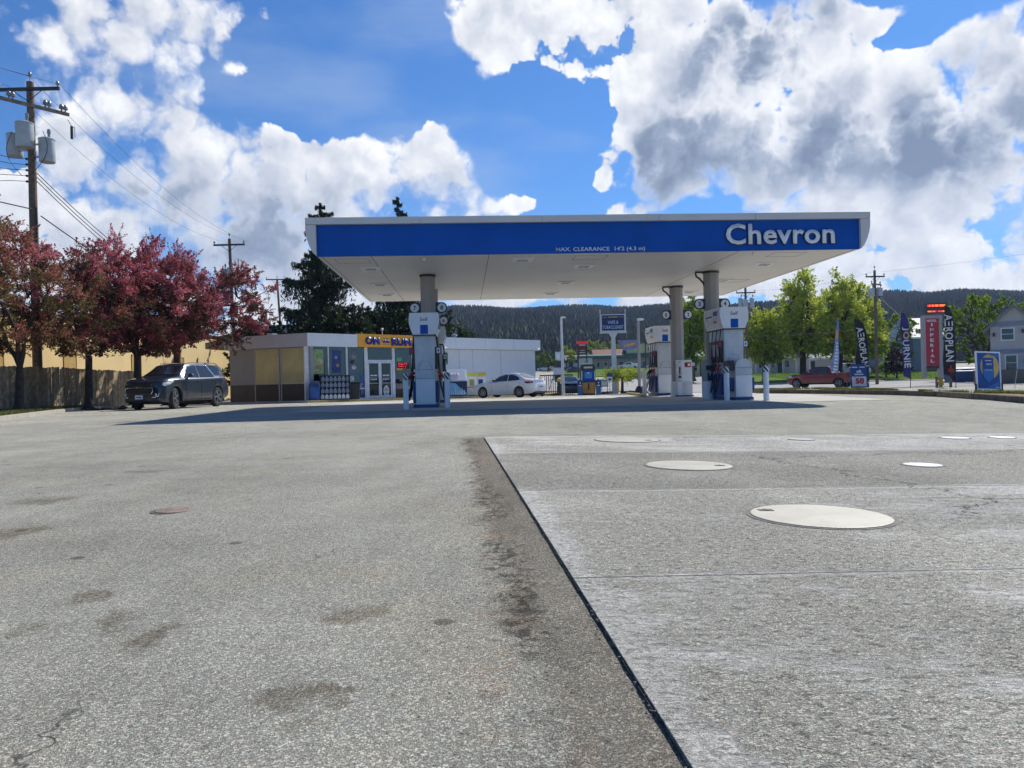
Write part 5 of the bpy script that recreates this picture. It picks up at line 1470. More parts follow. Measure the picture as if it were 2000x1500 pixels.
def limb(mb, a, b_, r0, r1, rs, bend=.12, n=6):
    a, b_ = Vector(a), Vector(b_); d = b_-a; L = d.length
    off = Vector(rs.normal(0, bend*L, 3)); off -= d.normalized()*off.dot(d.normalized()); off.z = abs(off.z)*.6
    pts = []; rr = []
    for k in range(n+1):
        t = k/n; pts.append(a + d*t + off*math.sin(math.pi*t)*(.8) + Vector(rs.normal(0, .012*L, 3))*(0 if k in (0, n) else 1)); rr.append(r0+(r1-r0)*t)
    mb.tube(pts, rr, 6); return pts
def tree(name, label, loc, rad, h, trunk_h, trunk_r, leaves, size, mat, seed, clumps=60, tonefn=None, group=None, stems=3, spikes=0, squash=1.0, lowest=.25, shape='dome', cat='tree', clsize=.16, droop=0, twigs=9, tl=.55):
    rs = np.random.default_rng(seed)
    t = thing(name, label, cat, loc, 0, group)
    tb = MB()
    # root flare and trunk
    lean = rs.normal(0, .04, 2)*h
    top = Vector((lean[0]*.4, lean[1]*.4, trunk_h))
    tb.tube([(0,0,-.1),(0,0,.08),(lean[0]*.1,lean[1]*.1,.3),(top.x*.6,top.y*.6,trunk_h*.6),tuple(top)], [trunk_r*1.7,trunk_r*1.4,trunk_r*1.05,trunk_r*.95,trunk_r*.9], 10)
    cz0 = trunk_h*(1-lowest); 
    ctrs = []
    while len(ctrs) < clumps:
        p = rs.uniform(-1, 1, 3); 
        if shape == 'dome': ok = p[0]**2+p[1]**2+(max(p[2],0))**2+(min(p[2],0)*.9)**2 < 1 and (p[0]**2+p[1]**2+p[2]**2) > rs.random()**1.5*.7
        elif shape == 'oval':
            tt_ = (p[2]+1)/2; wv_ = max(.08, (1-tt_**2.0)**.85*(.60+.40*min(1, tt_*4)))
            ok = math.hypot(p[0], p[1]) < wv_ and math.hypot(p[0], p[1]) > rs.random()**1.5*.6*wv_
        if ok: ctrs.append(p)
    ctrs = np.array(ctrs)
    cz = (h+cz0)/2; hz = (h-cz0)/2
    lob = 1+.18*np.sin(np.arctan2(ctrs[:,1], ctrs[:,0])*3+seed)+.10*np.sin(np.arctan2(ctrs[:,1], ctrs[:,0])*7+seed*2)
    W_ = np.c_[ctrs[:,0]*rad*lob, ctrs[:,1]*rad*lob*squash, cz+ctrs[:,2]*hz*.93]
    # stems
    st_ = []
    for k in range(stems):
        an = 2*math.pi*(k+rs.random()*.5)/stems
        e = Vector((math.cos(an)*rad*.38, math.sin(an)*rad*.38*squash, trunk_h+(h-trunk_h)*rs.uniform(.38,.6)))
        st_.append(limb(tb, top, e, trunk_r*.62, trunk_r*.28, rs, .10))
    if shape == 'oval': st_.append(limb(tb, top, Vector((lean[0], lean[1], h*.9)), trunk_r*.7, trunk_r*.15, rs, .05, 8))
    nodes = [(p, i/len(s)) for s in st_ for i, p in enumerate(s)][2:]
    tw = MB()
    for k, c in enumerate(W_):
        cv = Vector(c)
        best = min(nodes, key=lambda q: (q[0]-cv).length + max(0, q[0].z-cv.z)*1.2)
        limb(tw if k % 2 else tb, best[0], cv, trunk_r*(.30-.15*best[1]), trunk_r*.06, rs, .14, 5)
        if k % 2 == 0: nodes.append((best[0].lerp(cv, .6), .8))
    # leaves set along short twigs that spray from every branch end
    per = leaves//clumps; P = []; T = []
    for k, c in enumerate(W_):
        base = tonefn(c, rs) if tonefn else rs.uniform(.2, .8)
        nt = twigs; m1 = max(4, int(per/nt))
        out = Vector((c[0], c[1], (c[2]-cz)*.8+.6*rad*.4)).normalized()
        for j in range(nt):
            d = Vector(rs.normal(0, .75, 3))+out*.75; d.z += .25 - droop*3; d.normalize()
            ln = tl*rs.uniform(.5, 1.35)
            a = Vector(c)+Vector(rs.normal(0, tl*.22, 3)); e = a+d*ln
            if j % 2 == 0: tw.tube([a, e], [.010+.0008*h, .004], 3, caps=False)
            m_ = int(m1*rs.uniform(.5, 1.5)); u = rs.random(m_)**.8
            q = np.array(a)+np.outer(u, np.array(d))*ln+np.clip(rs.normal(0, 1, (m_, 3)), -1.7, 1.7)*(tl*.13*(1.25-u))[:, None]
            P.append(q); T.append(np.clip(base+rs.normal(0,.10)+rs.normal(0, .13, m_), 0, 1))
    # a few twigs sprayed out past the crown
    for k in range(spikes):
        c = W_[rs.integers(len(W_))]
        if c[2] < h*.55: continue
        ln = rs.uniform(.4, 1.1); d = Vector((rs.normal(0,.35), rs.normal(0,.35), 1)).normalized()
        a = Vector(c); tw.tube([a, a+d*ln], [.012, .004], 4)
        m_ = int(26*ln); tt = rs.random(m_)
        P.append(np.array(a)+np.outer(tt, np.array(d))*ln+rs.normal(0, .035, (m_, 3))); T.append(np.full(m_, .35)+rs.normal(0,.15,m_))
    P = np.concatenate(P); T = np.concatenate(T)
    keep = P[:, 2] > cz0*.94; P = P[keep]; T = T[keep]
    trk = tb.build('trunk', BARK, t, smooth=True)
    tw.build('branches', BARK, trk, smooth=True)
    leaf_mesh('crown', P, size, T, mat, t, rs)
    return t
BLOS = leafmat('blossom_leaves', [(.07,.055,.028),(.13,.085,.045),(.25,.07,.07),(.42,.095,.125),(.62,.24,.29)], .5)
BLOS2 = leafmat('blossom_leaves_olive', [(.10,.10,.035),(.18,.155,.055),(.27,.15,.07),(.38,.11,.115),(.60,.23,.27)], .5)
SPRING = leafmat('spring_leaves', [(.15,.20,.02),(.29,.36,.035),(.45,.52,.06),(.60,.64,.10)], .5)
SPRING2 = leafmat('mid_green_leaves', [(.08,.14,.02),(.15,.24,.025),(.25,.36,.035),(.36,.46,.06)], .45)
def pink(c, rs): return np.clip(.50+.22*math.sin(c[0]*1.7+c[2]*1.9)+.06*(c[2]-4.5)+rs.normal(0,.16), .03, .98)
def mixed(c, rs): return rs.uniform(.1, .9)
def base(px, Y, dz=.12): p = onY(px, Y); return (p.x, p.y, p.z+dz)
g_ = 'blossoming crab apple trees along the fence'
tree('crab_apple_tree', 'leftmost crab apple tree with olive and pink crown, forked trunk before the fence', base(35,29.2), 3.1, 7.0, 1.65, .155, 66000, .038, BLOS2, 11, 120, pink, g_, 3, 50, lowest=-.22)
tree('crab_apple_tree', 'crab apple tree with upright trunk between the leftmost tree and the SUV', base(172,33), 3.1, 6.9, 2.2, .15, 52000, .042, BLOS, 12, 105, pink, g_, 3, 40, lowest=-.05)
tree('crab_apple_tree', 'crab apple tree behind the nose of the SUV, tallest pink sprays', base(268,36), 3.3, 8.0, 2.3, .17, 62000, .044, BLOS, 13, 120, pink, g_, 4, 50, lowest=-.05)
tree('crab_apple_tree', 'broad dark pink crab apple tree reaching over the SUV to the store', base(346,39.5), 4.5, 7.5, 2.9, .18, 110000, .047, BLOS, 14, 230, pink, g_, 4, 50, lowest=.10)
tree('crab_apple_tree', 'crab apple cut off by the left edge of the photo, only outer twigs in view', base(-150,26), 3.2, 7.4, 1.8, .15, 24000, .046, BLOS2, 15, 70, pink, g_, 3, 60, lowest=-.5)
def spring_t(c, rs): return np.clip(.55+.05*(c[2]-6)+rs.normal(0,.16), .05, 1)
g2 = 'bright green roadside trees'
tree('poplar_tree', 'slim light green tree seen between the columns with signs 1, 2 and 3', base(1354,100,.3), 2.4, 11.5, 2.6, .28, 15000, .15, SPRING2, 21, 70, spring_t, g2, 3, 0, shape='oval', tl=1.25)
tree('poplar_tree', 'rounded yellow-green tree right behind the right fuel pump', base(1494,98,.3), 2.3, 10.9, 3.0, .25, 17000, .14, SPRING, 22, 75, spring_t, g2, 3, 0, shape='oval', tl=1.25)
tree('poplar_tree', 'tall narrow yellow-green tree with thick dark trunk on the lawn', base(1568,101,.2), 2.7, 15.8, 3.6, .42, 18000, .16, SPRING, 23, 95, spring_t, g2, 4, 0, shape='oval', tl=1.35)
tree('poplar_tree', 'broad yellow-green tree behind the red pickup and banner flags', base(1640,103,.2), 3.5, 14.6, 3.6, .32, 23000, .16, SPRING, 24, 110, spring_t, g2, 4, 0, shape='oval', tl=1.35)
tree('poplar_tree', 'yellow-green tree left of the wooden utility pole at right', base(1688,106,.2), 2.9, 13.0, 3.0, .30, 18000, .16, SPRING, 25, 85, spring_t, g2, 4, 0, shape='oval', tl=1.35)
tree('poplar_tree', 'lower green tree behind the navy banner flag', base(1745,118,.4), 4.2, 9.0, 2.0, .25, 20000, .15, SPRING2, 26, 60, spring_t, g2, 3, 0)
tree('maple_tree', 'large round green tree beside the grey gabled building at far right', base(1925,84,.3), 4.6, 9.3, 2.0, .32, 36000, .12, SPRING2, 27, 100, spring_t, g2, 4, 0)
tree('poplar_tree', 'small bright tree above the motel roof, left of the pole sign', base(1166,236,0), 4.2, 9.4, 3.0, .25, 12000, .20, SPRING, 28, 40, spring_t, g2, 3, 0)
tree('poplar_tree', 'small bright tree above the motel roof, behind the pole sign', base(1191,236,0), 4.0, 9.6, 3.0, .25, 12000, .20, SPRING, 29, 40, spring_t, g2, 3, 0)
tree('maple_tree', 'small green tree just right of the white store wall', base(1071,203,0), 2.5, 5.6, 1.6, .2, 12000, .13, SPRING2, 30, 45, spring_t, g2, 3, 0)
tree('maple_tree', 'thin light green tree behind the white lamp post', base(1108,203,0), 2.4, 6.4, 2.0, .2, 6000, .15, SPRING, 31, 30, spring_t, g2, 3, 0)
tree('weeping_tree', 'small weeping tree with dark trunk beside the yellow bollard', base(1215,54,.0), 1.15, 1.75, 1.05, .10, 5000, .05, SPRING, 32, 36, spring_t, None, 4, 0, lowest=.1, droop=.2)
tree('shrub', 'round yellow-green shrub left of the grey-roofed house', base(1731,100,.3), 1.5, 1.6, .3, .08, 3000, .10, SPRING2, 33, 25, mixed, None, 4, 0, cat='shrub')
tree('shrub', 'dark red-leaved bush before the grey-roofed house', base(1752,96,.3), 1.3, 3.6, .4, .1, 5000, .12, leafmat('plum_leaves', [(.02,.012,.015),(.04,.02,.025),(.06,.03,.03)], .2), 34, 30, mixed, None, 4, 0, cat='shrub')
# conifers behind the store
NEEDLE = leafmat('spruce_needles', [(.010,.020,.010),(.018,.034,.016),(.035,.055,.022),(.06,.085,.028)], .12)
def spruce(label, loc, h, rad, seed, n=46, leaves=38000, name='spruce_tree', size=.15, low=.06, pw=.9):
    rs = np.random.default_rng(seed)
    t = thing(name, label, 'tree', loc, 0, 'conifers behind the store')
    tb = MB(); tb.tube([(0,0,-.2),(0,0,h*.5),(0,0,h)], [h*.020,h*.012,.02], 8)
    P = []; T = []; tot = 0
    levels = []
    z = h*low
    while z < h*.985: levels.append(z); z += h*.040
    per = leaves/sum(max(.2,(1-z/h))**pw*8 for z in levels)
    for z in levels:
        f = (1-z/h)**pw; nb = max(4, int(6*f+4)); 
        for k in range(nb):
            an = rs.random()*2*math.pi; ln = rad*f*rs.choice([.55,.75,.95,1.15])+.3; z_ = z; z = z_+rs.normal(0, h*.012); dr = rs.uniform(.12,.38)*ln
            pts = [Vector((math.cos(an)*ln*u, math.sin(an)*ln*u, z-dr*math.sin(u*1.9)*1.0+.16*ln*u*u)) for u in (0,.25,.5,.75,1.0)]
            tb.tube(pts, [.05*f+.02,.04*f+.015,.03*f+.01,.02,.008], 4, caps=False)
            m_ = int(per*f*8/nb*rs.uniform(.7,1.3))+12
            u = rs.random(m_)**.75; w = rs.normal(0, 1, m_)*.10*ln*(1.12-u)
            hang = np.abs(rs.normal(0, 1, m_))*.36*min(1.2, ln*.45)
            px_ = math.cos(an)*ln*u - math.sin(an)*w; py_ = math.sin(an)*ln*u + math.cos(an)*w
            pz = z-dr*np.sin(u*1.9)+.16*ln*u*u-hang
            P.append(np.c_[px_, py_, pz]); T.append(np.clip(.25+.35*u+rs.normal(0,.2,m_)+(.35 if rs.random() < .12 else 0),0,1)); z = z_
    P.append(np.c_[rs.normal(0,.06,120), rs.normal(0,.06,120), h-rs.random(120)*.9]); T.append(np.full(120,.5))
    tb.build('trunk', BARK, t)
    leaf_mesh('crown', np.concatenate(P), size, np.concatenate(T), NEEDLE, t, rs, aspect=.28, drop=True)
    return t
spruce('tall drooping spruce behind the store, its top above the canopy at left', base(634,62,0), 15.7, 5.4, 41, size=.18, pw=.78, leaves=46000)
spruce('tall brown-tipped spruce with only its top above the canopy fascia', base(785,74,0), 18.8, 5.2, 42, size=.20, leaves=50000)
spruce('dark spruce behind the orange sign band, under the canopy edge', base(722,66,0), 7.7, 3.4, 43, leaves=30000, size=.17)
spruce('low spruce above the left end of the store roof', base(497,66,0), 6.4, 2.0, 44, leaves=12000, size=.16)
HEDGE = leafmat('dark_hedge_leaves', [(.012,.022,.010),(.02,.036,.015),(.035,.06,.02),(.07,.11,.03)], .2)
for i, (px, Y, r_, h_) in enumerate(((545,60,3.2,6.0),(590,58,3.0,6.0),(668,58,3.0,5.8),(755,60,3.2,6.2),(812,62,3.0,6.0),(860,66,2.2,6.6))):
    tree('dark_bush_tree', 'dark evergreen bush behind the store roof, %s from the left' % ['first','second','third','fourth','fifth','sixth'][i], base(px,Y,0), r_, h_, .8, .2, 14000, .14, HEDGE, 60+i, 45, mixed, 'dark bushes behind the store', 3, 0, tl=1.1)
# ---------------------------------------------------------------- hills and forest
ridge = [(-900,600),(-200,640),(300,655),(560,640),(700,622),(800,616),(870,613),(960,605),(1080,601),(1200,606),(1290,609),(1400,603),(1500,594),(1600,587),(1720,583),(1820,580),(1900,576),(2000,571),(2300,560),(3000,575)]
def ridge_z(px):
    y = interp(px, ridge); return W(px, y, 1150).z
hx = [-900+60*k for k in range(66)]
prof = [(330, 0.0), (380,.06),(480,.22),(600,.42),(760,.64),(900,.80),(1050,.93),(1150,1.0),(1300,.98),(1700,.8)]
def hillz(px, Y):
    f = interp(Y, prof); zt = ridge_z(px)
    n = math.sin(px*.013+Y*.004)*.5+math.sin(px*.031-Y*.009)*.3
    return 2 + (zt-8-2)*f*(1+.10*n*math.sin(math.pi*min(1, max(0,(Y-330)/820))))
vs = []; fs = []; Ys = [330,355,380,430,480,540,600,680,760,830,900,980,1050,1100,1150,1220,1300,1500,1700]
for Y in Ys:
    for px in hx:
        d = ray(px, 745); x = d.x/d.y*Y; vs.append((x, Y, hillz(px, Y)))
nh = len(hx)
for j in range(len(Ys)-1):
    for i in range(nh-1): fs.append((j*nh+i, j*nh+i+1, (j+1)*nh+i+1, (j+1)*nh+i))
me = bpy.data.meshes.new('hills'); me.from_pydata(vs, [], fs); me.materials.append(simple_ground('forest_floor', (.012,.020,.010), (.03,.042,.018), .01, .15, .3))
for p in me.polygons: p.use_smooth = True
props(C.objects.link(bpy.data.objects.new('hills', me)) or bpy.data.objects['hills'], kind='structure')
def forest(name, label, n, seed, sel, hrange, mat, wr=.22):
    rs = np.random.default_rng(seed); vs = []; fs = []; tn = []
    k = 0; tries = 0
    while k < n and tries < n*30:
        tries += 1
        px, Y = sel(rs)
        if px is None: continue
        d = ray(px, 745); x = d.x/d.y*Y; z = hillz(px, Y); h = rs.uniform(*hrange); r_ = h*wr*rs.uniform(.7,1.2)
        b0 = len(vs); a0 = rs.random()*6.28
        for (zz, rr) in ((.02,1.0),(.45,.62),(.40,.78),(.75,.34)):
            for q in range(5):
                a = a0+q*1.2566; j = rs.uniform(.75,1.25); vs.append((x+math.cos(a)*r_*rr*j, Y+math.sin(a)*r_*rr*j, z+h*zz))
        vs.append((x, Y, z+h))
        for q in range(5):
            q2 = (q+1)%5
            fs.append((b0+q, b0+q2, b0+5+q2, b0+5+q)); fs.append((b0+10+q, b0+10+q2, b0+15+q2, b0+15+q)); fs.append((b0+15+q, b0+15+q2, b0+20))
        tn += [min(1, max(0, .42+.38*math.sin(px*.021+2*math.sin(Y*.011))*math.cos(Y*.014+px*.004)+rs.normal(0,.14)))]*15
        k += 1
    me = bpy.data.meshes.new(name); me.from_pydata(vs, [], fs); me.materials.append(mat)
    at = me.attributes.new('tone', 'FLOAT', 'FACE'); at.data.foreach_set('value', np.array(tn, dtype=np.float32))
    o = bpy.data.objects.new(name, me); C.objects.link(o); return props(o, label, 'forest', kind='stuff')
CON = leafmat('conifer_forest', [(.008,.015,.013),(.014,.026,.017),(.032,.050,.022)], .05)
DEC = leafmat('hill_deciduous', [(.03,.045,.015),(.05,.075,.02),(.09,.13,.03)], .2)
forest('hill_forest', 'dark conifer forest covering the far hills up to the ridge', 42000, 71, lambda r: (r.uniform(480,2150), r.uniform(360,1200)), (6,11), CON, .26)
forest('ridge_trees', 'row of dark conifers along the skyline of the hills', 3600, 72, lambda r: (r.uniform(560,2150), r.uniform(1110,1165)), (5,11), CON, .22)
forest('lower_slope_trees', 'lighter green trees on the lower slope right of the store', 600, 73, lambda r: (r.uniform(960,1400), r.uniform(345,520)), (6,11), DEC, .40)
# radio mast on the ridge
p = W(951, 606, 1140); t = thing('radio_mast', 'thin radio mast on the hill skyline above the white store roof', 'mast', (p.x,p.y,p.z-6))
q = MB(); q.tube([(0,0,0),(0,0,16)], .35, 5); q.build('pole', GALV, t)

# ---------------------------------------------------------------- utility poles
INSU = pm('insulator', (.25,.28,.30), .25); CAN_ = pm('transformer_grey', (.42,.46,.48), .5)
def insulator(mb, x, y, z, s=1):
    mb.lathe([(.03*s,z),(.03*s,z+.08*s),(.09*s,z+.10*s),(.09*s,z+.14*s),(.05*s,z+.16*s),(.08*s,z+.18*s),(.05*s,z+.25*s)], 10, x, y)
def upole(label, px, Y, top_py, r0, r1, arms, cans, rz=0, lean=0.0, name='utility_pole', diag=None):
    b0 = onY(px, Y); topz = W(px, top_py, Y).z - b0.z
    t = thing(name, label, 'utility pole', b0, rz, 'wooden utility poles')
    pole_ = MB(); pole_.tube([(0,0,-.5),(lean*.5,0,topz*.5),(lean,0,topz)], [r0,(r0+r1)/2,r1], 12); pole_.build('pole', WOOD, t, smooth=True)
    for (z, half, mat_, ang) in arms:
        q = MB(); q.M = Matrix.Translation((lean*z/topz,0,0)) @ Matrix.Rotation(ang, 4, 'Z'); q.box(-half, half, -.06-r1, -r1+.05, z-.07, z+.07)
        for s in (-1,1): q.tube([(s*half*.5,-r1-.07,z-.05),(0,-r1-.02,z-.55)], .018, 5)
        a = q.build('cross_arm', mat_, t)
        for s in (-.94,.94):
            q = MB(); q.M = Matrix.Translation((lean*z/topz,0,0)) @ Matrix.Rotation(ang, 4, 'Z'); insulator(q, s*half, -r1, z+.07); q.build('insulator', INSU, a, smooth=True)
    q = MB(); q.tube([(lean,0,topz-.1),(lean,0,topz+.22)], .02, 6); insulator(q, lean, 0, topz+.2); q.build('top_insulator', INSU, t, smooth=True)
    for (x, y, z, rc, hc) in cans:
        q = MB(); q.lathe([(rc*.94,z),(rc,z+.04),(rc,z+hc-.05),(rc*1.05,z+hc-.04),(rc*1.05,z+hc),(rc*.7,z+hc+.06),(.02,z+hc+.08)], 18, x, y)
        c = q.build('transformer', CAN_, t, smooth=True)
        q = MB(); q.lathe([(.04,z+hc),(.06,z+hc+.12),(.05,z+hc+.20),(.08,z+hc+.24),(.07,z+hc+.42),(.02,z+hc+.45)], 10, x+rc*.4, y-.05); q.build('bushing', INSU, c, smooth=True)
        q = MB(); q.box(min(0,x), max(0,x) if x else .05, y*.4-.03, y*.4+.03, z+hc*.2, z+hc*.28); q.box(min(0,x), max(0,x) if x else .05, y*.4-.03, y*.4+.03, z+hc*.75, z+hc*.82); q.build('bracket', GALV, c)
    return t, topz, b0
P1, T1, B1 = upole('near utility pole at left rising above the blossom trees, with three transformers', 74, 35, 160, .21, .15,
    [(W(62,176,35).z, 1.42, DARK, 0)], [(-.86,.15,W(33,303,35).z,.33,1.0),(-.02,-.45,W(58,294,35).z,.37,1.1),(.66,.05,W(93,316,35).z,.34,1.05)])
# slanted double arms, seen nearly end on
for k, (sx, z_) in enumerate(((0,.0),(.28,.28))):
    q = MB(); z = W(62,208,35).z + z_*.5
    q.M = Matrix.Translation((0,.0,z)) @ Matrix.Rotation(R(53), 4, 'Z'); q.box(-1.7,1.55,-.06-.2+.4*k,.06-.2+.4*k,-.07,.07)
    a = q.build('side_arm', WOODG, P1)
    for s in (-1.5,-.8,.7,1.4):
        q = MB(); q.M = Matrix.Translation((0,.0,z)) @ Matrix.Rotation(R(53), 4, 'Z'); insulator(q, s, -.2+.4*k, .07, 1.3); q.build('insulator', INSU, a, smooth=True)
z = W(62,230,35).z
for s in (-1,1):
    x = 1.08*s; y = 1.35*s; q = MB(); q.box(x-.05,x+.05,y-.04,y+.04,z-.55,z+.05); q.tube([(x,y,z+.05),(x*.9,y*.9,z+.32)],.014,5); q.tube([(x+.14,y,z-.5),(x+.14,y,z+.0)],.014,5); q.tube([(x,y,z+.02),(x+.14,y,z+.0)],.014,5)
    q.build('fuse_cutout', DARK, P1)
q = MB()
for k in range(5):
    zz = W(70,310+11*k,35).z; q.tube([(-.17,-.05,zz),(-.9,-.1,zz+.05),(-2.2,-.1,zz+.45-.1*k)], .014, 5)
    q.ball((-.22,-.05,zz),(.06,.06,.06),8,5)
for (a,b_) in (((-.68,0),(-.3,-.6)),((.70,-.1),(.1,-.1))):
    zt, zb = W(60,260,35).z, W(60,345,35).z
    pts = [(a[0]+(b_[0]-a[0])*u+.45*math.sin(math.pi*u)*(1 if a[0] > 0 else -1), -.3, zt+(zb-zt)*u) for u in [k/10 for k in range(11)]]
    q.tube(pts, .014, 5)
q.build('jumper_wires', WIRE, P1)
MB().tube([(.19,-.08,0),(.19,-.08,W(78,405,35).z)], .03, 8).build('conduit', DARK, P1)
P2, T2, B2 = upole('second utility pole with three transformers above the pink tree', 461, 64, 466, .17, .12, [(W(456,474,64).z, 1.3, DARK, 0)],
    [(-.75,0,W(441,546,64).z,.30,1.05),(-.05,-.4,W(455,545,64).z,.31,1.05),(.55,.1,W(468,548,64).z,.28,1.0)], lean=-.25)
q = MB()
for k in range(3): x, z = .45+.32*k, W(470,505+4*k,64).z; q.box(x-.04,x+.04,-.05,.05,z-.35,z+.2); q.tube([(x,0,z+.2),(0,0,z+.5)],.012,5)
q.build('fuse_cutout', GALV, P2)
upole('thin leaning pole left of the spruce, black against the clouds', 556, 100, 546, .17, .13, [(W(552,549,100).z, 1.4, DARK, R(8))], [], lean=-.65)
P4, T4, B4 = upole('wooden pole with two transformers on the far side of the road', 1713, 80, 528, .17, .12, [(W(1713,532,80).z,.98,DARK,0),(W(1713,545,80).z-.1,.85,WOODG,R(35))],
    [(-.42,-.15,W(1705,571,80).z,.30,.82),(.48,.0,W(1722,569,80).z,.30,.80)])
P5, T5, B5 = upole('dark pole with transformers showing just above the right fuel pump', 1460, 92, 560, .17,.13, [(W(1460,567,92).z,1.15,DARK,0)], [(-.62,0,W(1450,597,92).z,.26,1.2),(-.1,-.3,W(1459,597,92).z,.28,1.0),(.75,0,W(1470,597,92).z,.26,1.2)])
def wire(a, b_, sag, label, r_=.008, grp='overhead wires'):
    a, b_ = Vector(a), Vector(b_); pts = []
    for k in range(17):
        u = k/16; p = a.lerp(b_, u); p.z -= sag*4*u*(1-u); pts.append(p-a)
    o = MB().tube(pts, r_, 5).build('overhead_wire', WIRE); o.location = a
    return props(o, label, 'wire', grp)
k1 = W(14,168,35); 
names = ['left', 'middle', 'right']
for i, (pa, pb) in enumerate((((17,168),(427,470)),((56,148),(456,463)),((118,166),(486,472)))):
    wire(W(*pa,35), W(*pb,64), 1.1, 'high thin wire on the %s insulator of the two transformer poles' % names[i])
    wire(W(*pa,35), W(*pa,35)+Vector((-14,-26,1.5)), .8, 'wire running from the near pole\'s %s insulator toward us out of frame' % names[i])
for i in range(3):
    wire(W(72,338+8*i,35), W(430,600+8*i,64), 1.0, 'low wire %s of three running from the near pole behind the pink trees' % ['highest','second','lowest'][i], .02)
wire(W(80,422,35), W(460,640,64), .6, 'thick dark cable slanting down right from the near pole into the blossom', .028)
wire(W(70,410,35), Vector((-26,10,10)), .5, 'thick cable leaving the near pole to the left edge', .028)
wire(W(1722,531,80), Vector((70,62,14.5)), .6, 'wire from the right pole running up to the right edge of the sky')
wire(W(1704,531,80), W(1472,567,92), .5, 'wire between the right pole and the pole above the pump')
wire(W(1713,640,80), W(1300,655,95), .5, 'low cable crossing the green trees left of the right pole', .02)
wire(W(1713,575,80), W(1870,705,60), .3, 'cable slanting from the right pole down to the grey building', .02)
wire(W(1180,648,100), W(1100,650,110), .5, 'faint cable behind the white lamp post', .03)

# ---------------------------------------------------------------- fence and yellow building at left
t = thing('board_fence', 'weathered board fence along the left verge', 'fence', (0,0,0))
f0, f1 = Vector((-21.2, 14, 0)), Vector((-19.9, 41.5, 0)); fd = (f1-f0).normalized(); n = int((f1-f0).length/.142)
fn = Vector((fd.y, -fd.x, 0)); rr = random.Random(5)
FM = []
for k in range(3): FM.append(pm('fence_board_%s' % ['brown','grey','pale'][k], [(.30,.22,.13),(.36,.29,.20),(.46,.37,.24)][k], .9, var=.35, vs=5, bump=.4, bs=25))
bd = MB()
for i in range(n):
    p = f0+fd*(i*.142); M0 = Matrix.Translation((p.x,p.y,gz(p.x,p.y)+.08)) @ Matrix.Rotation(math.atan2(fd.y,fd.x),4,'Z') @ Matrix.Rotation(rr.gauss(0,.006),4,'Y')
    bd.M = M0; z1 = 1.82+rr.gauss(0,.02); bd.mat(rr.choice((0,0,1,1,2))).prism([(0,0),(.128,0),(.128,z1-.02),(.11,z1),(.02,z1),(0,z1-.02)], 'y', -.011+rr.gauss(0,.003), .011)
bd.build('boards', FM, t)
for i in range(0, n, 17):
    p = f0+fd*(i*.142)-fn*.06; q = MB(); q.box(p.x-.05,p.x+.05,p.y-.05,p.y+.05,gz(p.x,p.y),gz(p.x,p.y)+1.85); q.build('post', WOODG, t)
for z in (.5,1.5):
    q = MB(); a, b_ = f0-fn*.04, f1-fn*.04; q.tube([(a.x,a.y,z+.1),(b_.x,b_.y,z)], .035, 4); q.build('rail', WOODG, t)
YB0 = Vector((-25.2,20,0)); YB1 = Vector((-22.5,62,0)); yd = (YB1-YB0).normalized(); yr = math.atan2(yd.y, yd.x)
t = thing('yellow_building', 'long yellow stuccoed building behind the board fence', 'building', YB0, yr)
LY = (YB1-YB0).length
MB().box(0,LY,0,14,0,4.7).build('wall', YELW, t)
MB().box(-.1,LY+.1,-.08,14,4.705,4.85).build('parapet_cap', BROWN, t)
for a in (9,15.5,21,27.5,33):
    q = MB(); w_ = 1.1
    for (x0,x1,z0,z1) in ((a,a+w_,2.0,2.05),(a,a+w_,3.0,3.05),(a,a+.05,2.05,3.0),(a+w_-.05,a+w_,2.05,3.0)): q.box(x0,x1,-.04,.001,z0,z1)
    q.box(a+.05,a+w_-.05,-.02,.001,2.05,3.0); q.build('blocked_window', pm('yellow_trim',(.50,.34,.12),.8), t)
q = MB(); q.box(38.5,39.6,-.10,.001,1.2,1.9); q.box(38.6,38.9,-.14,-.101,1.3,1.6); q.build('meter_box', DARK, t)
q = MB(); q.mat(0).box(35.2,37.2,-.09,.001,1.9,2.5); q.mat(1).box(35.5,36.9,-.10,-.091,2.1,2.3); q.build('pink_sign', [pm('sign_pink',(.6,.25,.28),.5), WHITE], t)
# crumpled dark thing on the asphalt by the SUV
p = G(207,801); t = thing('crumpled_mat', 'crumpled black mat lying on the kerb edge left of the SUV', 'mat', p)
rs_ = random.Random(3); q = MB()
for k in range(7): q.ball((-.7+.22*k, rs_.gauss(0,.05), .04), (.22,.13,.03+.05*rs_.random()), 9, 6)
q.ball((.75,0,.10),(.16,.1,.10),9,6); q.build('fabric', BLACK, t, smooth=True)
# ---------------------------------------------------------------- lamp posts and signs beyond the store
def on(px, Y, zoff=0): p = onY(px, Y); p.z += zoff; return p
def zat(px, py, Y): return W(px, py, Y).z
LAMPW = pm('lamp_white', (.72,.73,.74), .4)
b0 = on(1099, 52); H = zat(1097, 622, 52)-b0.z
t = thing('street_lamp', 'white lamp post with flat head in front of the black railing', 'lamp post', b0)
MB().tube([(.03,0,0),(0,0,H)], [.11,.075], 10).build('pole', LAMPW, t, smooth=True)
q = MB(); q.tube([(0,0,H-.02),(.12,0,H+.02)],.03,6); q.prism([(-.05,H),(.30,H+.02),(.30,H+.10),(.1,H+.14),(-.05,H+.10)], 'y', -.14, .14); q.build('lamp_head', LAMPW, t, bevel=.02)
b0 = on(1249, 50); H = zat(1248, 625, 50)-b0.z
t = thing('street_lamp', 'dark grey lamp post with pale shoebox head between the pole sign and the left columns', 'lamp post', b0)
MB().tube([(0,0,0),(0,0,H)], [.10,.09], 8).build('pole', COLM, t)
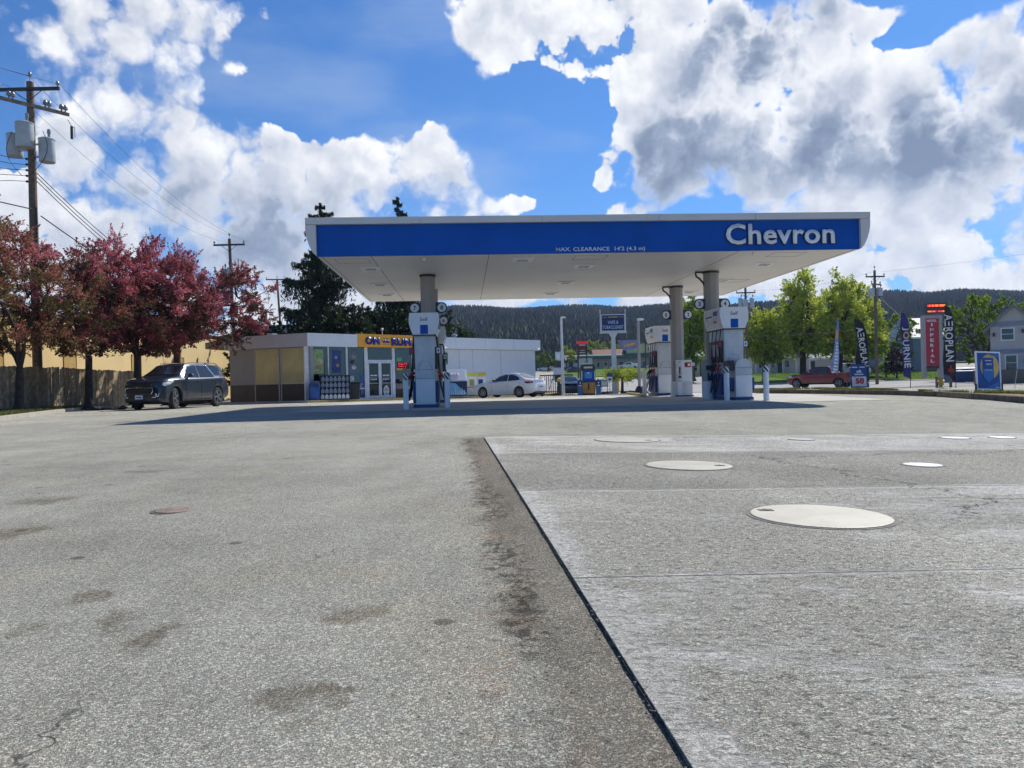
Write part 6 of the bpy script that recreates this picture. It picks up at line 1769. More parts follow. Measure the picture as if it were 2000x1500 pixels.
q = MB(); q.prism([(-.05,H-.05),(.35,H-.02),(.38,H+.04),(.2,H+.12),(-.05,H+.1)], 'y', -.16, .16); q.build('lamp_head', LAMPW, t, bevel=.02)
MB().lathe([(.42,0),(.18,.5),(.12,.52)], 10).build('footing', DARK, t)
# pole sign
Y = 54; b0 = on(1201, Y); m_ = F/Y
t = thing('pole_sign', 'tall grey pole sign with navy board reading VAPE & TOBACCONIST', 'sign', b0, R(-2))
zt, zb = zat(1197,614,Y)-b0.z, zat(1197,648,Y)-b0.z; xc = W(1197,630,Y).x-b0.x; hw = 24.5/m_
ms = MB(); ms.prism([(-.20,0),(.20,0),(xc+.13,zb-.4),(xc-.13,zb-.4)], 'y', -.15, .15); ms.prism([(xc-.13,zb-.4),(xc+.13,zb-.4),(xc+.3,zb-.1),(xc-.3,zb-.1)],'y',-.12,.12); ms.box(xc-hw-.05,xc+hw+.05,-.1,.1,zb-.10,zb-.0); ms.build('post', GALV if False else LGREY, t)
for s in (-1,1): MB().box(xc+s*(hw+.0)-.03, xc+s*hw+.03, -.05,.05, zb, zt+.35).build('side_post', LGREY, t)
bd = MB().box(xc-hw+.04,xc+hw-.04,-.12,.12,zb+.02,zt).build('sign_box', pm('sign_frame',(.60,.62,.66),.4), t)
MB().box(xc-hw+.10,xc+hw-.10,-.128,-.1205,zb+.08,zt-.06).build('navy_face', NAVY, bd)
PALEB = pm('pale_blue_letters', (.35,.50,.75), .5); GOLD = pm('gold_letters', (.80,.55,.08), .4)
text_obj('VAPE &', hw*.85, .24, PALEB, bd, 'lettering', (xc,-.135,zb+.66), ext=.005, bold=.03)
text_obj('TOBACCONIST', hw*1.65, .24, PALEB, bd, 'lettering', (xc,-.135,zb+.32), ext=.005, bold=.03)
q = MB(); q.tube([(xc-.35+.07*k,-.135,zt-.20+.035*math.sin(k*2.1)) for k in range(11)], .022, 5); q.mat(0).box(xc-.75,xc-.45,-.134,-.130,zt-.21,zt-.19); q.box(xc+.45,xc+.75,-.134,-.130,zt-.21,zt-.19); q.build('gold_script', GOLD, bd)
# motel sign of another motel
Y = 90; b0 = on(1138, Y); m_ = F/Y
t = thing('motel_sign', 'maroon board on two black posts with a red lit header, left of the pole sign', 'sign', b0)
q = MB()
for px in (1129, 1146): x = W(px,700,Y).x-b0.x; q.box(x-.07,x+.07,-.07,.07,0,zat(px,668,Y)-b0.z)
q.build('post', DARK, t)
x0, x1 = W(1130,700,Y).x-b0.x, W(1145,700,Y).x-b0.x
q = MB(); q.box(x0,x1,-.12,-.071,zat(1138,692,Y)-b0.z,zat(1138,676,Y)-b0.z); q.build('board', pm('maroon_board',(.12,.02,.02),.5), t)
q = MB(); q.box(x0-.2,x1+.2,-.14,.14,zat(1138,671.5,Y)-b0.z,zat(1138,666.5,Y)-b0.z); q.build('red_header', emit('header_red',(.8,.02,.02),.35), t)
q = MB()
for (ya,yb,w_) in ((673,675,.8),(684,685,.6),(688,689.5,.75)): q.box((x0+x1)/2-w_*.45,(x0+x1)/2+w_*.45,-.125,-.1201,zat(1138,yb,Y)-b0.z,zat(1138,ya,Y)-b0.z)
q.build('lettering_lines', [pm('cream_print',(.6,.5,.35),.5)], t)
# banner hanging on an arm
Y = 70; b0 = on(1262, Y)
t = thing('hanging_banner', 'purple-grey banner with orange print slung between poles beside the grey lamp post', 'banner', b0)
q = MB(); z0 = zat(1228,664,Y)-b0.z; xa, xb = W(1206,664,Y).x-b0.x, W(1250,664,Y).x-b0.x
q.tube([(0,0,0),(0,0,z0+.9)], .06, 8); q.tube([(0,0,z0+.5),(xa*.6,0,z0+1.1),(xa*1.1,0,z0+.95)], .03, 6); q.tube([(xa-.05,0,z0+.05),(xb+.2,0,z0+.05)], .03, 6)
for x in (xa*.9, xb*.9): q.tube([(x,0,z0),(x,0,z0+.9)],.02,5)
q.build('bracket_pole', DARK, t)
bp_ = [(xa,z0),(xb,z0),(xb-.1,z0-.72),(xb-.5,z0-.78),(xa+1.1,z0-1.0),(xa+.9,z0-.85),(xa+.7,z0-1.0),(xa+.3,z0-.75)]
ba = MB().prism(bp_, 'y', -.02, .0).build('cloth', pm('banner_purple',(.22,.23,.36),.6,var=.3,vs=3), t)
q = MB(); q.prism([(xa+.5,z0-.50),(xb-.5,z0-.22),(xb-.4,z0-.38),(xa+.7,z0-.62)], 'y', -.026, -.0205); q.build('orange_print', pm('banner_orange',(.75,.38,.05),.5), ba)
# highway shield sign and small building blocks right of the store
Y = 110; b0 = on(1094, Y)
t = thing('direction_sign', 'white highway shield sign on a post right of the store roofline', 'sign', b0)
z0, z1 = zat(1094,703,Y)-b0.z, zat(1094,687,Y)-b0.z
MB().box(.2,.32,-.06,.06,0,z1).build('post', GALV, t)
MB().box(-.62,.55,-.09,-.061,z0,z1).build('panel', pm('sign_pale',(.6,.64,.68),.4), t)
q = MB(); q.prism([(-.45,z0+.25),(-.2,z0+.1),(.05,z0+.25),(.05,z1-.3),(-.45,z1-.3)],'y',-.10,-.0905); q.mat(1).box(.15,.45,-.10,-.0905,z0+.3,z0+.6); q.box(.15,.45,-.10,-.0905,z1-.5,z1-.3); q.build('shield', [WHITE, DKBLUE], t)
b0 = on(1092, 150)
t = thing('small_kiosk', 'pale grey box building beyond the railing, right of the small green tree', 'kiosk', b0)
MB().box(-1.0,.6,0,2,0,2.3).build('wall', LGREY, t); MB().box(-.8,.3,-.02,0,.1,.9).build('door', DARK, t); MB().box(-1.1,.7,-.1,2.1,2.305,2.45).build('roof', COLM, t)
# ---- air and vacuum machine with its two blue posts
Y = 50.5; b0 = on(1148, Y)
t = thing('vacuum_machine', 'blue and orange air and vacuum machine between two short blue posts', 'vacuum machine', b0, R(3))
sil = [(-.44,0),(.44,0),(.48,.85),(.50,1.45),(.46,1.85),(.40,2.02),(-.40,2.02),(-.46,1.85),(-.50,1.45),(-.48,.85)]
MB().prism(sil,'y',-.28,.30).build('case', DARK, t, bevel=.02)
q = MB(); q.prism([(-.36,.12),(.36,.12),(.42,.83),(-.42,.83)],'y',-.305,-.2805); q.build('orange_base', pm('machine_orange',(.62,.27,.05),.5), t)
q = MB(); q.box(-.05,.05,-.315,-.3055,.35,.78); q.build('slot', DARK, t)
q = MB(); q.mat(0).box(-.34,.34,-.300,-.2805,.88,1.62); q.mat(1).box(-.24,.24,-.306,-.3005,1.10,1.5); q.mat(2).box(-.05,.05,-.310,-.3065,1.42,1.5); q.build('blue_face', [BLUE, pm('machine_screen',(.05,.22,.5),.2), WHITE], t)
q = MB(); q.box(-.28,.28,-.302,-.2805,1.76,1.88); q.build('top_label', pm('label_cream',(.6,.52,.38),.5), t)
for s in (-1,1):
    q = MB(); q.box(s*.43-.03,s*.43+.03,-.30,-.281,1.0,1.6); q.build('side_strip', LAMPC, t)
q = MB(); q.prism([(-.30,2.02),(.30,2.02),(.2,2.14),(-.2,2.14)],'y',-.2,.2); q.build('cap', LGREY, t)
for px, lab, s in ((1132.5,'short blue payment post left of the vacuum machine',-1),(1168.5,'short blue payment post right of the vacuum machine',1)):
    b1 = on(px, 49.6); t2 = thing('payment_post', lab, 'payment post', b1, 0, 'blue posts beside the vacuum machine')
    MB().prism([(-.15,0),(.15,0),(.17,.98),(-.17,.98)],'y',-.12,.12).build('case', pm('post_blue',(.03,.13,.30),.45), t2, bevel=.01)
    q = MB(); q.mat(0).box(-.14,.14,-.13,-.1205,.55,.94); q.mat(1).ball((0,-.132,.80),(.04,.01,.05),8,5); q.box(-.09,.09,-.134,-.1305,.60,.66); q.build('label', [NAVY, WHITE], t2)
    q = MB(); q.mat(0).ball((0,0,1.03),(.08,.08,.06),8,5); q.build('knob', YEL, t2)
# notice on post and A-board
b0 = on(1191, 52); t = thing('post_notice', 'small navy and white notice on a thin post left of the pole sign', 'sign', b0)
MB().tube([(0,0,0),(0,0,1.35)],.025,6).build('post', GALV, t)
q = MB(); q.mat(0).box(-.17,.17,-.05,-.026,1.20,1.45); q.mat(1).box(-.17,.17,-.05,-.026,.82,1.195); q.mat(0).box(-.1,.1,-.054,-.0505,.95,1.1); q.build('panel', [DKBLUE, WHITE], t)
b0 = on(1181, 53.5); t = thing('bench_board', 'small slanted white notice board among rocks right of the blue post', 'sign', b0)
q = MB(); q.M = Matrix.Rotation(R(-10),4,'X'); q.mat(0).box(-.26,.26,-.02,.02,.55,1.05); q.mat(1).box(-.2,.2,-.026,-.021,.62,.98); q.build('board', [COLM, WHITE], t)
q = MB()
for x in (-.2,.2): q.tube([(x,.1,0),(x,.05,.6)],.02,5)
q.build('stand', DARK, t)
ROCK = pm('garden_rock', (.10,.095,.085), .95, var=.4, vs=4, bump=.6)
rr = random.Random(9)
for i,px in enumerate((1180,1186,1193,1222,1230,1238,1256)):
    b1 = on(px, 53+rr.random()*1.5); q = MB(); q.ball((0,0,.08),(.26+.15*rr.random(),.2,.13+.06*rr.random()),8,5); o = q.build('garden_rock', ROCK); o.location = b1
    props(o, 'dark garden rock near the pole sign, %s from the left' % ['first','second','third','fourth','fifth','sixth','seventh'][i], 'rock', 'garden rocks')
# black railing and gate right of the store
b0 = on(1055, 56); b1 = on(1118, 56); d = b1-b0; Ln = d.length
t = thing('metal_railing', 'black metal railing with upright bars right of the white store wall', 'railing', b0, math.atan2(d.y,d.x))
q = MB(); q.box(0,Ln,-.03,.03,1.42,1.5); q.box(0,Ln,-.03,.03,.25,.31); q.build('rail', DARK, t)
for i in range(16):
    x = Ln*i/15; q = MB(); q.box(x-.025,x+.025,-.025,.025,0,1.5); q.build('bar', DARK, t)
q = MB(); q.tube([(.6,-.04,.3),(1.0,-.04,1.45)],.02,5); q.build('brace', DARK, t)
for px, lab in ((1058,'yellow-topped hose post at the left end of the black railing'),(1092,'yellow-topped hose post beside the white lamp post')):
    b1 = on(px, 51); t = thing('hose_post', lab, 'hose post', b1, 0, 'yellow-topped hose posts')
    MB().lathe([(.10,0),(.10,.75),(.07,.8),(.07,.95)],12).build('post', DARK, t, smooth=True)
    MB().lathe([(.10,.951),(.14,1.0),(.12,1.15),(.05,1.2)],12).build('cap', YEL, t, smooth=True)
    MB().lathe([(.15,.12),(.18,.18),(.18,.32),(.15,.38)],14).build('hose_reel', pm('reel_red',(.10,.03,.03),.5), t, smooth=True)
b1 = on(1052, 53); t = thing('blue_noticeboard', 'blue and white noticeboard at the right end of the store wall', 'sign', b1)
q = MB(); q.mat(0).box(-.28,.28,-.03,.03,.75,1.25); q.mat(1).box(-.1,.2,-.036,-.031,.85,1.1); q.build('panel', [DKBLUE, POSTER], t)
q = MB(); q.box(-.03,.03,-.02,.02,0,.75); q.build('post', DARK, t)

# ---------------------------------------------------------------- banner flags on the verge
def flag(label, px, base_py, Y, outline, mat, texts, poleside, group='banner flags on the verge', pad=0.0, extras=None):
    """outline: pixel polygon of the cloth at distance Y"""
    b0 = W(px, base_py, Y); 
    t = thing('banner_flag', label, 'flag', b0, 0, group)
    loc = lambda p: (W(p[0],p[1],Y).x-b0.x, W(p[0],p[1],Y).z-b0.z)
    poly = [loc(p) for p in outline]
    bm = bmesh.new(); bm.faces.new([bm.verts.new((p[0],0,p[1])) for p in poly])
    z0,z1 = min(p[1] for p in poly), max(p[1] for p in poly); a = math.ceil(z0/.12)*.12
    while a < z1: bmesh.ops.bisect_plane(bm, geom=bm.verts[:]+bm.edges[:]+bm.faces[:], plane_co=(0,0,a), plane_no=(0,0,1)); a += .12
    x0,x1 = min(p[0] for p in poly), max(p[0] for p in poly); a = math.ceil(x0/.12)*.12
    while a < x1: bmesh.ops.bisect_plane(bm, geom=bm.verts[:]+bm.edges[:]+bm.faces[:], plane_co=(a,0,0), plane_no=(1,0,0)); a += .12
    for v in bm.verts: v.co.y = .025*math.sin(v.co.z*3.2+v.co.x*5)
    me = bpy.data.meshes.new('cloth'); bm.to_mesh(me); bm.free(); me.materials.append(mat)
    for p in me.polygons: p.use_smooth = True
    o = bpy.data.objects.new('cloth', me); C.objects.link(o); o.parent = t
    md = o.modifiers.new('thickness','SOLIDIFY'); md.thickness = .012
    q = MB(); pp = [(0,0,0)] + [(x, 0, z) for x, z in [loc(p) for p in poleside]]
    q.tube(pp, [.018]+[.016]*(len(pp)-2)+[.008], 6); q.build('pole', DARK, t)
    for (s, pa, pb, hgt, mt) in texts:
        a_, b_ = loc(pa), loc(pb); L = math.hypot(a_[0]-b_[0], a_[1]-b_[1]); ang = math.atan2(-(b_[1]-a_[1]), b_[0]-a_[0])
        text_obj(s, L, hgt, mt, o, 'lettering', ((a_[0]+b_[0])/2, -.045, (a_[1]+b_[1])/2), rot=(R(90), ang, 0), ext=.006, bold=.02)
    if extras: extras(o, loc)
    return t
BLKC = pm('flag_black', (.012,.012,.016), .7); NAVC = pm('flag_navy', (.025,.025,.17), .65); PALC = pm('flag_pale_blue', (.28,.36,.62), .65, var=.4, vs=2.5)
SILVT = pm('letter_silver', (.62,.64,.68), .6)
Y = 38
flag('black feather flag reading AEROPLAN standing behind the price A-board', 1697, 757, Y,
    [(1668,623),(1676,624),(1684,631),(1690,645),(1694,665),(1696,700),(1697,745),(1690,742),(1672,736),(1671,700),(1674,670),(1671,645)], BLKC,
    [('AΞROPLAN', (1678,639),(1690,716), .34, SILVT)], [(1697,745),(1696,700),(1694,665),(1690,645),(1684,631),(1669,623)])
def drop(o, loc):
    c = loc((1769,655)); q = MB(); q.mat(0).prism([(c[0]+.16*math.cos(a)*(.9 if math.sin(a) > 0 else 1), c[1]+.19*math.sin(a)) for a in [2*math.pi*k/20 for k in range(20)]], 'y', -.05, -.042)
    q.mat(1).prism([(c[0]+.09*math.cos(a), c[1]+.10*math.sin(a)) for a in [2*math.pi*k/16 for k in range(16)]], 'y', -.055, -.0505); q.build('gold_ring', [pm('gold_ring',(.55,.38,.18),.5), NAVC], o)
flag('navy feather flag reading JOURNIE with a gold ring for its O', 1778.5, 758, Y,
    [(1759,611),(1766,612),(1773,624),(1776,650),(1778,690),(1778.5,742),(1776,738),(1765,735),(1765,715),(1763,690),(1761,660),(1759,635)], NAVC,
    [('J', (1767,639),(1767,645), .32, SILVT),('URNIE', (1768,664),(1772,718), .32, SILVT)], [(1778.5,742),(1778,690),(1776,650),(1773,624),(1760,611)], extras=drop)
def leafx(o, loc):
    c = loc((1856,723)); q = MB(); q.prism([(c[0]+a*1.4, c[1]+b_*1.6) for a, b_ in leaf], 'y', -.05, -.042); q.build('red_leaf', pm('dull_red',(.30,.02,.02),.6), o)
flag('taller black feather flag reading AEROPLAN, in front of the hotel sign and dumpster', 1867, 758, Y-2,
    [(1844,596),(1852,600),(1860,615),(1864,640),(1866,690),(1867,746),(1862,744),(1855,735),(1843,731),(1842,700),(1844,660),(1846,625)], BLKC,
    [('AΞROPLAN', (1851,614),(1855,706), .40, SILVT)], [(1867,746),(1866,690),(1864,640),(1860,615),(1852,600),(1844,596)], extras=leafx)
def pale(o, loc):
    q = MB(); a, b_ = loc((1632.5,646)), loc((1636.5,660)); q.mat(0).prism([loc((1631,660)),loc((1636.5,660)),loc((1636.5,646)),loc((1633.5,646))],'y',-.045,-.038)
    rr = random.Random(4)
    for k in range(9):
        y0 = 668+k*6.4; xl = 1636.5-(y0-640)*.115; q.mat(1).prism([loc((xl-.5,y0+4)),loc((1636,y0+4)),loc((1636,y0+rr.uniform(1,2.6))),loc((xl,y0))],'y',-.045,-.038)
    q.build('print', [pm('flag_orange',(.80,.40,.05),.6), WHITE], o)
flag('narrow pale blue feather flag seen nearly edge-on behind the red pickup', 1635.5, 757, Y-1,
    [(1635,619),(1637.5,628),(1639,650),(1638.5,690),(1636.5,735),(1634,728),(1620,718),(1624,705),(1628,690),(1631,665),(1632.5,645)], PALC, [],
    [(1636.5,735),(1638.5,690),(1639,650),(1637.5,628),(1635,619)], extras=pale)
# A-board with price
b0 = W(1679,757,37.5); t = thing('price_board', 'blue A-board with a white panel showing a red 50', 'A-board', b0, R(-8))
q = MB(); q.M = Matrix.Rotation(R(-9),4,'X'); q.prism([(-.42,0),(.42,0),(.36,1.05),(.28,1.16),(-.28,1.16),(-.36,1.05)],'y',-.02,.02); q.build('board', DKBLUE, t, bevel=.008)
q = MB(); q.M = Matrix.Rotation(R(-9),4,'X'); q.mat(0).box(-.33,.33,-.028,-.0205,.06,.54); q.mat(1).box(-.2,.2,-.028,-.0205,.62,.68); q.mat(1).box(-.30,-.05,-.028,-.0205,.98,1.03); q.box(.05,.3,-.028,-.0205,.98,1.03)
q.mat(1).prism([(-.12,.74),(-.06,.86),(.0,.8),(.06,.9),(.14,.74)],'y',-.028,-.0205); q.build('print', [POSTER, SILVT], t)
text_obj('50', .38, .27, RED, t, 'price', (.02,-.035+.04,.32), rot=(R(90-9),0,0), ext=.03, bold=.03).location = (.02,.01,.32)
q = MB()
for s in (-1,1): q.tube([(s*.36,.18,1.0),(s*.40,.75,0)],.02,6)
q.build('rear_leg', DARK, t)
# framed poster stand
b0 = W(1932,768,27.5); t = thing('poster_stand', 'white framed poster stand with a phone on a gold disc at far right', 'poster stand', b0, R(6))
k_ = 27.5/F
tilt = Matrix.Rotation(R(-6),4,'X') @ Matrix.Rotation(R(3),4,'Y')
Wp, Hp = 26*k_, 82*k_
q = MB(); q.M = tilt
for (a,b_,c,d) in ((-Wp,-Wp+.05,.12,Hp),(Wp-.05,Wp,.12,Hp),(-Wp+.05,Wp-.05,.12,.17),(-Wp+.05,Wp-.05,Hp-.05,Hp)): q.box(a,b_,-.03,.03,c,d)
q.build('frame', WHITE, t, bevel=.006)
cz_ = .12+(Hp-.12)*.55
PB = pm('poster_blue', (.02,.07,.28), .4); PG = pm('poster_gold', (.62,.42,.12), .4); PM = pm('poster_mid_blue', (.04,.16,.45), .35)
q = MB(); q.M = tilt
q.mat(0).box(-Wp+.05,Wp-.05,-.012,.012,.17,Hp-.05)
q.mat(1).prism([(.06+.37*math.cos(a)*.97, cz_+.08+.45*math.sin(a)) for a in [2*math.pi*k/32 for k in range(32)]],'y',-.016,-.0125)
q.mat(2).prism([(Wp-.08,.2),(Wp-.08,.42),(-.1,.2)],'y',-.016,-.0125); q.prism([(Wp-.08,Hp-.08),(Wp-.5,Hp-.08),(Wp-.3,Hp-.16),(Wp-.08,Hp-.2)],'y',-.016,-.0125)
q.mat(0).box(-.22,.20,-.022,-.0165,cz_-.35,cz_+.40)
q.mat(2).prism([(-.19,cz_-.30),(.17,cz_-.30),(.17,cz_+.0),(-.19,cz_+.0)],'y',-.026,-.0225); q.prism([(-.20,cz_-.30),(.18,cz_-.30),(-.01,cz_-.52)],'y',-.026,-.0225)
q.mat(3).box(-.12,.12,-.027,-.0225,cz_+.28,cz_+.31); q.box(-.14,.14,-.030,-.0265,cz_-.06,cz_-.04); q.box(.25,.4,-.02,-.0165,.20,.23)
q.build('poster', [PB, PG, PM, SILVT], t)
o = text_obj('SAVE', .22, .07, SILVT, t, 'lettering', (-.01,-.03,cz_+.16), rot=(R(84),0,0), ext=.008, bold=.02)
q = MB()
for s in (-1,1): q.M = None; q.box(s*Wp*.85-.04,s*Wp*.85+.04,-.14,.14,0,.13); q.tube([(s*(Wp+.03),0,.1),(s*(Wp+.03),.0,.35)],.03,8)
q.build('foot', BLACK, t)
# thin stake, hydrant, bench posts
b0 = W(1924,768,28.5); t = thing('marker_stake', 'thin leaning marker stake right of the poster stand', 'stake', W(1981,764,31))
MB().tube([(0,0,0),(.13,0,.85)],.012,5).build('stake', GALV, t)
b0 = W(1838,757,39.5); t = thing('fire_hydrant', 'small rusty yellow fire hydrant behind the verge, right of the hotel sign post', 'fire hydrant', b0)
MB().lathe([(.13,0),(.14,.05),(.09,.07),(.09,.40),(.12,.42),(.11,.5),(.05,.56)],14).build('barrel', pm('hydrant_yellow',(.42,.26,.06),.6,var=.35,vs=12), t, smooth=True)
q = MB(); q.tube([(-.17,0,.33),(.17,0,.33)],.05,8); q.build('nozzle_caps', YEL, t, smooth=True)
for px, lab in ((1830,'short brown marker post left of the fire hydrant'),(1857,'short brown marker post right of the fire hydrant')):
    b0 = W(px,757,40.5); t = thing('marker_post', lab, 'post', b0, 0, 'brown marker posts'); MB().box(-.05,.05,-.05,.05,-.1,.55).build('stake', WOOD, t); MB().box(-.055,.055,-.055,.055,.551,.57).build('cap', BROWN, t)
# ---------------------------------------------------------------- hotel sign, dumpster, buildings at right
Y = 60; b0 = on(1826, Y); k_ = Y/F
t = thing('hotel_sign', 'tall red vertical sign reading HOTEL IMPERIAL with red message boards above', 'sign', b0, 0)
X = lambda px: W(px,680,Y).x-b0.x
Zs = lambda py, px=1825: W(px,py,Y).z-b0.z
q = MB(); q.box(X(1801),X(1806),-.2,.2,Zs(738),Zs(616)); q.box(X(1832),X(1839),-.2,.2,0,Zs(616)); q.box(X(1806),X(1832),-.18,.18,Zs(622),Zs(616)); q.build('frame_post', GALV if False else COLM, t)
fc = MB().box(X(1806)+.01,X(1832)-.01,-.17,.17,Zs(713),Zs(622)).build('red_face', pm('sign_red',(.42,.015,.03),.45), t)
SW = pm('sign_letter_white',(.75,.75,.75),.5)
text_obj('HOTEL', (X(1828)-X(1809)), .19, SW, fc, 'lettering', ((X(1809)+X(1828))/2,-.176,Zs(623.5)-.12), ext=.006, bold=.04)
for i, ch in enumerate('IMPERIAL'):
    text_obj(ch, .11 if ch == 'I' else .30, .25, SW, fc, 'letter', (X(1818.5),-.176,Zs(634+i*10.1)), ext=.006, bold=.03)
MB().box(X(1805),X(1830),-.15,.15,Zs(720),Zs(714)).build('lower_box', pm('maroon_box',(.10,.015,.015),.5), t)
md_ = MB().box(X(1808),X(1848),-.18,.18,Zs(613),Zs(592)).build('message_board', DARK, t)
LED1 = emit('led_orange',(1.0,.22,.03),1.4); LED2 = emit('led_red',(1.0,.03,.04),1.3)
rr = random.Random(2)
for (ya, yb) in ((595.2,599.2),(607.2,609.8)):
    q = MB(); px = 1811 
    while px < 1846:
        w_ = rr.uniform(1.4,3.2); q.mat(0 if rr.random() < .6 else 1).box(X(px),X(min(px+w_,1846)),-.187,-.181,Zs(yb),Zs(ya)); px += w_+.5
        if ya > 600 and 1826 < px < 1829: px += 3
    q.build('led_text', [LED1, LED2], md_)
Y = 72; b0 = on(1889, Y); b0.z = W(1889,746,Y).z
t = thing('dumpster', 'blue steel dumpster with two white lids behind the black flag', 'dumpster', b0, R(-6))
q = MB(); q.prism([(-.9,0),(.75,0),(.9,.95),(.8,1.05),(-.9,1.3)],'x',-1.9,1.9); q.build('body', pm('dumpster_blue',(.015,.07,.22),.5), t, bevel=.02)
for s in (-1,0,1): 
    q = MB(); q.M = Matrix.Translation((s*1.24,0,0)); q.prism([(-.92,1.31),(-.92,1.36),(.35,1.26),(.35,1.20)],'x',-.58,.58); q.build('lid', WHITE, t)
q = MB(); q.prism([(.2+.55*math.cos(a),.55+.25*math.sin(a)) for a in [2*math.pi*k/20 for k in range(20)]],'y',-.95,-.86); q.build('logo_oval', SILVT, t)
t.rotation_euler = (0,0,R(174))
q_ = t.children[0]
def house(name, label, x0px, x1px, Y, base_z, wall_h, depth, roof_h, wall, roof, wins=(), door=(), gable_front=False, over=.4, rz=0, group=None, cat='house'):
    p0, p1 = W(x0px,740,Y), W(x1px,740,Y); w = (p1-p0).length
    t = thing(name, label, cat, (p0.x, p0.y, base_z), rz, group)
    MB().box(0,w,0,depth,-1,wall_h).build('wall', wall, t)
    q = MB()
    if gable_front:
        q.mat(1).prism([(0,wall_h+.001),(w,wall_h+.001),(w/2,wall_h+roof_h)],'y',.0,depth)
        for s in (0,1):
            xe = -over if s == 0 else w+over; ze = wall_h-over*roof_h/(w/2)
            q.mat(0).prism([(xe,ze),(w/2,wall_h+roof_h+.01),(w/2,wall_h+roof_h+.22),(xe,ze+.2)],'y',-over,depth+over)
    else:
        q.mat(0)._add([(-over,-over,wall_h+.001),(w+over,-over,wall_h+.001),(w+over,depth+over,wall_h+.001),(-over,depth+over,wall_h+.001),(over*1.5,depth/2,wall_h+roof_h),(w-over*1.5,depth/2,wall_h+roof_h)],[(0,1,5,4),(1,2,5),(2,3,4,5),(3,0,4),(0,3,2,1)])
        q.mat(2).box(-over,w+over,-over-.03,-over,wall_h-.15,wall_h+.12)
    q.build('roof', [roof, wall, WHITE], t)
    for (xa,xb,za,zb) in wins:
        f = MB(); e = .08
        for (a,b_,c,d) in ((xa,xb,za,za+e),(xa,xb,zb-e,zb),(xa,xa+e,za+e,zb-e),(xb-e,xb,za+e,zb-e),(xa+e,xb-e,(za+zb)/2-.02,(za+zb)/2+.02)): f.box(a,b_,-.06,.001,c,d)
        fo = f.build('window', FRW, t); MB().box(xa+e,xb-e,-.03,.001,za+e,zb-e).build('pane', GLASSD, fo)
    for (xa,xb,zb) in door: MB().box(xa,xb,-.05,.001,.05,zb).build('door', DARK, t)
    return t
SHG = pm('shingle_grey', (.20,.21,.23), .85, var=.2, vs=2); SHGL = pm('roof_pale_grey', (.38,.42,.46), .6, var=.15)
SID = pm('siding_grey', (.46,.44,.42), .8, var=.06); SIDW = pm('siding_white', (.54,.54,.53), .8, var=.08); SIDB = pm('siding_blue_grey', (.22,.26,.33), .8)
GRNR = pm('green_roof', (.02,.10,.075), .5); CREAM = pm('cream_wall', (.55,.52,.28), .8); BRK = pm('red_brown_roof', (.22,.07,.045), .8, var=.3, vs=3)
# grey two-storey gabled building at far right
Y = 62; bz = -.2; k_ = Y/F
t = house('gabled_motel', 'grey two-storey gabled building at the right edge', 1936, 2014, Y, bz, W(1940,640,Y).z-bz, 12, (W(1975,600,Y).z-W(1940,640,Y).z)*1.0, SID, SHG,
    wins=[((1951-1934)*k_, (1974-1934)*k_, W(1960,666,Y).z-bz, W(1960,639+2,Y).z-bz), ((1957-1934)*k_, (1978-1934)*k_, W(1960,725,Y).z-bz, W(1960,693,Y).z-bz)], gable_front=True, over=.45, rz=R(-33))
q = MB(); z = W(1950,687,Y).z-bz; q.box(-.05,3.3,-.06,.001,z-.15,z+.15); z = W(1950,634,Y).z-bz; q.box(-.05,3.3,-.08,.001,z-.17,z+.17)
q.build('trim_band', SIDB, t)
for px, py in ((1940,654),(1987,648),(1990,706)): 
    x = (px-1934)*k_; z = W(px,py,Y).z-bz; q = MB(); q.box(x-.08,x+.08,-.22,.001,z-.15,z+.15); q.build('wall_lamp', DARK, t)
q = MB(); x = (1996-1934)*k_; z = W(1996,672,Y).z-bz; q.box(x,x+.6,-.12,.001,z-.25,z+.25); q.build('red_sign', pm('sign_red',(.42,.015,.03),.45), t)
b0 = on(1905, 57); t = thing('low_wall', 'long low dark brown wall in front of the grey gabled building', 'wall', b0, R(-3))
q = MB(); q.box(0,13,0,.2,-.3,1.05); q.build('boards', BROWN, t); MB().box(-.03,13.03,-.03,.23,1.051,1.10).build('cap', WOOD, t)
# grey-roofed houses in the middle right
Y = 125; k_ = Y/F
house('bungalow', 'low grey bungalow with hipped pale roof behind the navy flag', 1728, 1806, Y, gz(60,Y)-.3, W(1760,687,Y).z-gz(60,Y)+.3, 9, 2.0, SIDB, SHGL, wins=[(3.6,5.0,.9,2.1),(4.9+.4,6.2,1.0,2.1)], door=[(2.4,3.2,2.0)], group='houses across the road')
Y = 118; house('garage_house', 'taller grey-roofed house behind the hotel sign', 1785, 1862, Y, gz(62,Y)-.3, W(1800,660,Y).z-gz(62,Y)+.3, 10, 3.4, SIDB, SHGL, wins=[(2.6,3.7,3.0,4.4)], group='houses across the road')
Y = 128
t = house('farmhouse', 'white two-storey house with grey roof and porch behind the trees', 1470, 1573, Y, gz(48,Y)-.2, W(1520,678,Y).z-gz(48,Y)+.2, 9, 1.6, SIDW, SHG, wins=[(5.2,6.0,3.6,4.6),(3.1,3.7,1.0,2.4),(5.3,6.2,1.0,2.4),(1.0,1.6,1.0,2.4)], door=[(4.2,5.0,2.2)], group='houses across the road')
q = MB(); q.prism([(0,2.9),(-2.0,2.6),(-2.0,2.75),(0,3.15)], 'x', -.3, 9.2); q.build('porch_roof', SHG, t)
for x in (0,2.2,4.4,6.6,8.8):
    q = MB(); q.box(x-.06,x+.06,-1.95,-1.8,0,2.62); q.build('porch_post', WHITE, t)
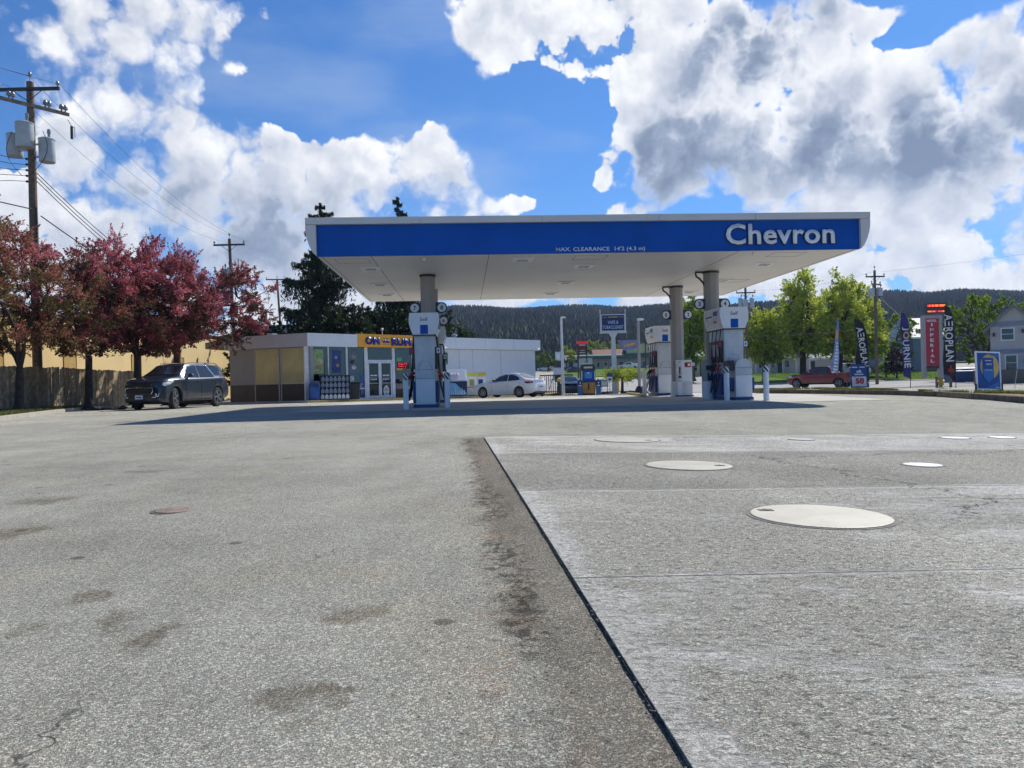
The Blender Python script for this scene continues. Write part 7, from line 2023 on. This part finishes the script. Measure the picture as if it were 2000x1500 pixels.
Y = 132; house('long_garage', 'low white garage building behind the thick tree trunks', 1566, 1735, Y, gz(52,Y)-.2, W(1620,700,Y).z-gz(52,Y)+.2, 8, 1.0, SIDW, SHG, wins=[], door=[(6.3,8.8,2.1),(1.6,2.3,2.0)], group='houses across the road')
Y = 126; t = house('teal_roof_house', 'low house with teal roof seen between the two right-hand columns', 1332, 1420, Y, gz(30,Y), W(1370,696,Y).z-gz(30,Y), 8, 1.6, CREAM, GRNR, wins=[(.8,1.5,.9,2.2),(1.9,2.6,.9,2.2)], door=[(3.0,3.7,2.0)], group='houses across the road')
b0 = on(1345,98); t = thing('lot_sign', 'small white sign with red print right of column 1 and 2', 'sign', b0)
z = W(1345,709,98).z-b0.z; q = MB(); q.mat(0).box(-.8,.8,-.05,.0,z-.35,z+.05); q.mat(1).box(-.3,.3,-.056,-.0505,z-.25,z-.05); q.build('panel', [OFFWHITE, RED], t)
q = MB(); q.box(.55,.68,.01,.1,0,z+.05); q.box(-.68,-.55,.01,.1,0,z-.05); q.build('post', WOODG, t)
# green-roofed motel
Y = 218; k_ = Y/F; bz = gz(30,Y)-.1
x0 = W(1143,730,Y).x; Wd_ = W(1293,730,Y).x-x0
t = thing('green_roof_motel', 'long low motel with dark green roof band and cream gabled wing behind the pole sign', 'motel', (x0,Y,bz))
we = W(1220,700,Y).z-bz
MB().box(0,Wd_,0,9,-.5,we).build('wall', pm('motel_wall',(.38,.34,.27),.8,var=.1), t)
q = MB(); q.prism([(-1.2,we),(-1.2,we+.9),(1.0,we+1.35),(9,we+1.35),(9,we)],'x',-1.5,Wd_+.5); q.build('roof', GRNR, t)
rr = random.Random(8); x = .8
while x < Wd_-1.5:
    w_ = rr.uniform(.9,1.7); f = MB(); f.box(x,x+w_,-.05,.001,.8,2.35); fo = f.build('window', FRW, t); MB().box(x+.1,x+w_-.1,-.07,-.051,.9,2.25).build('pane', GLASSD, fo); x += w_+rr.uniform(.5,1.4)
xg0, xg1 = W(1226,730,Y).x-x0, W(1291,730,Y).x-x0; zt = W(1255,681,Y).z-bz; zp = W(1255,670,Y).z-bz
q = MB(); q.prism([(xg0,we+1.351),(xg1,we+1.351),(xg1,zt),((xg0+xg1)/2,zp),(xg0,zt)],'y',.5,9); q.build('upper_wing', CREAM, t)
q = MB(); xm_ = (xg0+xg1)/2
for (xe) in (xg0-.5, xg1+.5): q.prism([(xe,zt-.15),(xm_,zp+.02),(xm_,zp+.3),(xe,zt+.12)],'y',.1,9.4)
q.build('wing_roof', GRNR, t)
f = MB(); f.box(xm_+1.3,xm_+3.0,.44,.501,we+2.0,we+3.0); f.build('wing_window', GLASSD, t)
xa_, xb_ = W(1160,730,Y).x-x0, xg0-.05
q = MB(); q.prism([(1.2,we+1.36),(5,W(1190,681,Y).z-bz),(9,we+1.36)],'x',xa_,xb_); q.build('brown_roof', BRK, t)
b0 = W(1146,738,205); t = thing('motel_office', 'small cream office block at the left end of the motel', 'building', (b0.x,b0.y,gz(b0.x,b0.y)))
MB().box(-1.5,1.6,0,6,-.3,3.2).build('wall', OFFWHITE, t); MB().box(-1.8,1.9,-.4,6.3,3.201,3.5).build('roof', BRK, t); f = MB(); f.box(-.6,.6,-.05,.001,1.0,2.2); f.build('window', GLASSD, t)
b0 = W(1115,738,225); t = thing('roadside_shop', 'low dark-roofed shop far beyond the white lamp post', 'building', (b0.x,b0.y,gz(b0.x,b0.y)))
MB().box(-4,3.2,0,7,-.3,3.0).build('wall', BROWN, t); MB().prism([(-.5,3.0),(3.5,4.6),(7.5,3.0)],'x',-4.4,3.6).build('roof', SHG, t); f = MB(); f.box(-2,-.6,-.05,.001,1.0,2.2); f.box(.8,2.2,-.05,.001,1.0,2.2); f.build('window', FRW, t)
# ---------------------------------------------------------------- air
hz_m = bpy.data.materials.new('haze_air'); hz_m.use_nodes = True
ht = hz_m.node_tree; ht.nodes.clear()
ho = ht.nodes.new('ShaderNodeOutputMaterial'); hv = ht.nodes.new('ShaderNodeVolumePrincipled')
hv.inputs['Color'].default_value = (.55, .72, 1.0, 1); hv.inputs['Density'].default_value = .00015; hv.inputs['Anisotropy'].default_value = .2
ht.links.new(hv.outputs[0], ho.inputs['Volume'])
hb = MB().box(-2500, 2500, -60, 2200, -4.5, 330).build('haze', hz_m); props(hb, kind='stuff'); hb['label'] = 'thin blue summer air between here and the hills'; hb['category'] = 'haze'
hb.visible_shadow = True
